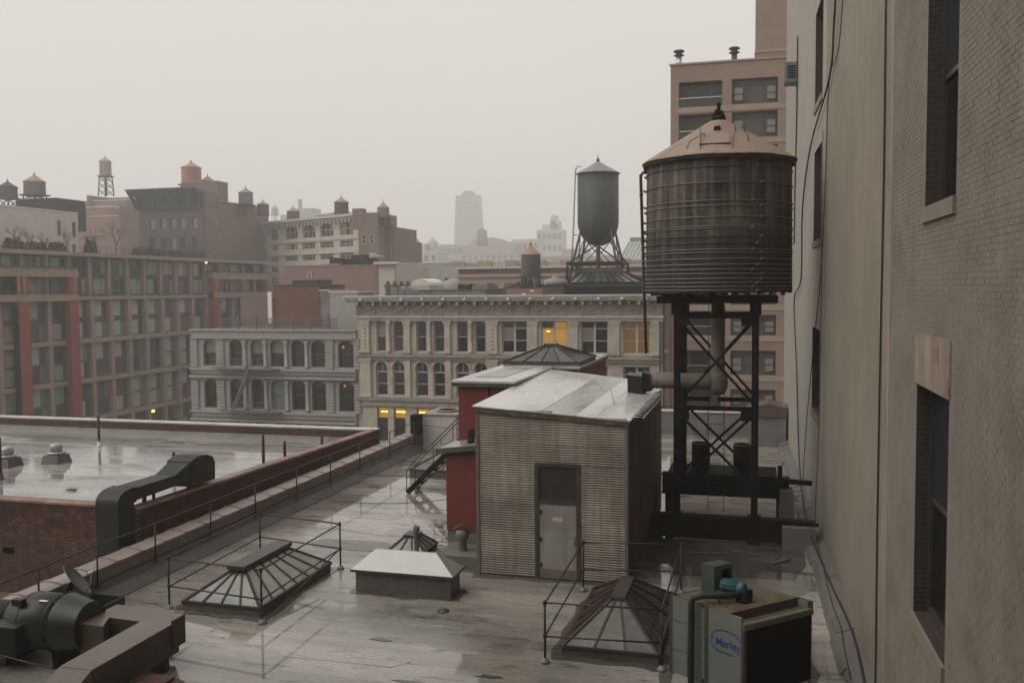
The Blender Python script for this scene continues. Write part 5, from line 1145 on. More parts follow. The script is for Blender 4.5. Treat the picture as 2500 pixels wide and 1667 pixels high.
for a, b_ in up:
    x0, x1 = XL(a) - .12, XL(b_) + .12; w = (x1 - x0) / 2; c0 = (x0 + x1) / 2; z = 21.15 - w; mb = MB(); n = 12
    for i in range(n):
        t0, t1 = math.pi * i / n, math.pi * (i + 1) / n
        q = lambda r, t, y: (c0 - r * math.cos(t), y, z + r * math.sin(t))
        mb.hexa([q(w + .02, t0, -.1), q(w + .02, t1, -.1), q(w + .02, t1, -.002), q(w + .02, t0, -.002)], [q(w + .24, t0, -.1), q(w + .24, t1, -.1), q(w + .24, t1, -.002), q(w + .24, t0, -.002)])
    part('arch_moulding', mb, m_stone, CB, w=False)
part('belt_course', MB().box(-.1, W_, -.45, 0, 21.62, 21.85).box(-.06, W_, -.3, 0, 21.35, 21.6), m_stone2, CB, w=False)
part('belt_course', MB().box(-.1, W_, -.3, 0, 17.5, 17.75).box(-.05, W_, -.18, 0, 16.95, 17.1), m_stone2, CB, w=False)
part('architrave', MB().box(-.05, W_ + .05, -.35, 0, 24.98, 25.22).box(-.12, W_ + .12, -.48, 0, 25.24, 25.46), m_stone, CB, w=False)
part('frieze', MB().box(0, W_, -.2, 0, 25.47, 26.6), m_stone2, CB, w=False)
for i in range(17):                                     # garlands between small brackets
    x0 = .35 + i * 1.645; x1 = x0 + 1.45; mb = MB(); n = 9; P = [(x0 + (x1 - x0) * k / n, -.22, 26.3 - .42 * (1 - (2 * k / n - 1) ** 2)) for k in range(n + 1)]
    g = part('garland', MB().path(P, .075, 6), m_stone2, CB, w=False)
    part('ribbon', MB().box(x0 - .1, x0 + .02, -.3, -.2, 25.6, 26.45), m_stone2, g, w=False)
    part('bracket', MB().box(x0 - .16, x0 + .1, -.75, -.2, 26.45, 26.72).box(x0 + .62, x0 + .84, -.6, -.2, 26.5, 26.68), m_corn, CB, w=False)
part('cornice', MB().box(-.55, W_ + .4, -.8, .5, 26.73, 26.85).box(-.7, W_ + .4, -1.0, .5, 26.86, 27.02).box(-.85, W_ + .4, -1.15, .5, 27.1, 27.22).box(-.8, W_ + .4, -1.08, .5, 27.02, 27.1), m_corn, CB, w=False)
for i in range(14):
    x = .9 + i * 2.03; part('cornice_ornament', MB().lathe([(.16, 0), (.2, .1), (.12, .2), (.05, .28)], x, -1.12, 26.82, 8), m_corn, CB, w=False)
part('cornice_sheen_lip', MB().box(-.9, W_ + .42, -1.2, .6, 27.222, 27.3), m_coping_w, CB, w=False)  # pale top sheet puts the wet cornice sheen into the colour
part('cornice_return', MB().box(-.84, -.3, -.8, 5, 26.74, 27.0), m_stone2, CB, w=False)
part('downpipe', MB().tube((W_ - .15, -.5, 8), (W_ - .15, -.5, 25), .09, 8), m_pipe_dk, CB, w=False)
# ---- grey building with quoined piers
GB = thing('grey_corner_building', 'grey painted corner building with segmental arched windows, quoined piers and fire escape', 'building', (-54.66, 80, 0))
m_grey = mat('grey_facade_paint', (.35, .335, .308), .75, .1, .6, .2, 14, (.19, .175, .16), .45, .6, streak=(.17, .155, .14), streak_amt=.4)
GL = lambda px, py=860: AT(px / KD, py / KD, 80).x + 54.66
gw = [(496, 528), (559, 591), (611, 642), (659, 693), (710, 743), (759, 794), (825, 863)]
H = [(GL(a), GL(b_), 20.5, 23.05, 0) for a, b_ in gw] + [(GL(a), GL(b_), 16.3, 19.2, 1) for a, b_ in gw] + [(GL(a), GL(b_), 12, 15, 2) for a, b_ in gw]
mb = MB(); wallgrid(mb, 0, 17.7, 0, 24.05, H, .45)
for h in H: arch_fill(mb, h[0], h[1], h[3], .5, .4)
part('facade', mb, m_grey, GB, w=False); shell(GB, m_grey, 17.7, 17, 24.0, m_flat)
m_cur_g = pane_mat('green_blind_pane', (.16, .18, .15), .15)
for i, h in enumerate(H):
    window(GB, *h[:4], .45, m_wframe_d, [m_cur_g, m_pane_dk] if i in (0, 2, 3) else ([m_cur_g, m_cur_g] if i == 10 else [m_pane_dk, m_pane_dk]), 'hung', .07, m_grey)
for px, zz in ((835, 22.3), (837, 18.6)):
    part('lamp', MB().lathe([(.05, 0), (.14, .1), (.12, .22), (.02, .3)], GL(px), .3, zz, 8), mat('dim_lamp', (.5, .2, .08), .5, 0, 1, emit=(1, .4, .15), estr=.25), GB, w=False)
for a, b_ in ((467, 484), (529, 548), (796, 815), (866, 880)):
    x0, x1 = GL(a), GL(b_)
    for z0, n in ((20.4, 9), (16.2, 9), (12, 9)):
        for k in range(n): part('quoin', MB().box(x0, x1, -.2, 0, z0 + k * .32, z0 + k * .32 + .27), m_grey, GB, w=False)
for a in (600, 650, 701, 751):
    for z0, hh in ((20.4, 2.6), (16.2, 2.9)):
        part('colonnette', MB().lathe([(.22, 0), (.22, .25), (.14, .3), (.13, hh - .4), (.2, hh - .2), (.24, hh)], GL(a), -.16, z0, 12), m_grey, GB, w=False)
part('parapet_frieze', MB().box(-.15, 17.7, -.3, 0, 23.2, 23.35).box(-.1, 17.7, -.14, 0, 23.36, 23.95).box(-.2, 17.7, -.32, .2, 23.96, 24.12), m_grey, GB, w=False)
part('belt_course', MB().box(-.2, 17.7, -.45, 0, 20.1, 20.3).box(-.1, 17.7, -.25, 0, 19.75, 20.08).box(-.25, 17.7, -.5, 0, 19.35, 19.55), m_grey, GB, w=False)
part('belt_course', MB().box(-.2, 17.7, -.45, 0, 15.9, 16.1).box(-.1, 17.7, -.25, 0, 15.5, 15.88).box(-.25, 17.7, -.5, 0, 15.1, 15.3), m_grey, GB, w=False)
m_fe = mat('fire_escape_paint', (.17, .16, .145), .6, .15, 2)
fe = thing('fire_escape', 'grey iron fire escape with two railed balconies and a sloping stair', 'fire escape', (-50, 79.2, 15))
for z, xa, xb in ((20.35, GL(535), GL(690)), (16.2, GL(556), GL(692))):
    xa -= 54.66; xb -= 54.66
    part('platform', MB().box(xa, xb, 78.6, 79.5, z - .06, z), m_fe, fe)
    part('top_rail', MB().tube((xa, 78.6, z + .95), (xb, 78.6, z + .95), .025, 6).tube((xa, 78.6, z + .5), (xb, 78.6, z + .5), .018, 6), m_fe, fe)
    x = xa
    while x < xb: part('baluster', MB().tube((x, 78.6, z), (x, 78.6, z + .95), .016, 5), m_fe, fe); x += .3
for oy in (78.7, 79.2): part('stringer', MB().bar((GL(580) - 54.66, oy, 16.3), (GL(622) - 54.66, oy, 20.3), .08, .16), m_fe, fe)
part('handrail', MB().tube((GL(580) - 54.66, 78.7, 17.2), (GL(622) - 54.66, 78.7, 21.2), .02, 6), m_fe, fe)
for i in range(12):
    q = (i + .5) / 12; part('tread', MB().box(GL(580) - 54.66 + (GL(622) - GL(580)) * q - .12, GL(580) - 54.66 + (GL(622) - GL(580)) * q + .12, 78.7, 79.2, 16.3 + 4 * q, 16.33 + 4 * q), m_fe, fe)
m_rail = mat('terrace_railing', (.15, .13, .125), .6, .2, 2)
tr = thing('terrace_railing', 'grey iron balustrade along the roof edge of the grey corner building', 'railing', (-46, 82, 24))
x = -52.8; ra, rb = -52.8, -39.9
part('top_rail', MB().box(ra, rb, 81.97, 82.03, 25.05, 25.13).box(ra, rb, 81.98, 82.02, 24.15, 24.2).box(ra, rb, 81.98, 82.02, 24.8, 24.84), m_rail, tr)
i = 0
while x <= rb:
    part('baluster' if i % 10 else 'post', MB().box(x - (.025 if i % 10 else .08), x + (.025 if i % 10 else .08), 81.97 - (0 if i % 10 else .05), 82.03 + (0 if i % 10 else .05), 24.0, 25.06 if i % 10 else 25.5), m_rail, tr); x += .2; i += 1
m_bk = brick_mat('maroon_brick', (.15, .062, .048), (.12, .05, .04), (.17, .12, .10), horiz='xy', bump=.3)
m_bk_l = brick_mat('pinkish_brick', (.25, .145, .115), (.21, .12, .1), (.25, .18, .155), horiz='xy', bump=.2)
m_bk_b = brick_mat('brown_brick', (.19, .125, .105), (.165, .105, .09), (.2, .15, .13), horiz='xy', bump=.2)
def px_block(name, label, cat, l, r, yt, yb, Y, depth, m, capm=None, z0=None, caph=.12, group=None, over=.08):
    """plain rectangular volume: left/right/top bearings at distance Y"""
    a, b_ = AT(l, (yt + yb) / 2, Y), AT(r, (yt + yb) / 2, Y); zt = (AT(l, yt, Y).z + AT(r, yt, Y).z) / 2; zb_ = AT(l, yb, Y).z if z0 is None else z0
    t = thing(name, label, cat, ((a.x + b_.x) / 2, Y, zb_), group=group)
    part('wall', MB().box(a.x, b_.x, Y, Y + depth, zb_, zt), m, t)
    if capm: part('coping', MB().box(a.x - over, b_.x + over, Y - over, Y + depth + over, zt, zt + caph), capm, t)
    return t, a.x, b_.x, zb_, zt
bt, xa, xb, za, zt = px_block('brick_bulkhead', 'maroon brick roof bulkhead behind the terrace balustrade', 'bulkhead', 628, 735, 656, 720, 88, 6, m_bk, m_lead, z0=24.0)
part('monitor', MB().box(xa + 2.0, xb - .6, 88.5, 92, zt + .12, zt + .55), m_lead, bt); part('monitor_cap', MB().box(xa + 1.8, xb - .4, 88.3, 92.2, zt + .55, zt + .68), m_flash, bt)
bt, xa, xb, za, zt = px_block('grey_penthouse', 'small grey metal clad penthouse beside the maroon brick bulkhead', 'bulkhead', 736, 758, 668, 720, 87, 5, m_flash, m_coping_w, z0=24.0)
bt, xa, xb, za, zt = px_block('brick_bulkhead', 'dark brown brick wall at the back of the terrace behind the balustrade', 'bulkhead', 553, 627, 684, 740, 90, 3, m_bk_b, None, z0=24.0)
bt, xa, xb, za, zt = px_block('party_wall', 'plain grey stucco wall between the grey building and the cream loft building', 'wall', 758, 822, 672, 760, 84, 4, m_grey, m_coping_w, z0=24.0)
solo('white_flue_panel', MB().box(AT(618, 690, 88).x, AT(627, 690, 88).x, 87.7, 87.9, 24.4, AT(620, 670, 88).z), m_white, 'white metal panel standing beside the maroon brick bulkhead', 'panel')

# ---- long modern building on the avenue: own frame x = distance ahead, y into the building
LB = thing('avenue_building', 'long tan and brown apartment block with red columns and green curtained windows', 'building', (-88, 0, 0), math.pi / 2)
m_tan = mat('tan_precast', (.31, .235, .175), .8, .1, .5, .2, 14, (.26, .19, .145), .4, .5)
m_brn = mat('brown_metal_panel', (.06, .05, .038), .55, .2, .8); m_redc = mat('red_column', (.27, .048, .036), .7, .1, .6)
m_fr_b = mat('bronze_frame', (.10, .082, .066), .5, .15, 2)
pg = [pane_mat('curtain_pane_a', (.035, .045, .036), .08, alt=(.42, .52, .43), thr=.28), pane_mat('curtain_pane_b', (.03, .036, .03), .08, alt=(.30, .37, .29), thr=.35), pane_mat('curtain_pane_c', (.05, .055, .045), .08, alt=(.2, .235, .18), thr=.5)]
part('wall', MB().box(84, 153, .7, 30, 0, 32.4), m_brn, LB, w=False)
part('roof_slab', MB().box(84, 153.2, -1.0, 30, 32.6, 33.08), m_tan, LB, w=False)
part('roof_terrace', MB().box(84, 153, -.6, 30, 33.08, 33.14), m_flat, LB, w=False)
piers = [86.4, 90.2, 94.1, 98.2, 102.25, 106.0, 109.85, 113.7, 117.5, 121.35, 125.15, 129.0, 133.0, 136.8, 140.6, 144.4, 148.2, 151.6]
bands = [(26.8, 27.3), (21.0, 21.6), (15.65, 16.25), (10.4, 10.95), (5.1, 5.7)]
for z0, z1 in bands:
    for a, b_ in zip(piers, piers[1:]): part('spandrel', MB().box(a + .02, b_ - .02, -.25, .4, z0, z1), m_tan, LB, w=False)
rows = []
for (t0, _), (_, b1) in zip(bands, bands[1:]): rows += [(t0 - 2.35, t0 - .1), (b1 + .1, b1 + 2.25)]
for a, b_ in zip(piers, piers[1:]):
    if a > 134: rr = rows[:1]
    else: rr = rows
    for z0, z1 in rr:
        w_ = window(LB, a + .35, b_ - .35, z0, z1, .62, m_fr_b, lambda i: pg[(1, 0, 2)[i % 3]], 'triple', .07)
    for (t0, _), (_, b1) in list(zip(bands, bands[1:]))[:3]:
        part('panel', MB().box(a + .35, b_ - .35, .45, .7, b1 + 2.27, t0 - 2.37), m_brn, LB, w=False)
        part('vent_grille', MB().box(a + .9, a + 1.9, .42, .45, b1 + 2.36, t0 - 2.5), m_fr_b, LB, w=False)
for p in piers:
    part('pier', MB().box(p - .36, p + .36, -.12, .6, 0, 26.78), m_tan, LB, w=False)
    part('upper_pier', MB().box(p - .28, p + .28, .1, .69, 27.32, 32.58), m_tan, LB, w=False)
for a, b_ in zip(piers, piers[1:]):
    for z0, z1 in ((30.3, 32.4), (27.5, 29.7)): window(LB, a + .32, b_ - .32, z0, z1, .66, m_fr_b, lambda i: pg[(2, 1, 1)[i % 3]], 'triple', .07)
part('balcony_rail', MB().box(84, 152, -.22, -.18, 28.0, 28.08).box(84, 152, -.21, -.19, 27.6, 27.64), m_brn, LB, w=False)
def frame(xs, ztop, zlow, redz):
    for x0, x1 in xs:
        part('red_column', MB().box(x0, x1, -1.15, -.3, redz, ztop - 1.2), m_redc, LB, w=False)
        part('steel_strip', MB().box((x0 + x1) / 2 - .12, (x0 + x1) / 2 + .12, -1.3, -1.15, zlow, ztop - .0), m_tan, LB, w=False)
    a, b_ = xs[0][0], xs[-1][1]
    part('frame_beam', MB().box(a - .1, b_ + .05, -1.25, .4, ztop - 1.2, ztop), m_tan, LB, w=False)
    part('frame_coping', MB().box(a - .25, b_ + .2, -1.45, .4, ztop, ztop + .12), m_brn, LB, w=False)
    part('frame_band', MB().box(a + .0, b_ + .0, -1.2, -.3, zlow - .95, zlow - .1), m_tan, LB, w=False)
    part('frame_rail', MB().box(a - .1, b_ + .1, -1.4, -1.36, zlow + .1, zlow + .16), m_brn, LB, w=False)
frame([(91.95, 93.8), (100.6, 102.2)], 31.0, 27.7, 0); frame([(84.2, 85.6), (91.95, 92.0)], 31.0, 27.7, 0)
frame([(133.2, 134.9), (141.5, 143.0), (149.9, 151.3)], 31.0, 27.7, 26.7)
part('red_column', MB().box(133.2, 134.9, -1.15, -.3, 0, 26.7), m_redc, LB, w=False)
for y_ in (107.5, 118): pass
for px, py in ((1648, 993), (1710, 160)):
    pass
q = AX(460, 606, -88.6); part('wall_lamp', MB().lathe([(.05, 0), (.2, .1), (.2, .25), (.05, .35)], q.y, -.5, q.z, 8), mat('wall_lamp_glow', (.9, .5, .25), .5, 0, 1, emit=(1, .45, .2), estr=2.0), LB, w=False)
for px, py in ((357, 945), (217, 800)):
    q = AX(px, py, -88); part('window_glow', MB().box(q.y - .35, q.y + .35, .38, .4, q.z - .1, q.z + .25), m_lamp, LB, w=False)
# terrace planting
m_leaf = mat('evergreen_leaf', (.035, .05, .022), .8, .4, 2, rand=.3); m_leaf_b = mat('russet_leaf', (.09, .055, .035), .8, .4, 2); m_bark = mat('bare_branch', (.085, .068, .055), .85, .2, 3)
def shrub(x, y_, z, rx, rz_, m, label, n=420, group='shrubs on the terrace'):
    t = thing('shrub', label, 'shrub', (x, y_, z), group=group); mb = MB()
    for i in range(n):
        a, b_ = random.uniform(0, 6.28), random.uniform(0, 1); r = rx * random.uniform(.3, 1) ** .5 * (1 - .35 * b_); c = Vector((x + r * math.cos(a), y_ + r * math.sin(a), z + .1 + b_ * rz_ * random.uniform(.7, 1.1)))
        d = Vector((random.uniform(-1, 1), random.uniform(-1, 1), random.uniform(-.6, 1))).normalized() * .22; e_ = d.cross(Vector((random.uniform(-1, 1), random.uniform(-1, 1), 1))).normalized() * .14
        mb.face([c - d, c + e_, c + d, c - e_])
    part('foliage', mb, m, t)
    st_ = MB()
    for i in range(5): st_.tube((x, y_, z), (x + random.uniform(-.5, .5) * rx, y_ + random.uniform(-.5, .5) * rx, z + rz_ * .6), .04, 5, .02)
    part('stem', st_, m_bark, t)
for px, py, Xx, rx, rz_, m, lb in ((30, 545, -93, 1.6, 1.6, m_leaf, 'dark evergreen shrub on the terrace at the foot of the white building'), (85, 552, -92, 1.5, 1.2, m_leaf_b, 'russet shrub on the terrace among the bare saplings'), (130, 556, -92, 1.4, 1.3, m_leaf, 'low evergreen shrub on the terrace near the white building corner'),
                                   (208, 562, -91.5, 1.0, 2.2, m_leaf, 'round dark bush on the terrace below the slender far tank'), (330, 572, -93, 2.2, 1.5, m_leaf, 'broad evergreen bush on the terrace in front of the dark corniced building'), (360, 572, -93, 1.6, 1.2, m_leaf_b, 'russet bush on the terrace in front of the dark corniced building'), (400, 575, -93, 2.0, 1.3, m_leaf, 'low green hedge clump on the terrace beside the brown brick side wall')):
    p = AX(px, py, Xx); shrub(p.x, p.y, 33.14, rx, rz_, m, lb)
def bare_tree(x, y_, z, h, label, seed, group=None):
    rnd = random.Random(seed); t = thing('bare_tree', label, 'tree', (x, y_, z), group=group); mb = MB(); br = MB()
    mb.path([(x, y_, z), (x + .05, y_, z + h * .25), (x + .02, y_ + .05, z + h * .45)], .11, 7, r2=.07); part('trunk', mb, m_bark, t)
    def grow(p, d, l, r, lv):
        q = p + d * l; br.path([p, p.lerp(q, .5) + Vector((rnd.uniform(-.06, .06), rnd.uniform(-.06, .06), 0)) * l, q], r, 5, True, r * .55)
        if lv:
            for k in range(rnd.choice((2, 3, 3))):
                nd = (d + Vector((rnd.uniform(-.75, .75), rnd.uniform(-.75, .75), rnd.uniform(-.1, .5)))).normalized(); grow(p.lerp(q, rnd.uniform(.5, 1)), nd, l * rnd.uniform(.6, .85), r * .58, lv - 1)
    for k in range(5):
        a = k * 1.25 + rnd.uniform(-.3, .3); grow(Vector((x + .03, y_ + .03, z + h * (.28 + .045 * k))), Vector((math.cos(a) * .6, math.sin(a) * .6, 1)).normalized(), h * .28, .05, 3)
    part('crown', br, m_bark, t); return t
for px, py, Xx, h, lb, sd in ((265, 565, -95, 5.6, 'bare spreading tree on the terrace in front of the tan stepped building', 1), (35, 550, -93.5, 3.6, 'bare sapling on the terrace before the white building beside the evergreen', 2), (66, 552, -94, 3.0, 'small bare sapling on the terrace in front of the white building', 3), (152, 556, -93, 3.4, 'bare sapling at the corner of the white building', 4), (100, 554, -94, 2.6, 'twiggy bare sapling between the russet shrub and low evergreen', 5)):
    p = AX(px, py, Xx); bare_tree(p.x, p.y, 33.14, h, lb, sd)
tr = thing('terrace_fence', 'thin brown railing along the planted terrace of the avenue building', 'railing', (-88.6, 120, 33.1))
part('top_rail', MB().box(-88.65, -88.6, 86, 152, 33.95, 34.0), m_brn, tr)
y_ = 86.0
while y_ < 152: part('post', MB().box(-88.65, -88.6, y_ - .03, y_ + .03, 33.08, 33.95), m_brn, tr); y_ += 1.2
# ------------------------------------------------------------------ rooftop tanks
random.seed(55)
def tint(name, c, **k): return mat(name, c, .85, .18, .6, **k)
m_tk_dark = tint('tank_dark_wood', (.07, .06, .052)); m_tk_grey = tint('tank_grey_wood', (.14, .125, .11)); m_tk_pink = tint('tank_pink_paint', (.42, .22, .17)); m_tk_steel = mat('tank_grey_steel', (.034, .037, .035), .55, .12, .5, streak=(.06, .06, .055), streak_amt=.3)
m_cone_tan = tint('cone_tan', (.34, .22, .17)); m_cone_g = mat('cone_grey', (.22, .225, .205), .5, .12, 1.0)
def roof_tank(label, l, r, ye, yb, ya, Y, m, cone, yleg=None, legs=4, finial=None, hoops=6, dome=False, splay=1.0, ring=True, group='rooftop water tanks', zleg=None, lr=.05):
    c = AT((l + r) / 2, yb, Y); R_ = (AT(r, yb, Y).x - AT(l, yb, Y).x) / 2; ze = AT((l + r) / 2, ye, Y).z; zb_ = c.z; za = AT((l + r) / 2, ya, Y).z
    zl_ = (AT((l + r) / 2, yleg, Y).z if yleg else zb_ - .3) if zleg is None else zleg
    t = thing('water_tank', label, 'water tank', (c.x, Y, zl_), group=group); R_ *= .97
    if dome:
        zc = zb_ + (dome if dome is not True else R_)
        prof = [(R_ * math.sin(a * math.pi / 16), zc - (zc - zb_) * math.cos(a * math.pi / 16) - zb_) for a in range(1, 9)] + [(R_, ze - zb_)]
        part('shell', MB().lathe(prof, c.x, Y, zb_, 36), m, t)
    else:
        ns = 36; sh = MB()
        for k in range(ns):                              # staved shell
            a0, a1 = 2 * math.pi * k / ns + .01, 2 * math.pi * (k + 1) / ns - .01
            q = lambda rr, a, z: (c.x + rr * math.cos(a), Y + rr * math.sin(a), z)
            rr = R_ * random.uniform(.995, 1.003)
            sh.hexa([q(rr, a0, zb_), q(rr, a1, zb_), q(rr * .9, a1, zb_), q(rr * .9, a0, zb_)], [q(rr * .97, a0, ze), q(rr * .97, a1, ze), q(rr * .87, a1, ze), q(rr * .87, a0, ze)])
        part('staves', sh, m, t, kind='stuff')
        for i in range(hoops):
            f = (i / hoops) ** 1.25; part('hoop', MB().lathe([(R_ * (1 - .03 * f) + .005, -.03), (R_ * (1 - .03 * f) + .03, 0), (R_ * (1 - .03 * f) + .005, .03)], c.x, Y, zb_ + .12 + (ze - zb_ - .2) * f, 28, cap=False), m_tk_dark, t)
    rf = part('cone_roof', MB().lathe([(R_ * 1.08, -.05), (R_ * 1.08, 0), (R_ * .5, (za - ze) * .52), (.05, za - ze)], c.x, Y, ze, 16, sm=False), cone, t)
    part('finial', MB().lathe([(R_ * .07, -.05), (R_ * .09, .2), (R_ * .03, .35), (.02, .7 if finial is None else finial)], c.x, Y, za - .05, 8), m_tk_dark, rf)
    if zl_ < zb_ - .2:
        g = R_ * .72; P = []
        if ring: part('platform', MB().box(c.x - R_ * .98, c.x + R_ * .98, Y - R_ * .98, Y + R_ * .98, zb_ - .28, zb_ - .02), m_tk_dark, t)
        for sx in (-1, 1):
            for sy in (-1, 1):
                a, b_ = Vector((c.x + sx * g, Y + sy * g, zb_ + (R_ * .75 if dome else -.1))), Vector((c.x + sx * g * splay, Y + sy * g * splay, zl_)); P.append((a, b_)); part('leg', MB().tube(a, b_, lr * 1.3, 6), m_tk_dark, t)
        nseg = max(1, int((zb_ - zl_) / (g * 1.6)))
        for i in range(nseg):
            u0, u1 = (i + .05) / nseg, (i + 1) / nseg
            for i0, i1 in ((0, 2), (1, 3), (0, 1), (2, 3)):
                (a, b_), (c2, d2) = P[i0], P[i1]
                part('brace', MB().tube(a.lerp(b_, u0), c2.lerp(d2, u1), lr * .6, 5), m_tk_dark, t); part('brace', MB().tube(c2.lerp(d2, u0), a.lerp(b_, u1), lr * .6, 5), m_tk_dark, t)
        part('riser', MB().tube((c.x, Y, zb_), (c.x, Y, zl_), R_ * .1, 8), m_tk_dark, t)
    return t, c, R_
# steel tank with round bottom behind the cream loft building
t, c, R_ = roof_tank('dark grey steel tank with round bottom and pale cone roof on splayed legs', 1326, 1422, 399, 566, 370, 112, m_tk_steel, m_cone_g, yleg=650, dome=3.0, splay=1.75, finial=.9, ring=False, lr=.11)
zr = AT(1370, 606, 112).z
part('ring_girder', MB().box(c.x - 3.4, c.x + 3.4, 109, 109.3, zr - .2, zr + .2).box(c.x - 3.4, c.x + 3.4, 114.7, 115, zr - .2, zr + .2).box(c.x - 3.4, c.x - 3.1, 109.3, 114.7, zr - .2, zr + .2).box(c.x + 3.1, c.x + 3.4, 109.3, 114.7, zr - .2, zr + .2), m_black, t)
for sx in (-1, 1):
    for oy in (109.15, 114.85): part('foot_leg', MB().tube((c.x + sx * 3.25, oy, zr), (c.x + sx * 3.4, oy, 27.0), .16, 8), m_black, t)
    part('stay', MB().tube((c.x + sx * .2, 111, AT(1370, 566, 112).z), (c.x + sx * 3.2, 109.2, zr), .09, 6), m_black, t)
    part('stay', MB().tube((c.x + sx * 1.2, 113, AT(1370, 552, 112).z), (c.x + sx * 3.2, 114.8, zr), .09, 6), m_black, t)
lx = AT(1308, 640, 112).x; lt = AT(1322, 390, 112)
lad = [(lt.x + .7, 112, lt.z + .3), (lt.x + .25, 112, lt.z + .45), (lt.x - .05, 112, lt.z), (AT(1316, 540, 112).x, 112, AT(1316, 540, 112).z), (lx, 112, 27.2)]
part('ladder_rail', MB().path(lad, .035, 6), m_tk_steel, t); part('ladder_rail', MB().path([(x, y_ + .45, z) for x, y_, z in lad], .035, 6), m_tk_steel, t)
for i in range(1, 40):
    q = Vector(lad[2]).lerp(Vector(lad[4]), i / 40); part('ladder_rung', MB().tube(q, q + Vector((0, .45, 0)), .025, 5), m_tk_steel, t)
part('tie', MB().tube((AT(1317, 540, 112).x, 112, AT(1317, 540, 112).z), (c.x - R_, 112, AT(1317, 540, 112).z), .05, 6), m_tk_steel, t)
# wooden tank on lattice legs
roof_tank('brown wooden tank with tan cone roof on short braced legs beside the steel tank', 1197, 1242, 585, 633, 563, 104, m_tk_grey, m_cone_tan, yleg=668, finial=.8, lr=.09, hoops=8)
# rooftop structures behind the cornice of the cream loft building
t, xa, xb, za, zt = px_block('dark_bulkhead', 'long dark bulkhead under the big dark roof lantern', 'bulkhead', 1292, 1478, 657, 690, 100, 10, m_black, None, z0=26.9)
mb = MB(); e = .5
part('eave', MB().box(xa - .6, xb + .6, 99.3, 110.7, zt, zt + .15), m_lead, t)
zt2 = AT(1380, 624, 104).z; bx0, bx1 = AT(1305, 650, 100).x, AT(1472, 650, 100).x; tx0, tx1 = AT(1338, 624, 104).x, AT(1428, 624, 104).x
part('lantern_curb', MB().box(bx0, bx1, 100.4, 109.6, zt + .15, zt + .45), m_black, t)
B4 = [Vector((bx0, 100.5, zt + .45)), Vector((bx1, 100.5, zt + .45)), Vector((bx1, 109.5, zt + .45)), Vector((bx0, 109.5, zt + .45))]; T4 = [Vector((tx0, 104, zt2)), Vector((tx1, 104, zt2)), Vector((tx1, 106, zt2)), Vector((tx0, 106, zt2))]
for i in range(4):
    j = (i + 1) % 4; n = 9 if i % 2 == 0 else 7; nr_ = (B4[j] - B4[i]).cross(T4[i] - B4[i]).normalized()
    for k in range(n):
        p = [B4[i].lerp(B4[j], k / n), B4[i].lerp(B4[j], (k + 1) / n), T4[i].lerp(T4[j], (k + 1) / n), T4[i].lerp(T4[j], k / n)]
        part('pane', MB().ext([q - nr_ * .02 for q in p], nr_ * .02), m_glass_dk, t); part('glazing_bar', MB().bar(p[0] + nr_ * .03, p[3] + nr_ * .03, .1, .08, nr_), m_black, t)
part('ridge_vent', MB().box(tx0 - .2, tx1 + .2, 103.8, 106.2, zt2, zt2 + .35), m_lead, t)
t, xa, xb, za, zt = px_block('dark_bulkhead', 'dark stair bulkhead carrying the brown wooden tank', 'bulkhead', 1118, 1300, 664, 690, 100.5, 8, m_lead, m_black, z0=26.9) if False else px_block('dark_bulkhead', 'dark stair bulkhead under the brown wooden tank', 'bulkhead', 1182, 1262, 662, 690, 101, 6, m_black, m_lead, z0=26.9)
t, xa, xb, za, zt = px_block('sloped_bulkhead', 'brownish bulkhead with a sloping top left of the brown wooden tank', 'bulkhead', 1120, 1196, 668, 690, 99, 6, m_bk_b, None, z0=26.9)
part('slope', MB().ext([(xa, 99.0, zt), (xb, 99.0, zt), (xb, 99.0, AT(1196, 645, 99).z), (xa + 2.2, 99.0, zt + .4)], (0, 6, 0)), m_lead, t)
t, xa, xb, za, zt = px_block('dark_bulkhead', 'dark flat bulkhead between the wooden tank and the big dark lantern', 'bulkhead', 1242, 1292, 656, 690, 98, 5, m_tk_dark, m_black, z0=26.9)
for i in range(2): part('lamp', MB().box(AT(1330 / 1.0628, 660, 98).x + .0, AT(1333 / 1.0628, 660, 98).x, 97.9, 97.99, za + 1.7 - i * .35, za + 1.85 - i * .35), m_white, t)
part('dome_vent', MB().lathe([(1.6, 0), (1.2, .55), (.4, .8), (.35, 1.1)], (xa + xb) / 2, 100, zt + .1, 14), m_cone_g, t)
t, xa, xb, za, zt = px_block('pink_bulkhead', 'low pinkish brick box with white blotches just behind the cream cornice', 'bulkhead', 1163, 1246, 663, 690, 90, 3, m_bk_l, None, z0=26.9)
part('stain_patch', MB().box(xa + 1.6, xa + 2.0, 89.985, 89.995, zt - .7, zt - .45).box(xa + 2.5, xa + 2.9, 89.985, 89.995, zt - .3, zt - .15), m_white, t)
t, xa, xb, za, zt = px_block('flat_skylight', 'long low greenish roof light behind the cream cornice', 'skylight', 940, 1115, 668, 690, 92, 5, m_flash, m_green, z0=26.9)
t, xa, xb, za, zt = px_block('grey_bulkhead', 'low grey metal bulkhead behind the cream cornice centre', 'bulkhead', 1085, 1120, 655, 690, 95, 4, m_flash, None, z0=26.9)
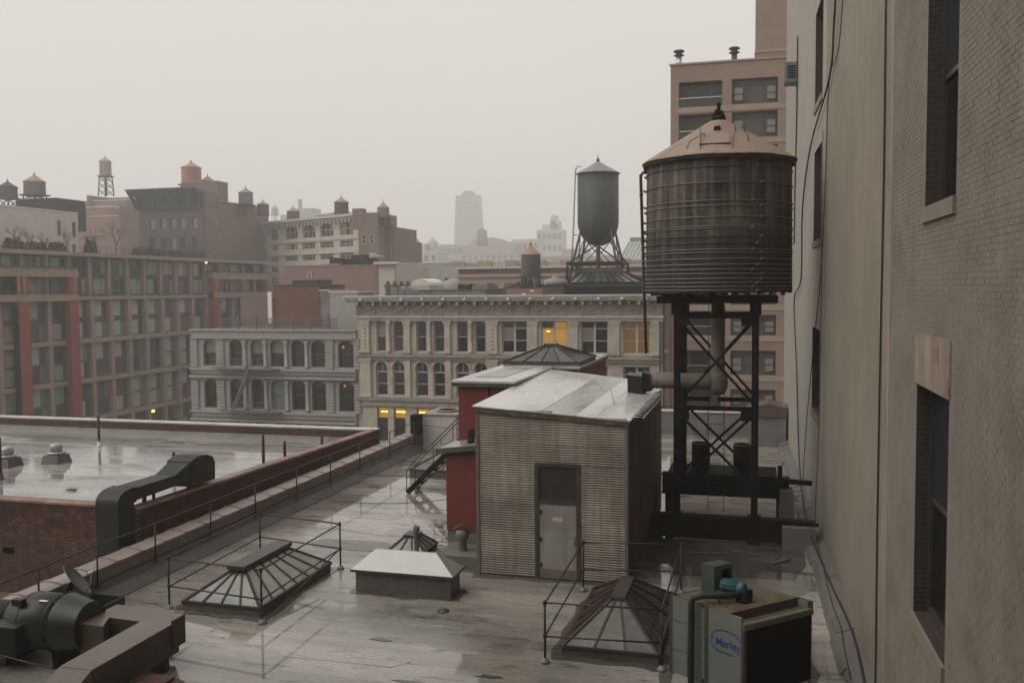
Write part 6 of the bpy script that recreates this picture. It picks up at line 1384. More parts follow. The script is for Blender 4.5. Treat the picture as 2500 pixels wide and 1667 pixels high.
for l, r, lb in ((915, 930, 'curved galvanised duct hood behind the cream cornice left end'), (932, 948, 'second curved galvanised duct hood behind the cream cornice')):
    p, q = AT(l, 675, 86), AT(r, 675, 86); zt = AT(l, 657, 86).z
    pts = [(p.x, 26.9), (q.x, 26.9)] + [(p.x + (q.x - p.x) * math.cos(a * math.pi / 12), 26.9 + (zt - 26.9) * (.35 + .65 * math.sin(a * math.pi / 12))) for a in range(0, 7)]
    solo('duct_hood', MB().ext([(x, 86, z) for x, z in pts], (0, 1.6, 0)), m_casing, lb, 'duct hood', 'duct hoods on the cream loft roof')
t, xa, xb, za, zt = px_block('plant_box', 'grey steel plant box on the cream loft roof beside the duct hoods', 'plant box', 884, 913, 657, 690, 86, 3, m_flash, m_lead, z0=26.9)
part('access_panel', MB().box(xa + .2, xa + .6, 85.98, 85.995, 27.0, zt - .1), m_lead, t)
solo('dead_hedge', (lambda mb: [mb.face([(x := AT(random.uniform(1050, 1085), 665, 97).x, 97 + random.uniform(0, .6), 27.6 + random.uniform(0, .9)), (x + .15, 97.1, 27.9 + random.uniform(0, .6)), (x + .1, 97, 27.5 + random.uniform(0, .9))]) for _ in range(260)] and mb)(MB()), m_leaf, 'dark ragged planter hedge on the roof behind the cream cornice', 'hedge')

# ------------------------------------------------------------------ far buildings
m_sal = brick_mat('salmon_brick', (.275, .19, .15), (.25, .172, .136), (.28, .215, .18), horiz='xy', bump=.2)
m_sal_c = mat('salmon_concrete', (.35, .26, .205), .8, .1, .6)
def grid_windows(t, x0, x1, z0, z1, nx, nz, w, h, d=.25, fm=None, pm=None, style='hung', m=None, name='facade', sill=None, skip=None):
    """front wall with real openings; returns nothing"""
    H = []; 
    for j in range(nz):
        for i in range(nx):
            if skip and skip(i, j): continue
            cx_ = x0 + (x1 - x0) * (i + .5) / nx; cz_ = z0 + (z1 - z0) * (j + .5) / nz; H.append((cx_ - w / 2, cx_ + w / 2, cz_ - h / 2, cz_ + h / 2))
    return H
def front(t, W, z1, H, m, d=.3, fm=None, pm=None, style='hung', z0=0, fw=.07, sill=None, y=0.0):
    part('facade', wallgrid(MB(), 0, W, z0, z1, H, d, y), m, t, w=False)
    for h in H: window(t, *h[:4], y + d, fm or m_wframe_d, pm or [m_pane_gr], style, fw, sill)
# salmon tower block right behind the cream loft building
a, b_ = AT(1540, 300, 81), AT(1830, 300, 81); ztop = AT(1540, 152, 81).z; Wd = 22.0
SB = thing('salmon_tower', 'salmon brick apartment tower with wide dark balcony windows beyond the wooden tank', 'building', (a.x, 81, 0))
flo = []; zt = ztop
rowz = [(AT(1600, yb_, 81).z, AT(1600, yt_, 81).z) for yt_, yb_ in ((188, 246), (263, 322), (340, 398), (417, 474), (494, 550), (570, 626), (646, 700), (723, 770), (804, 860), (892, 932), (965, 1010))]
cl = [(AT(1559, 210, 81).x - a.x, AT(1659, 210, 81).x - a.x), (AT(1681, 210, 81).x - a.x, AT(1787, 210, 81).x - a.x), (AT(1812, 210, 81).x - a.x, AT(1910, 210, 81).x - a.x)]
H = [(x0, x1, z0, z1) for z0, z1 in rowz for x0, x1 in cl]
mb = wallgrid(MB(), 0, Wd, 0, ztop, H, .9); part('facade', mb, m_sal, SB, w=False); part('wall', MB().box(0, Wd, .95, 20, 0, ztop - .1), m_sal, SB, w=False); part('roof', MB().box(0.02, Wd - .02, .97, 19.9, ztop - .1, ztop), m_flat, SB, w=False)
m_dkp = mat('brown_infill', (.075, .068, .062), .5, .15, 1)
for i, h in enumerate(H):
    if i % 3 == 0:
        w_ = window(SB, *h, .9, m_wframe_d, [m_pane_gr], 'triple', .09); wpart('balcony_rail', MB().box(h[0] + .02, h[1] - .02, .06, .1, h[2] + .75, h[2] + .82), m_steel, w_); wpart('balcony_panel', MB().box(h[0] + .02, h[1] - .02, .12, .14, h[2] + .02, h[2] + .7), m_pane_gr, w_)
    else:
        inf = part('infill', MB().box(h[0], h[1], .35, .45, h[2], h[3]), m_dkp, SB, w=False); hh = h[3] - h[2]
        for x0 in (h[0] + .15, h[1] - .95): 
            w_ = window(SB, x0, x0 + .8, h[2] + hh * .15, h[2] + hh * .72, .34, m_sash, [m_blind, m_blind], 'hung', .06)
        part('joint', MB().box(h[0] + 1.15, h[0] + 1.2, .33, .35, h[2], h[3]).box(h[1] - 1.2, h[1] - 1.15, .33, .35, h[2], h[3]).box(h[0], h[1], .335, .35, h[2] + hh * .74, h[2] + hh * .77), m_sash, inf, w=False)
for z0, z1 in rowz: part('band', MB().box(cl[0][0] - .1, cl[2][1] + .1, -.06, 0, z0 - .5, z0 - .02), m_sal_c, SB, w=False)
part('parapet', MB().box(-.1, Wd, -.1, .3, ztop, ztop + .15), m_sal_c, SB, w=False)
bx = AT(1735, 60, 84).x; UT = thing('salmon_upper_block', 'plain salmon brick upper block rising above the salmon tower', 'building', (bx + 5, 90, ztop))
part('wall', MB().box(bx, bx + 16, 84, 98, ztop, 66), m_sal, UT); part('band', MB().box(bx - .05, bx + 16.05, 83.95, 98.05, AT(1740, 122, 84).z, AT(1740, 116, 84).z), m_sal_c, UT); part('roof', MB().box(bx, bx + 16, 84, 98, 66, 66.2), m_flat, UT)
for px, lb in ((1558, 'pale roof vent flue with flared cap on the salmon tower corner'), (1686, 'dark roof vent flue with flared cap on the salmon tower')):
    p = AT(px, 140, 82); t = thing('roof_flue', lb, 'vent flue', (p.x, 82, ztop)); zt = AT(px, 113 if px < 1600 else 106, 82).z
    part('pipe', MB().lathe([(.24, 0), (.24, zt - ztop - .5)], p.x, 82.6, ztop, 14), m_steel if px < 1600 else m_lead, t); part('cap', MB().lathe([(.3, -.5), (.45, -.45), (.45, -.4), (.28, -.38), (.28, -.2), (.5, -.12), (.42, 0), (.1, .08)], p.x, 82.6, zt, 14), m_lead, t)
pl = thing('stone_pier_building', 'narrow tan stone front squeezed between the cream loft building and the salmon tower', 'building', (a.x - .9, 80.6, 0))
part('wall', MB().box(-8.2, a.x - .02, 80.6, 95, 0, AT(1530, 690, 80.6).z), m_sal_c, pl); part('moulding', MB().box(-8.25, a.x - .03, 80.4, 80.6, 22.2, 22.5), m_stone, pl)
# tan lower wing seen through the tower legs is part of the salmon tower itself

# white warehouse far left (faces the avenue)
m_whitew = mat('white_wall', (.50, .46, .42), .8, .1, .4, .2, 10, (.36, .33, .3), .4, .3)
wt_ = thing('white_warehouse', 'plain white side wall building with two rows of narrow windows behind the terrace', 'building', (-125, 0, 0), math.pi / 2)
Hh = []
for px in (21, 61, 98, 135, 169):
    for y0, y1 in ((545, 518), (577, 555)):
        q0 = AX(px - 2.5, y0, -125); q1 = AX(px + 2.5, y1, -125); Hh.append((min(q0.y, q1.y), max(q0.y, q1.y), min(q0.z, q1.z), max(q0.z, q1.z)))
        Hh[-1] = (Hh[-1][0], Hh[-1][1] + .3, Hh[-1][2], Hh[-1][3])
Hh = [(h[0], h[1], 38.2 + .0, 41.0) if h[2] > 37.8 else (h[0], h[1], 34.5, 36.8) for h in Hh]
part('facade', wallgrid(MB(), 104, 147.6, 0, 42.6, Hh, .3), m_whitew, wt_, w=False); part('wall', MB().box(104, 147.6, .4, 18, 0, 42.5), m_whitew, wt_, w=False); part('coping', MB().box(103.9, 147.7, -.1, .5, 42.6, 42.8), m_coping_w, wt_, w=False)
for h in Hh: window(wt_, *h, .3, m_wframe_d, [m_pane_gr], 'hung', .05)
t, xa, xb, za, zt = px_block('dark_bulkhead', 'black roof bulkhead behind the white warehouse carrying a grey tank', 'bulkhead', 37, 130, 456, 500, 150, 8, m_black, None, z0=40)
roof_tank('dark wooden tank on a single thick pedestal above the white warehouse', 1, 36, 430, 455, 416, 148, m_tk_dark, m_tk_dark, yleg=478, lr=.12)
roof_tank('grey wooden tank with tan cone roof on the black bulkhead', 60, 100, 418, 447, 401, 153, m_tk_grey, m_cone_tan, yleg=458, lr=.1)
# tan stepped building with slender tank
tb, xa, xb, za, zt = px_block('tan_stepped_building', 'tan stepped building with recessed penthouse left of the dark corniced building', 'building', 178, 316, 497, 600, 190, 20, m_bk_l, m_coping_w, z0=0)
for l, r, yt, Yo in ((180, 255, 478, 194), (197, 292, 463, 200), (199, 203, 450, 199), (248, 290, 456, 206)):
    p, q = AT(l, yt, Yo), AT(r, yt, Yo); part('setback', MB().box(p.x, q.x, Yo, Yo + 8, 30, p.z), m_bk_b, tb); part('setback_coping', MB().box(p.x - .1, q.x + .1, Yo - .1, Yo + 8.1, p.z, p.z + .2), m_coping_w, tb)
for i in range(4):
    p = AT(190 + i * 13, 536, 189.9); window(tb, p.x - XF[tb.name][0][0], p.x - XF[tb.name][0][0] + .9, p.z - 0, p.z + 1.5, -.05, m_wframe, [m_pane_gr], 'hung', .08)
    part('ledge', MB().box(p.x - .6, p.x + 1.6, 189.5, 190, p.z - .6, p.z - .35), m_sal_c, tb)
roof_tank('slender pale tank high on a tall lattice tower', 231, 254, 371, 404, 361, 205, tint('tank_pale', (.32, .28, .25)), tint('cone_pale', (.34, .3, .26)), yleg=450, lr=.13, splay=1.25)
# dark corniced brick building
DB = thing('corniced_brick_building', 'brown brick building with a deep dark overhanging cornice and pale blinds', 'building', (-124.6, 165, 0))
DW = 15.2; zc0, zc1 = AT(330, 478, 165).z, AT(330, 436, 165).z
m_dkbrick = brick_mat('dark_front_brick', (.085, .066, .06), (.07, .055, .05), (.1, .08, .07), horiz='xy', bump=.2); m_dkcorn = mat('dark_cornice', (.022, .028, .026), .7, .2, .5)
H = []
for i, px in enumerate((350, 376, 398, 420, 447)):
    for yt_, yb_ in ((501, 525), (545, 572)):
        p0, p1 = AT(px - 6, yb_, 165), AT(px + 6, yt_, 165); H.append((p0.x + 124.6, p1.x + 124.6, AT(400, yb_, 165).z, AT(400, yt_, 165).z))
part('facade', wallgrid(MB(), 0, DW, 0, zc1 - .5, H, .35), m_dkbrick, DB, w=False)
for i, h in enumerate(H): window(DB, *h[:4], .35, m_wframe_d, [m_blind, m_blind] if (i % 2 == 0 or i == 5) else [m_pane_gr], 'hung', .1, m_dkbrick)
part('wall', MB().box(0, DW - .02, .4, 5, 0, zc1 - .6), m_bk_b, DB, w=False)
z46 = AX(500, 463, -109.4).z
sideH = []
for px, yt_, yb_ in ((493, 504, 525), (577, 517, 537), (604, 522, 541), (630, 525, 545), (578, 556, 566), (606, 558, 578), (632, 560, 578), (496, 585, 610), (606, 597, 607)):
    q0, q1 = AX(px * .9408 if px > 640 else px, yb_, -109.4), AX(px, yt_, -109.4); sideH.append((q0.y - 165, q0.y - 165 + 1.1, q0.z, q1.z))
SD = part('side_wall', MB().box(DW - 24, DW, 5.02, 25.5, 0, z46), m_bk_b, DB, w=False)
for h in sideH:
    o = inst('window', MB().box(-.02, .06, 0, h[1] - h[0], 0, h[3] - h[2]).data(), DB, (DW, h[0], h[2])); o.data.materials.append(m_wframe_d); XF[o.name] = XF[DB.name]
    pm = MB().box(.06, .075, .1, h[1] - h[0] - .1, .1, h[3] - h[2] - .1).data(); pm.materials.append(m_blind); inst('pane', pm, o)
part('side_coping', MB().box(DW - .4, DW + .12, 5.0, 25.6, z46, z46 + .25), m_coping, DB, w=False)
part('cornice', MB().ext([(-2.2, -1.6, zc1), (-1.6, -.9, zc1 - 1.6), (-.4, -.4, zc0 - .4), (-.4, .4, zc0 - .4), (-2.2, .4, zc1)], (.001, 0, 0)).box(-1.9, DW - 1.5, -1.5, .5, zc1 - .5, zc1).box(-1.3, DW - 1.2, -1.0, .4, zc1 - 1.5, zc1 - .5).box(-.5, DW - .4, -.5, .38, zc0 - .4, zc1 - 1.5), m_dkcorn, DB, w=False)
for i in range(12): part('console', MB().box(.2 + i * 1.2, .55 + i * 1.2, -.8, -.5, zc0 + .2, zc1 - 1.5), m_dkcorn, DB, w=False)
part('balcony_band', MB().box(-.3, DW, -1.0, 0, AT(400, 584, 165).z, AT(400, 576, 165).z), m_dkcorn, DB, w=False)
bz = AX(502, 418, -109.4).z; q = AX(440, 430, -109.4)
part('stair_bulkhead', MB().box(DW - 8.5, DW, 5.03, 9, z46 - .2, bz), m_bk_b, DB, w=False); part('bulkhead_coping', MB().box(DW - 8.6, DW + .1, 4.95, 9.1, bz, bz + .2), m_coping, DB, w=False)
roof_tank('bright pinkish tank with cone roof behind the dark cornice', 420, 460, 386, 424, 372, 172, m_tk_pink, m_tk_pink, yleg=436, lr=.14)
roof_tank('tank showing only its tan cone roof over the brown brick bulkhead', 463, 492, 416, 440, 404, 176, m_tk_grey, m_cone_tan, zleg=45)
roof_tank('grey metal clad tank standing on the brown brick side wall', 550, 580, 443, 470, 432, 178, tint('tank_zinc', (.22, .24, .225)), m_cone_g, zleg=44)
roof_tank('low grey tank at the far end of the brown brick side wall', 592, 617, 470, 496, 462, 182, m_tk_grey, m_cone_g, zleg=44)
# cream arcaded building set at an angle
Pn = AT(825, 600, 172); dl = ray(-1130, 665); dl = Vector((dl.x, dl.y, 0)).normalized()
def AF(px, py):
    r = ray(px, py); # CAM + r t = Pn + dl s (horizontal)
    det = r.x * (-dl.y) + dl.x * r.y; t_ = ((Pn.x) * (-dl.y) + dl.x * Pn.y) / det; p = CAM + r * t_; s = (p - Pn).dot(dl); return s, p.z
sl_, _ = AF(612, 600); rzA = math.atan2(-dl.y, -dl.x); Porg = Pn + dl * sl_
AB = thing('cream_arcade_building', 'cream building with a row of large arches and lit windows under a bracketed cornice', 'building', (Porg.x, Porg.y, 0), rzA)
FX = lambda px, py: (sl_ - AF(px, py)[0], AF(px, py)[1])
m_cr = mat('pale_cream_stone', (.52, .475, .405), .85, .1, .5, .2, 10, (.33, .285, .24), .4, .5)
kx = lambda x: (600 + x / 3.92) / KD; ky = lambda y: (430 + y / 3.92) / KD
cols = [(232, 310), (374, 497), (542, 664), (712, 838), (900, 1028)]; rws = [(505, 592), (640, 698), (742, 806), (852, 915), (958, 1028)]
H = []
for (x0, x1) in cols:
    for j, (y0, y1) in enumerate(rws):
        xm = (kx(x0) + kx(x1)) / 2; A0 = FX(kx(x0), ky(y0))[0]; A1 = FX(kx(x1), ky(y0))[0]; H.append((A0, A1, FX(xm, ky(y1) )[1], FX(xm, ky(y0))[1], j, x0))
z_levels = []
for j in range(5):
    a0 = sum(h[2] for h in H if h[4] == j) / 5; a1 = sum(h[3] for h in H if h[4] == j) / 5; z_levels.append((a0, a1))
H = [(h[0], h[1], z_levels[h[4]][0], z_levels[h[4]][1] + (.9 if h[4] == 0 else 0), h[4], h[5]) for h in H]
WA = sl_; zA = FX(kx(640), ky(400))[1]
mb = wallgrid(MB(), 0, WA, 0, zA - 1.6, H, .5)
for h in H:
    if h[4] == 0: arch_fill(mb, h[0], h[1], h[3], 1.4, .45)
part('facade', mb, m_cr, AB, w=False); part('wall', MB().box(0, WA - .05, .55, 9, 0, zA - .5), m_bk_b, AB, w=False)
for h in H:
    lit = (h[4], h[5]) in ((0, 900), (1, 232), (1, 374)); window(AB, *h[:4], .5, m_wframe, [m_dimlit, m_pane_gr, m_dimlit] if lit else [m_pane_gr], 'tri3', .12, m_cr)
part('cornice', MB().box(-.6, WA + .8, -1.3, .3, zA - .5, zA).box(-.3, WA + .4, -.8, .3, zA - 1.0, zA - .5), m_cr, AB, w=False)
for i in range(26): part('bracket', MB().box(.3 + i * WA / 26, .75 + i * WA / 26, -.75, 0, zA - 1.55, zA - 1.02), m_cr, AB, w=False)
for z in (z_levels[0][0] - .5, z_levels[1][0] - .9): part('belt_course', MB().box(-.2, WA + .2, -.2, 0, z - .3, z), m_cr, AB, w=False)
for h in H:
    if h[4] == 0:
        w = (h[1] - h[0]) / 2; c0 = (h[0] + h[1]) / 2; mb = MB()
        for i in range(12):
            t0, t1 = math.pi * i / 12, math.pi * (i + 1) / 12; qq = lambda r, rz2, t, y: (c0 - r * math.cos(t), y, h[3] - 1.4 + rz2 * math.sin(t))
            mb.hexa([qq(w + .1, 1.45, t0, -.15), qq(w + .1, 1.45, t1, -.15), qq(w + .1, 1.45, t1, -.01), qq(w + .1, 1.45, t0, -.01)], [qq(w + .7, 2.0, t0, -.15), qq(w + .7, 2.0, t1, -.15), qq(w + .7, 2.0, t1, -.01), qq(w + .7, 2.0, t0, -.01)])
        part('arch_moulding', mb, m_cr, AB, w=False)
roof_tank('dark wooden tank with tan cone on the cream arcade roof', 769, 800, 465, 494, 453, 180, m_tk_dark, m_cone_tan, yleg=500, lr=.1)
roof_tank('wide dark tank with low cone peeping over the cream arcade cornice', 660, 687, 486, 505, 476, 200, m_tk_grey, m_cone_tan, zleg=42)
gr = thing('green_roof_penthouse', 'low green roofed penthouse on the cream arcade building', 'penthouse', (AT(760, 495, 195).x, 195, 40))
p, q = AT(730, 496, 190), AT(812, 496, 190); part('wall', MB().box(p.x, q.x, 190, 198, 38, p.z), m_cr, gr); part('roof', MB().hexa([(p.x - .5, 189.5, p.z), (q.x + .5, 189.5, p.z), (q.x + .5, 198.5, p.z), (p.x - .5, 198.5, p.z)], [(p.x + 5, 193, p.z + 1.3), (q.x - 4, 193, p.z + 1.3), (q.x - 4, 195, p.z + 1.3), (p.x + 5, 195, p.z + 1.3)]), tint('copper_green', (.16, .22, .15)), gr)
# brown brick annex right of it
for l, r, yt, Y, dp, lb, mm in ((824, 868, 490, 168, 10, 'brown brick annex with a chimney beside the cream arcade building', m_bk_b), (862, 908, 523, 172, 12, 'brown brick annex carrying the tank on an iron stand', m_bk_b), (890, 922, 553, 178, 12, 'lowest brown brick annex stepping down behind the cornice roof', m_bk_b)):
    t, xa, xb, za, zt = px_block('brick_annex', lb, 'building', l, r, yt, 680, Y, dp, mm, m_coping, z0=0)
    Hw = [(xa + (xb - xa) * f, z) for f in (.3, .7) for z in (zt - 6, zt - 10.5, zt - 15)]
    for x, z in Hw: window(t, x - .45 - XF[t.name][0][0], x + .45 - XF[t.name][0][0], z, z + 1.9, -.02, m_wframe, [m_pane_gr], 'hung', .1)
    if l == 824: part('chimney', MB().box(xa - 1.2, xa + .9, Y - .05, Y + 2, zt - 3, zt + 1.0), m_bk_b, t)
roof_tank('pale banded tank on an open iron stand above the brown annex', 867, 894, 478, 499, 465, 170, tint('tank_tan_wood', (.24, .2, .165)), m_cone_tan, yleg=523, lr=.14, splay=1.1, finial=.7)
# red brick block in front of it
t, xa, xb, za, zt = px_block('red_brick_block', 'wide windowless pinkish red brick side wall with roof plant on top', 'building', 652, 868, 611, 700, 128, 16, m_bk_l, m_coping, z0=0)
window(t, AT(706, 640, 128).x - XF[t.name][0][0], AT(717, 640, 128).x - XF[t.name][0][0], AT(706, 668, 128).z, AT(706, 624, 128).z, -.03, m_wframe, [m_cur_g], 'hung', .1)
w2 = thing('cream_window_bay', 'narrow cream front with tall slit windows at the corner of the red brick block', 'building', (xb + .3, 127.6, 0))
xc = AT(907, 640, 127.6).x; Hb = [(x0 := 1.2 + i * 1.05, x0 + .6, zt - 6.2, zt - 2.4) for i in range(4)] + [(1.2 + i * 1.05, 1.8 + i * 1.05, zt - 11.5, zt - 8) for i in range(4)]
front(w2, xc - xb - .3, zt + .1, Hb, m_cr, .3, m_wframe, [m_pane_gr], 'hung', fw=.06); part('wall', MB().box(0, xc - xb - .3, .35, 14, 0, zt), m_cr, w2, w=False); part('cornice', MB().box(-.5, xc - xb + .4, -.7, .5, zt + .1, zt + .5), m_corn, w2, w=False)
for l, r, yt, Yo, mm, lb, cat in ((777, 800, 594, 132, m_black, 'sloping black plant enclosure on the red brick block', 'plant box'), (806, 845, 585, 134, m_black, 'round topped black plant enclosure with pale dome on the red brick block', 'plant box'), (740, 775, 606, 131, m_flash, 'pale slatted screen on the red brick block roof', 'screen')):
    t, xa, xb, za, zq = px_block('plant_enclosure', lb, cat, l, r, yt, 620, Yo, 4, mm, None, z0=zt)
    if l == 806: part('dome', MB().lathe([(2.0, 0), (1.5, .5), (.6, .75), (.5, .95)], xb, Yo + 2, zq - .6, 14), m_cone_g, t)
    elif l == 777: part('slope', MB().ext([(xa - 1.5, Yo, zt), (xb + 1.0, Yo, zt), (xb + 1.0, Yo, zq - .2), (xa - 1.5, Yo, zq + .25)], (0, 4, 0)), m_black, t)
    else:
        for i in range(9): part('slat', MB().bar((xa + .2 + i * .32, Yo - .05, zt), (xa + .5 + i * .32, Yo - .05, zq), .06), m_corn, t)
# grey-white buildings in the middle distance
m_pale = mat('pale_grey_wall', (.36, .35, .33), .85, .1, .5); m_pale2 = mat('pale_cream_wall', (.42, .39, .35), .85, .1, .5); m_gg = mat('grey_green_wall', (.27, .275, .255), .8, .12, .6)
t, xa, xb, za, zt = px_block('pale_low_building', 'long low pale grey building behind the cornice with small square windows', 'building', 920, 1052, 605, 690, 150, 14, m_pale, m_coping_w, z0=0)
for i in range(3): window(t, xb - 2.5 - i * 3.2 - XF[t.name][0][0], xb - 1.6 - i * 3.2 - XF[t.name][0][0], zt - 4.2, zt - 2.4, -.02, m_wframe, [m_pane_gr], 'hung', .08)
part('shed_roof', MB().box(xa, xa + 7, 149, 150, zt - 6, zt - 3.5), m_gg, t); part('dome_vent', MB().lathe([(2.6, 0), (2.6, 3.2), (1.6, 4.4), (.2, 4.9)], xa + 10, 149, zt - 7.5, 16), m_gg, t)
lad_x = xb - 6; part('cage_ladder', MB().box(lad_x, lad_x + .1, 148.9, 149, zt - 6.5, zt - 2.5).box(lad_x + 1.8, lad_x + 1.9, 148.9, 149, zt - 6.5, zt - 2.5).box(lad_x + .1, lad_x + 1.8, 148.9, 149, zt - 4.5, zt - 4.4).box(lad_x + .1, lad_x + 1.8, 148.9, 149, zt - 2.7, zt - 2.6), m_white, t)
t, xa, xb, za, zt = px_block('dome_roof_shed', 'small white vaulted roof shed behind the cream cornice', 'shed', 945, 985, 655, 690, 118, 6, m_pale2, None, z0=22)
part('vault', MB().ext([(xa + (xb - xa) * (1 - math.cos(k * math.pi / 8)) / 2, 118, zt + .9 * math.sin(k * math.pi / 8)) for k in range(9)], (0, 6, 0)), m_coping_w, t)
for l, r, yt, Y, mm, lb, nwx, nwz in ((918, 965, 562, 560, m_gg, 'hazy pale building with a stepped corner beside the brown annexes', 3, 2), (955, 1005, 578, 540, m_pale2, 'hazy cream stepped building left of the pale skyscraper', 3, 2), (1007, 1062, 562, 800, m_gg, 'hazy grey block at the foot of the skyscraper', 5, 4), (1060, 1182, 562, 720, m_sal_c, 'hazy tan arcaded building below the skyscraper', 0, 0), (1177, 1236, 550, 740, m_pale2, 'hazy pale block with dark window rows behind the brown wooden tank', 5, 5), (1233, 1292, 528, 860, m_pale2, 'hazy pale stepped tower left of the steel tank', 5, 6), (1150, 1180, 556, 745, m_sal_c, 'narrow hazy tan building between the arcade and the pale block', 2, 3), (1290, 1345, 572, 620, m_sal_c, 'hazy tan building behind the legs of the steel tank', 0, 0), (1240, 1420, 588, 430, m_sal_c, 'wide hazy salmon building behind the balustrade', 0, 0)):
    t, xa, xb, za, zt = px_block('hazy_building', lb, 'building', l, r, yt, 690, Y, 20, mm, m_coping_w, z0=0, caph=.3)
    o0 = XF[t.name][0][0]
    for i in range(nwx):
        for j in range(nwz):
            q_ = Y / 330; x = xa + (xb - xa) * (i + .5) / nwx; z = zt - (3.5 + j * 4.2) * q_; window(t, x - .7 * q_ - o0, x + .7 * q_ - o0, z, z + 2.2 * q_, -.02, m_wframe_d, [m_pane_gr], 'single', .2)
    if l == 1060:
        for i in range(9):
            x = xa + (xb - xa) * (i + .5) / 9; window(t, x - 1.7 - o0, x + 1.7 - o0, zt - 15, zt - 8, -.02, m_wframe, [m_pane_gr], 'hung', .25)
        ev = (xa + xb) / 2; part('gable', MB().ext([(ev + (xb - xa) * .36 * math.cos(k * math.pi / 10), 719.9, zt + 6 * math.sin(k * math.pi / 10)) for k in range(11)], (0, 12, 0)), m_sal_c, t)
    if l == 1233:
        for f, g, h_ in ((.2, .85, 5), (.5, .82, 9), (.54, .72, 14)): part('setback', MB().box(xa + (xb - xa) * f, xa + (xb - xa) * g, 862, 876, zt, zt + h_), m_pale2, t)
    if l == 918: part('tower_step', MB().box(xa + 3, xa + 10, 562, 570, zt, zt + 4), m_gg, t)
    if l == 955: part('tank_house', MB().lathe([(3.4, 0), (3.4, 6), (.3, 9)], xb - 6, 548, zt, 14), m_pale2, t); part('step', MB().box(xa - 8, xa + 6, 542, 556, zt - 5, zt + 5), m_pale2, t)
roof_tank('hazy tank on a gallery stand in front of the skyscraper', 1096, 1119, 532, 549, 522, 690, m_tk_grey, m_tk_grey, yleg=566, lr=.6, hoops=4)
# skyscraper
p, q = AT(1037, 560, 940), AT(1110, 560, 940); p1, q1 = AT(1045, 450, 940), AT(1096, 450, 940); zs = AT(1070, 448, 940).z
SK = thing('skyscraper', 'pale tapering glass skyscraper almost lost in the fog with a mast ring on top', 'skyscraper', ((p.x + q.x) / 2, 960, 0))
m_sky = mat('fog_paled_glass', (.33, .36, .36), .3, .06, .2); zm = AT(1070, 540, 940).z  # part of the fog's fade is put into this pale colour
part('shaft', MB().hexa([(p.x, 940, 0), (q.x, 940, 0), (q.x, 958, 0), (p.x, 958, 0)], [(p1.x, 942, zs), (q1.x, 942, zs), (q1.x, 956, zs), (p1.x, 956, zs)]), m_sky, SK)
for i in range(22):
    f = (i + .5) / 22; xa = p.x + (p1.x - p.x) * f; xb = q.x + (q1.x - q.x) * f; part('floor_band', MB().box(xa - .12, xb + .12, 939.6 + 2 * f, 958 - 2 * f + .3, zs * f, zs * f + .9), m_gg, SK)
zz = AT(1070, 441, 940).z; part('crown', MB().box(p1.x + 6, q1.x - 6, 944, 954, zs, zs + 2.0).box(p1.x + 7, q1.x - 7, 945, 953, zs + 2.0, zz + .9).box(p1.x + 9, q1.x - 9, 947, 951, zz + .9, zz + 2.0), m_gg, SK)
# balustraded building behind the tanks
BB = thing('balustrade_building', 'long tan and maroon building with a stone balustrade behind the tanks', 'building', (AT(1053, 640, 140).x, 140, 0))
WB = AT(1500, 640, 140).x - AT(1053, 640, 140).x; zb1 = AT(1100, 613, 140).z; zb2 = AT(1100, 628, 140).z
H = [(1.8 + i * 2.9, 3.1 + i * 2.9, zb2 - 5.0, zb2 - 1.6) for i in range(int(WB / 2.9) - 1)]
part('facade', wallgrid(MB(), 0, WB, 0, zb2 - .6, H, .3), m_sal_c, BB, w=False); part('wall', MB().box(0, WB, .4, 18, 0, zb1 - .1), m_bk, BB, w=False)
m_amber = mat('amber_blind', (.35, .17, .06), .5, .1, 1, emit=(1, .42, .12), estr=.25)
for i, h in enumerate(H): window(BB, *h, .3, m_wframe_d, [m_blind, m_amber] if i in (2, 14) else [m_cur_g, m_pane_gr], 'hung', .1)
part('maroon_band', MB().box(0, WB, -.1, .35, zb2 - .1, zb1 - .35), m_bk, BB, w=False); part('lower_cornice', MB().box(-.2, WB, -.35, .3, zb2 - .6, zb2 - .12), m_sal_c, BB, w=False); part('cornice', MB().box(-.3, WB, -.6, .5, zb1 - .34, zb1), m_corn, BB, w=False)
zt_ = AT(1100, 600, 140).z
for i in range(8):
    x = i * WB / 7.0; part('balustrade_pier', MB().box(x - 1.1, x + 1.1, -.2, .5, zb1, zt_), m_sal_c, BB, w=False)
    if i < 7:
        part('balustrade_rail', MB().box(x + 1.12, x + WB / 7 - 1.12, -.1, .4, zt_ - .35, zt_ - .1), m_corn, BB, w=False)
        nbp = int((WB / 7 - 2.2) / .38)
        for k in range(nbp): part('baluster', MB().lathe([(.09, 0), (.12, .1), (.15, .3), (.07, .6), (.1, zt_ - zb1 - .36)], x + 1.3 + k * .38, .15, zb1, 6), m_corn, BB, w=False)
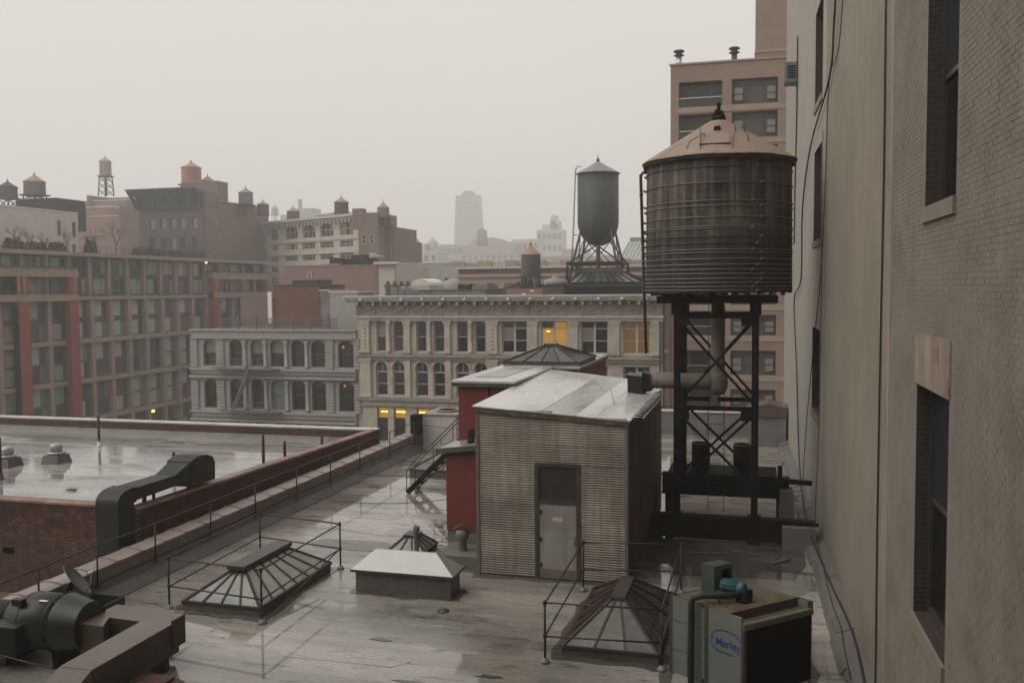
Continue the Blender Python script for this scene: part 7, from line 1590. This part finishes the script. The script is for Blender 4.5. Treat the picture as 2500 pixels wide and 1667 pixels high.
# greenhouse and bits on the right
t, xa, xb, za, zt = px_block('greenhouse_roof', 'sloping pale green glazed roof behind the steel tank', 'glass roof', 1420, 1500, 600, 690, 175, 14, m_gg, None, z0=20)
gl = tint('green_glazing', (.30, .34, .30)); zg = AT(1450, 556, 182).z
for i in range(9):
    x0, x1 = xa + (xb - xa) * i / 9, xa + (xb - xa) * (i + 1) / 9; part('pane', MB().ext([(x0, 175, zt), (x1, 175, zt), (x1 + 1, 182, zg), (x0 + 1, 182, zg)], (0, .05, -.05)), gl, t); part('glazing_bar', MB().bar((x0, 174.9, zt + .05), (x0 + 1, 181.9, zg + .05), .12), m_coping_w, t)
t, xa, xb, za, zt = px_block('green_penthouse', 'small grey green penthouse box right of the steel tank', 'penthouse', 1447, 1480, 547, 600, 200, 8, m_gg, m_lead, z0=20)
# far pale chimney block behind the cream arcade
t, xa, xb, za, zt = px_block('hazy_building', 'faint far building with a slim chimney above the cream arcade roof', 'building', 645, 760, 492, 560, 600, 20, m_gg, None, z0=0)
part('chimney', MB().box(xa + (xb - xa) * .33, xa + (xb - xa) * .36, 602, 606, zt, AT(680, 458, 602).z), m_gg, t); part('penthouse', MB().box(xa + (xb - xa) * .3, xa + (xb - xa) * .62, 601, 615, zt, AT(680, 479, 601).z), m_gg, t)
roof_tank('faint pale tank far beyond the cream arcade roof', 624, 639, 480, 494, 470, 580, tint('tank_faint', (.4, .33, .29)), tint('cone_faint', (.4, .33, .29)), zleg=38)
# plain city filling the far blocks so that streets do not stand empty
random.seed(77); k = 0
for i, x in enumerate(range(-330, 331, 44)):
    for y_ in (860,):
        h = random.uniform(22, 38); t = solo('far_block', MB().box(x + random.uniform(0, 6), x + 38, y_, y_ + 50, 0, h).box(x + 10, x + 20, y_ + 10, y_ + 22, h, h + random.uniform(2, 5)), random.choice([m_gg, m_pale, m_pale2, m_sal_c]), 'faint flat roofed block lost in the fog at the skyline', 'building', 'faint blocks along the skyline')
# ------------------------------------------------------------------ the wet air
hv = bpy.data.materials.new('mist'); hv.use_nodes = True; ht_ = hv.node_tree; ht_.nodes.clear()
ho = ht_.nodes.new('ShaderNodeOutputMaterial'); pv = ht_.nodes.new('ShaderNodeVolumePrincipled'); pv.inputs['Color'].default_value = (.97, .97, .96, 1); pv.inputs['Density'].default_value = HAZE; pv.inputs['Anisotropy'].default_value = .25
ht_.links.new(pv.outputs[0], ho.inputs['Volume'])
hz_ = solo('haze', MB().box(-700, 700, -120, 1100, -1.6, 128), hv, 'thin even mist filling the air over the rooftops', 'haze', kind='stuff')
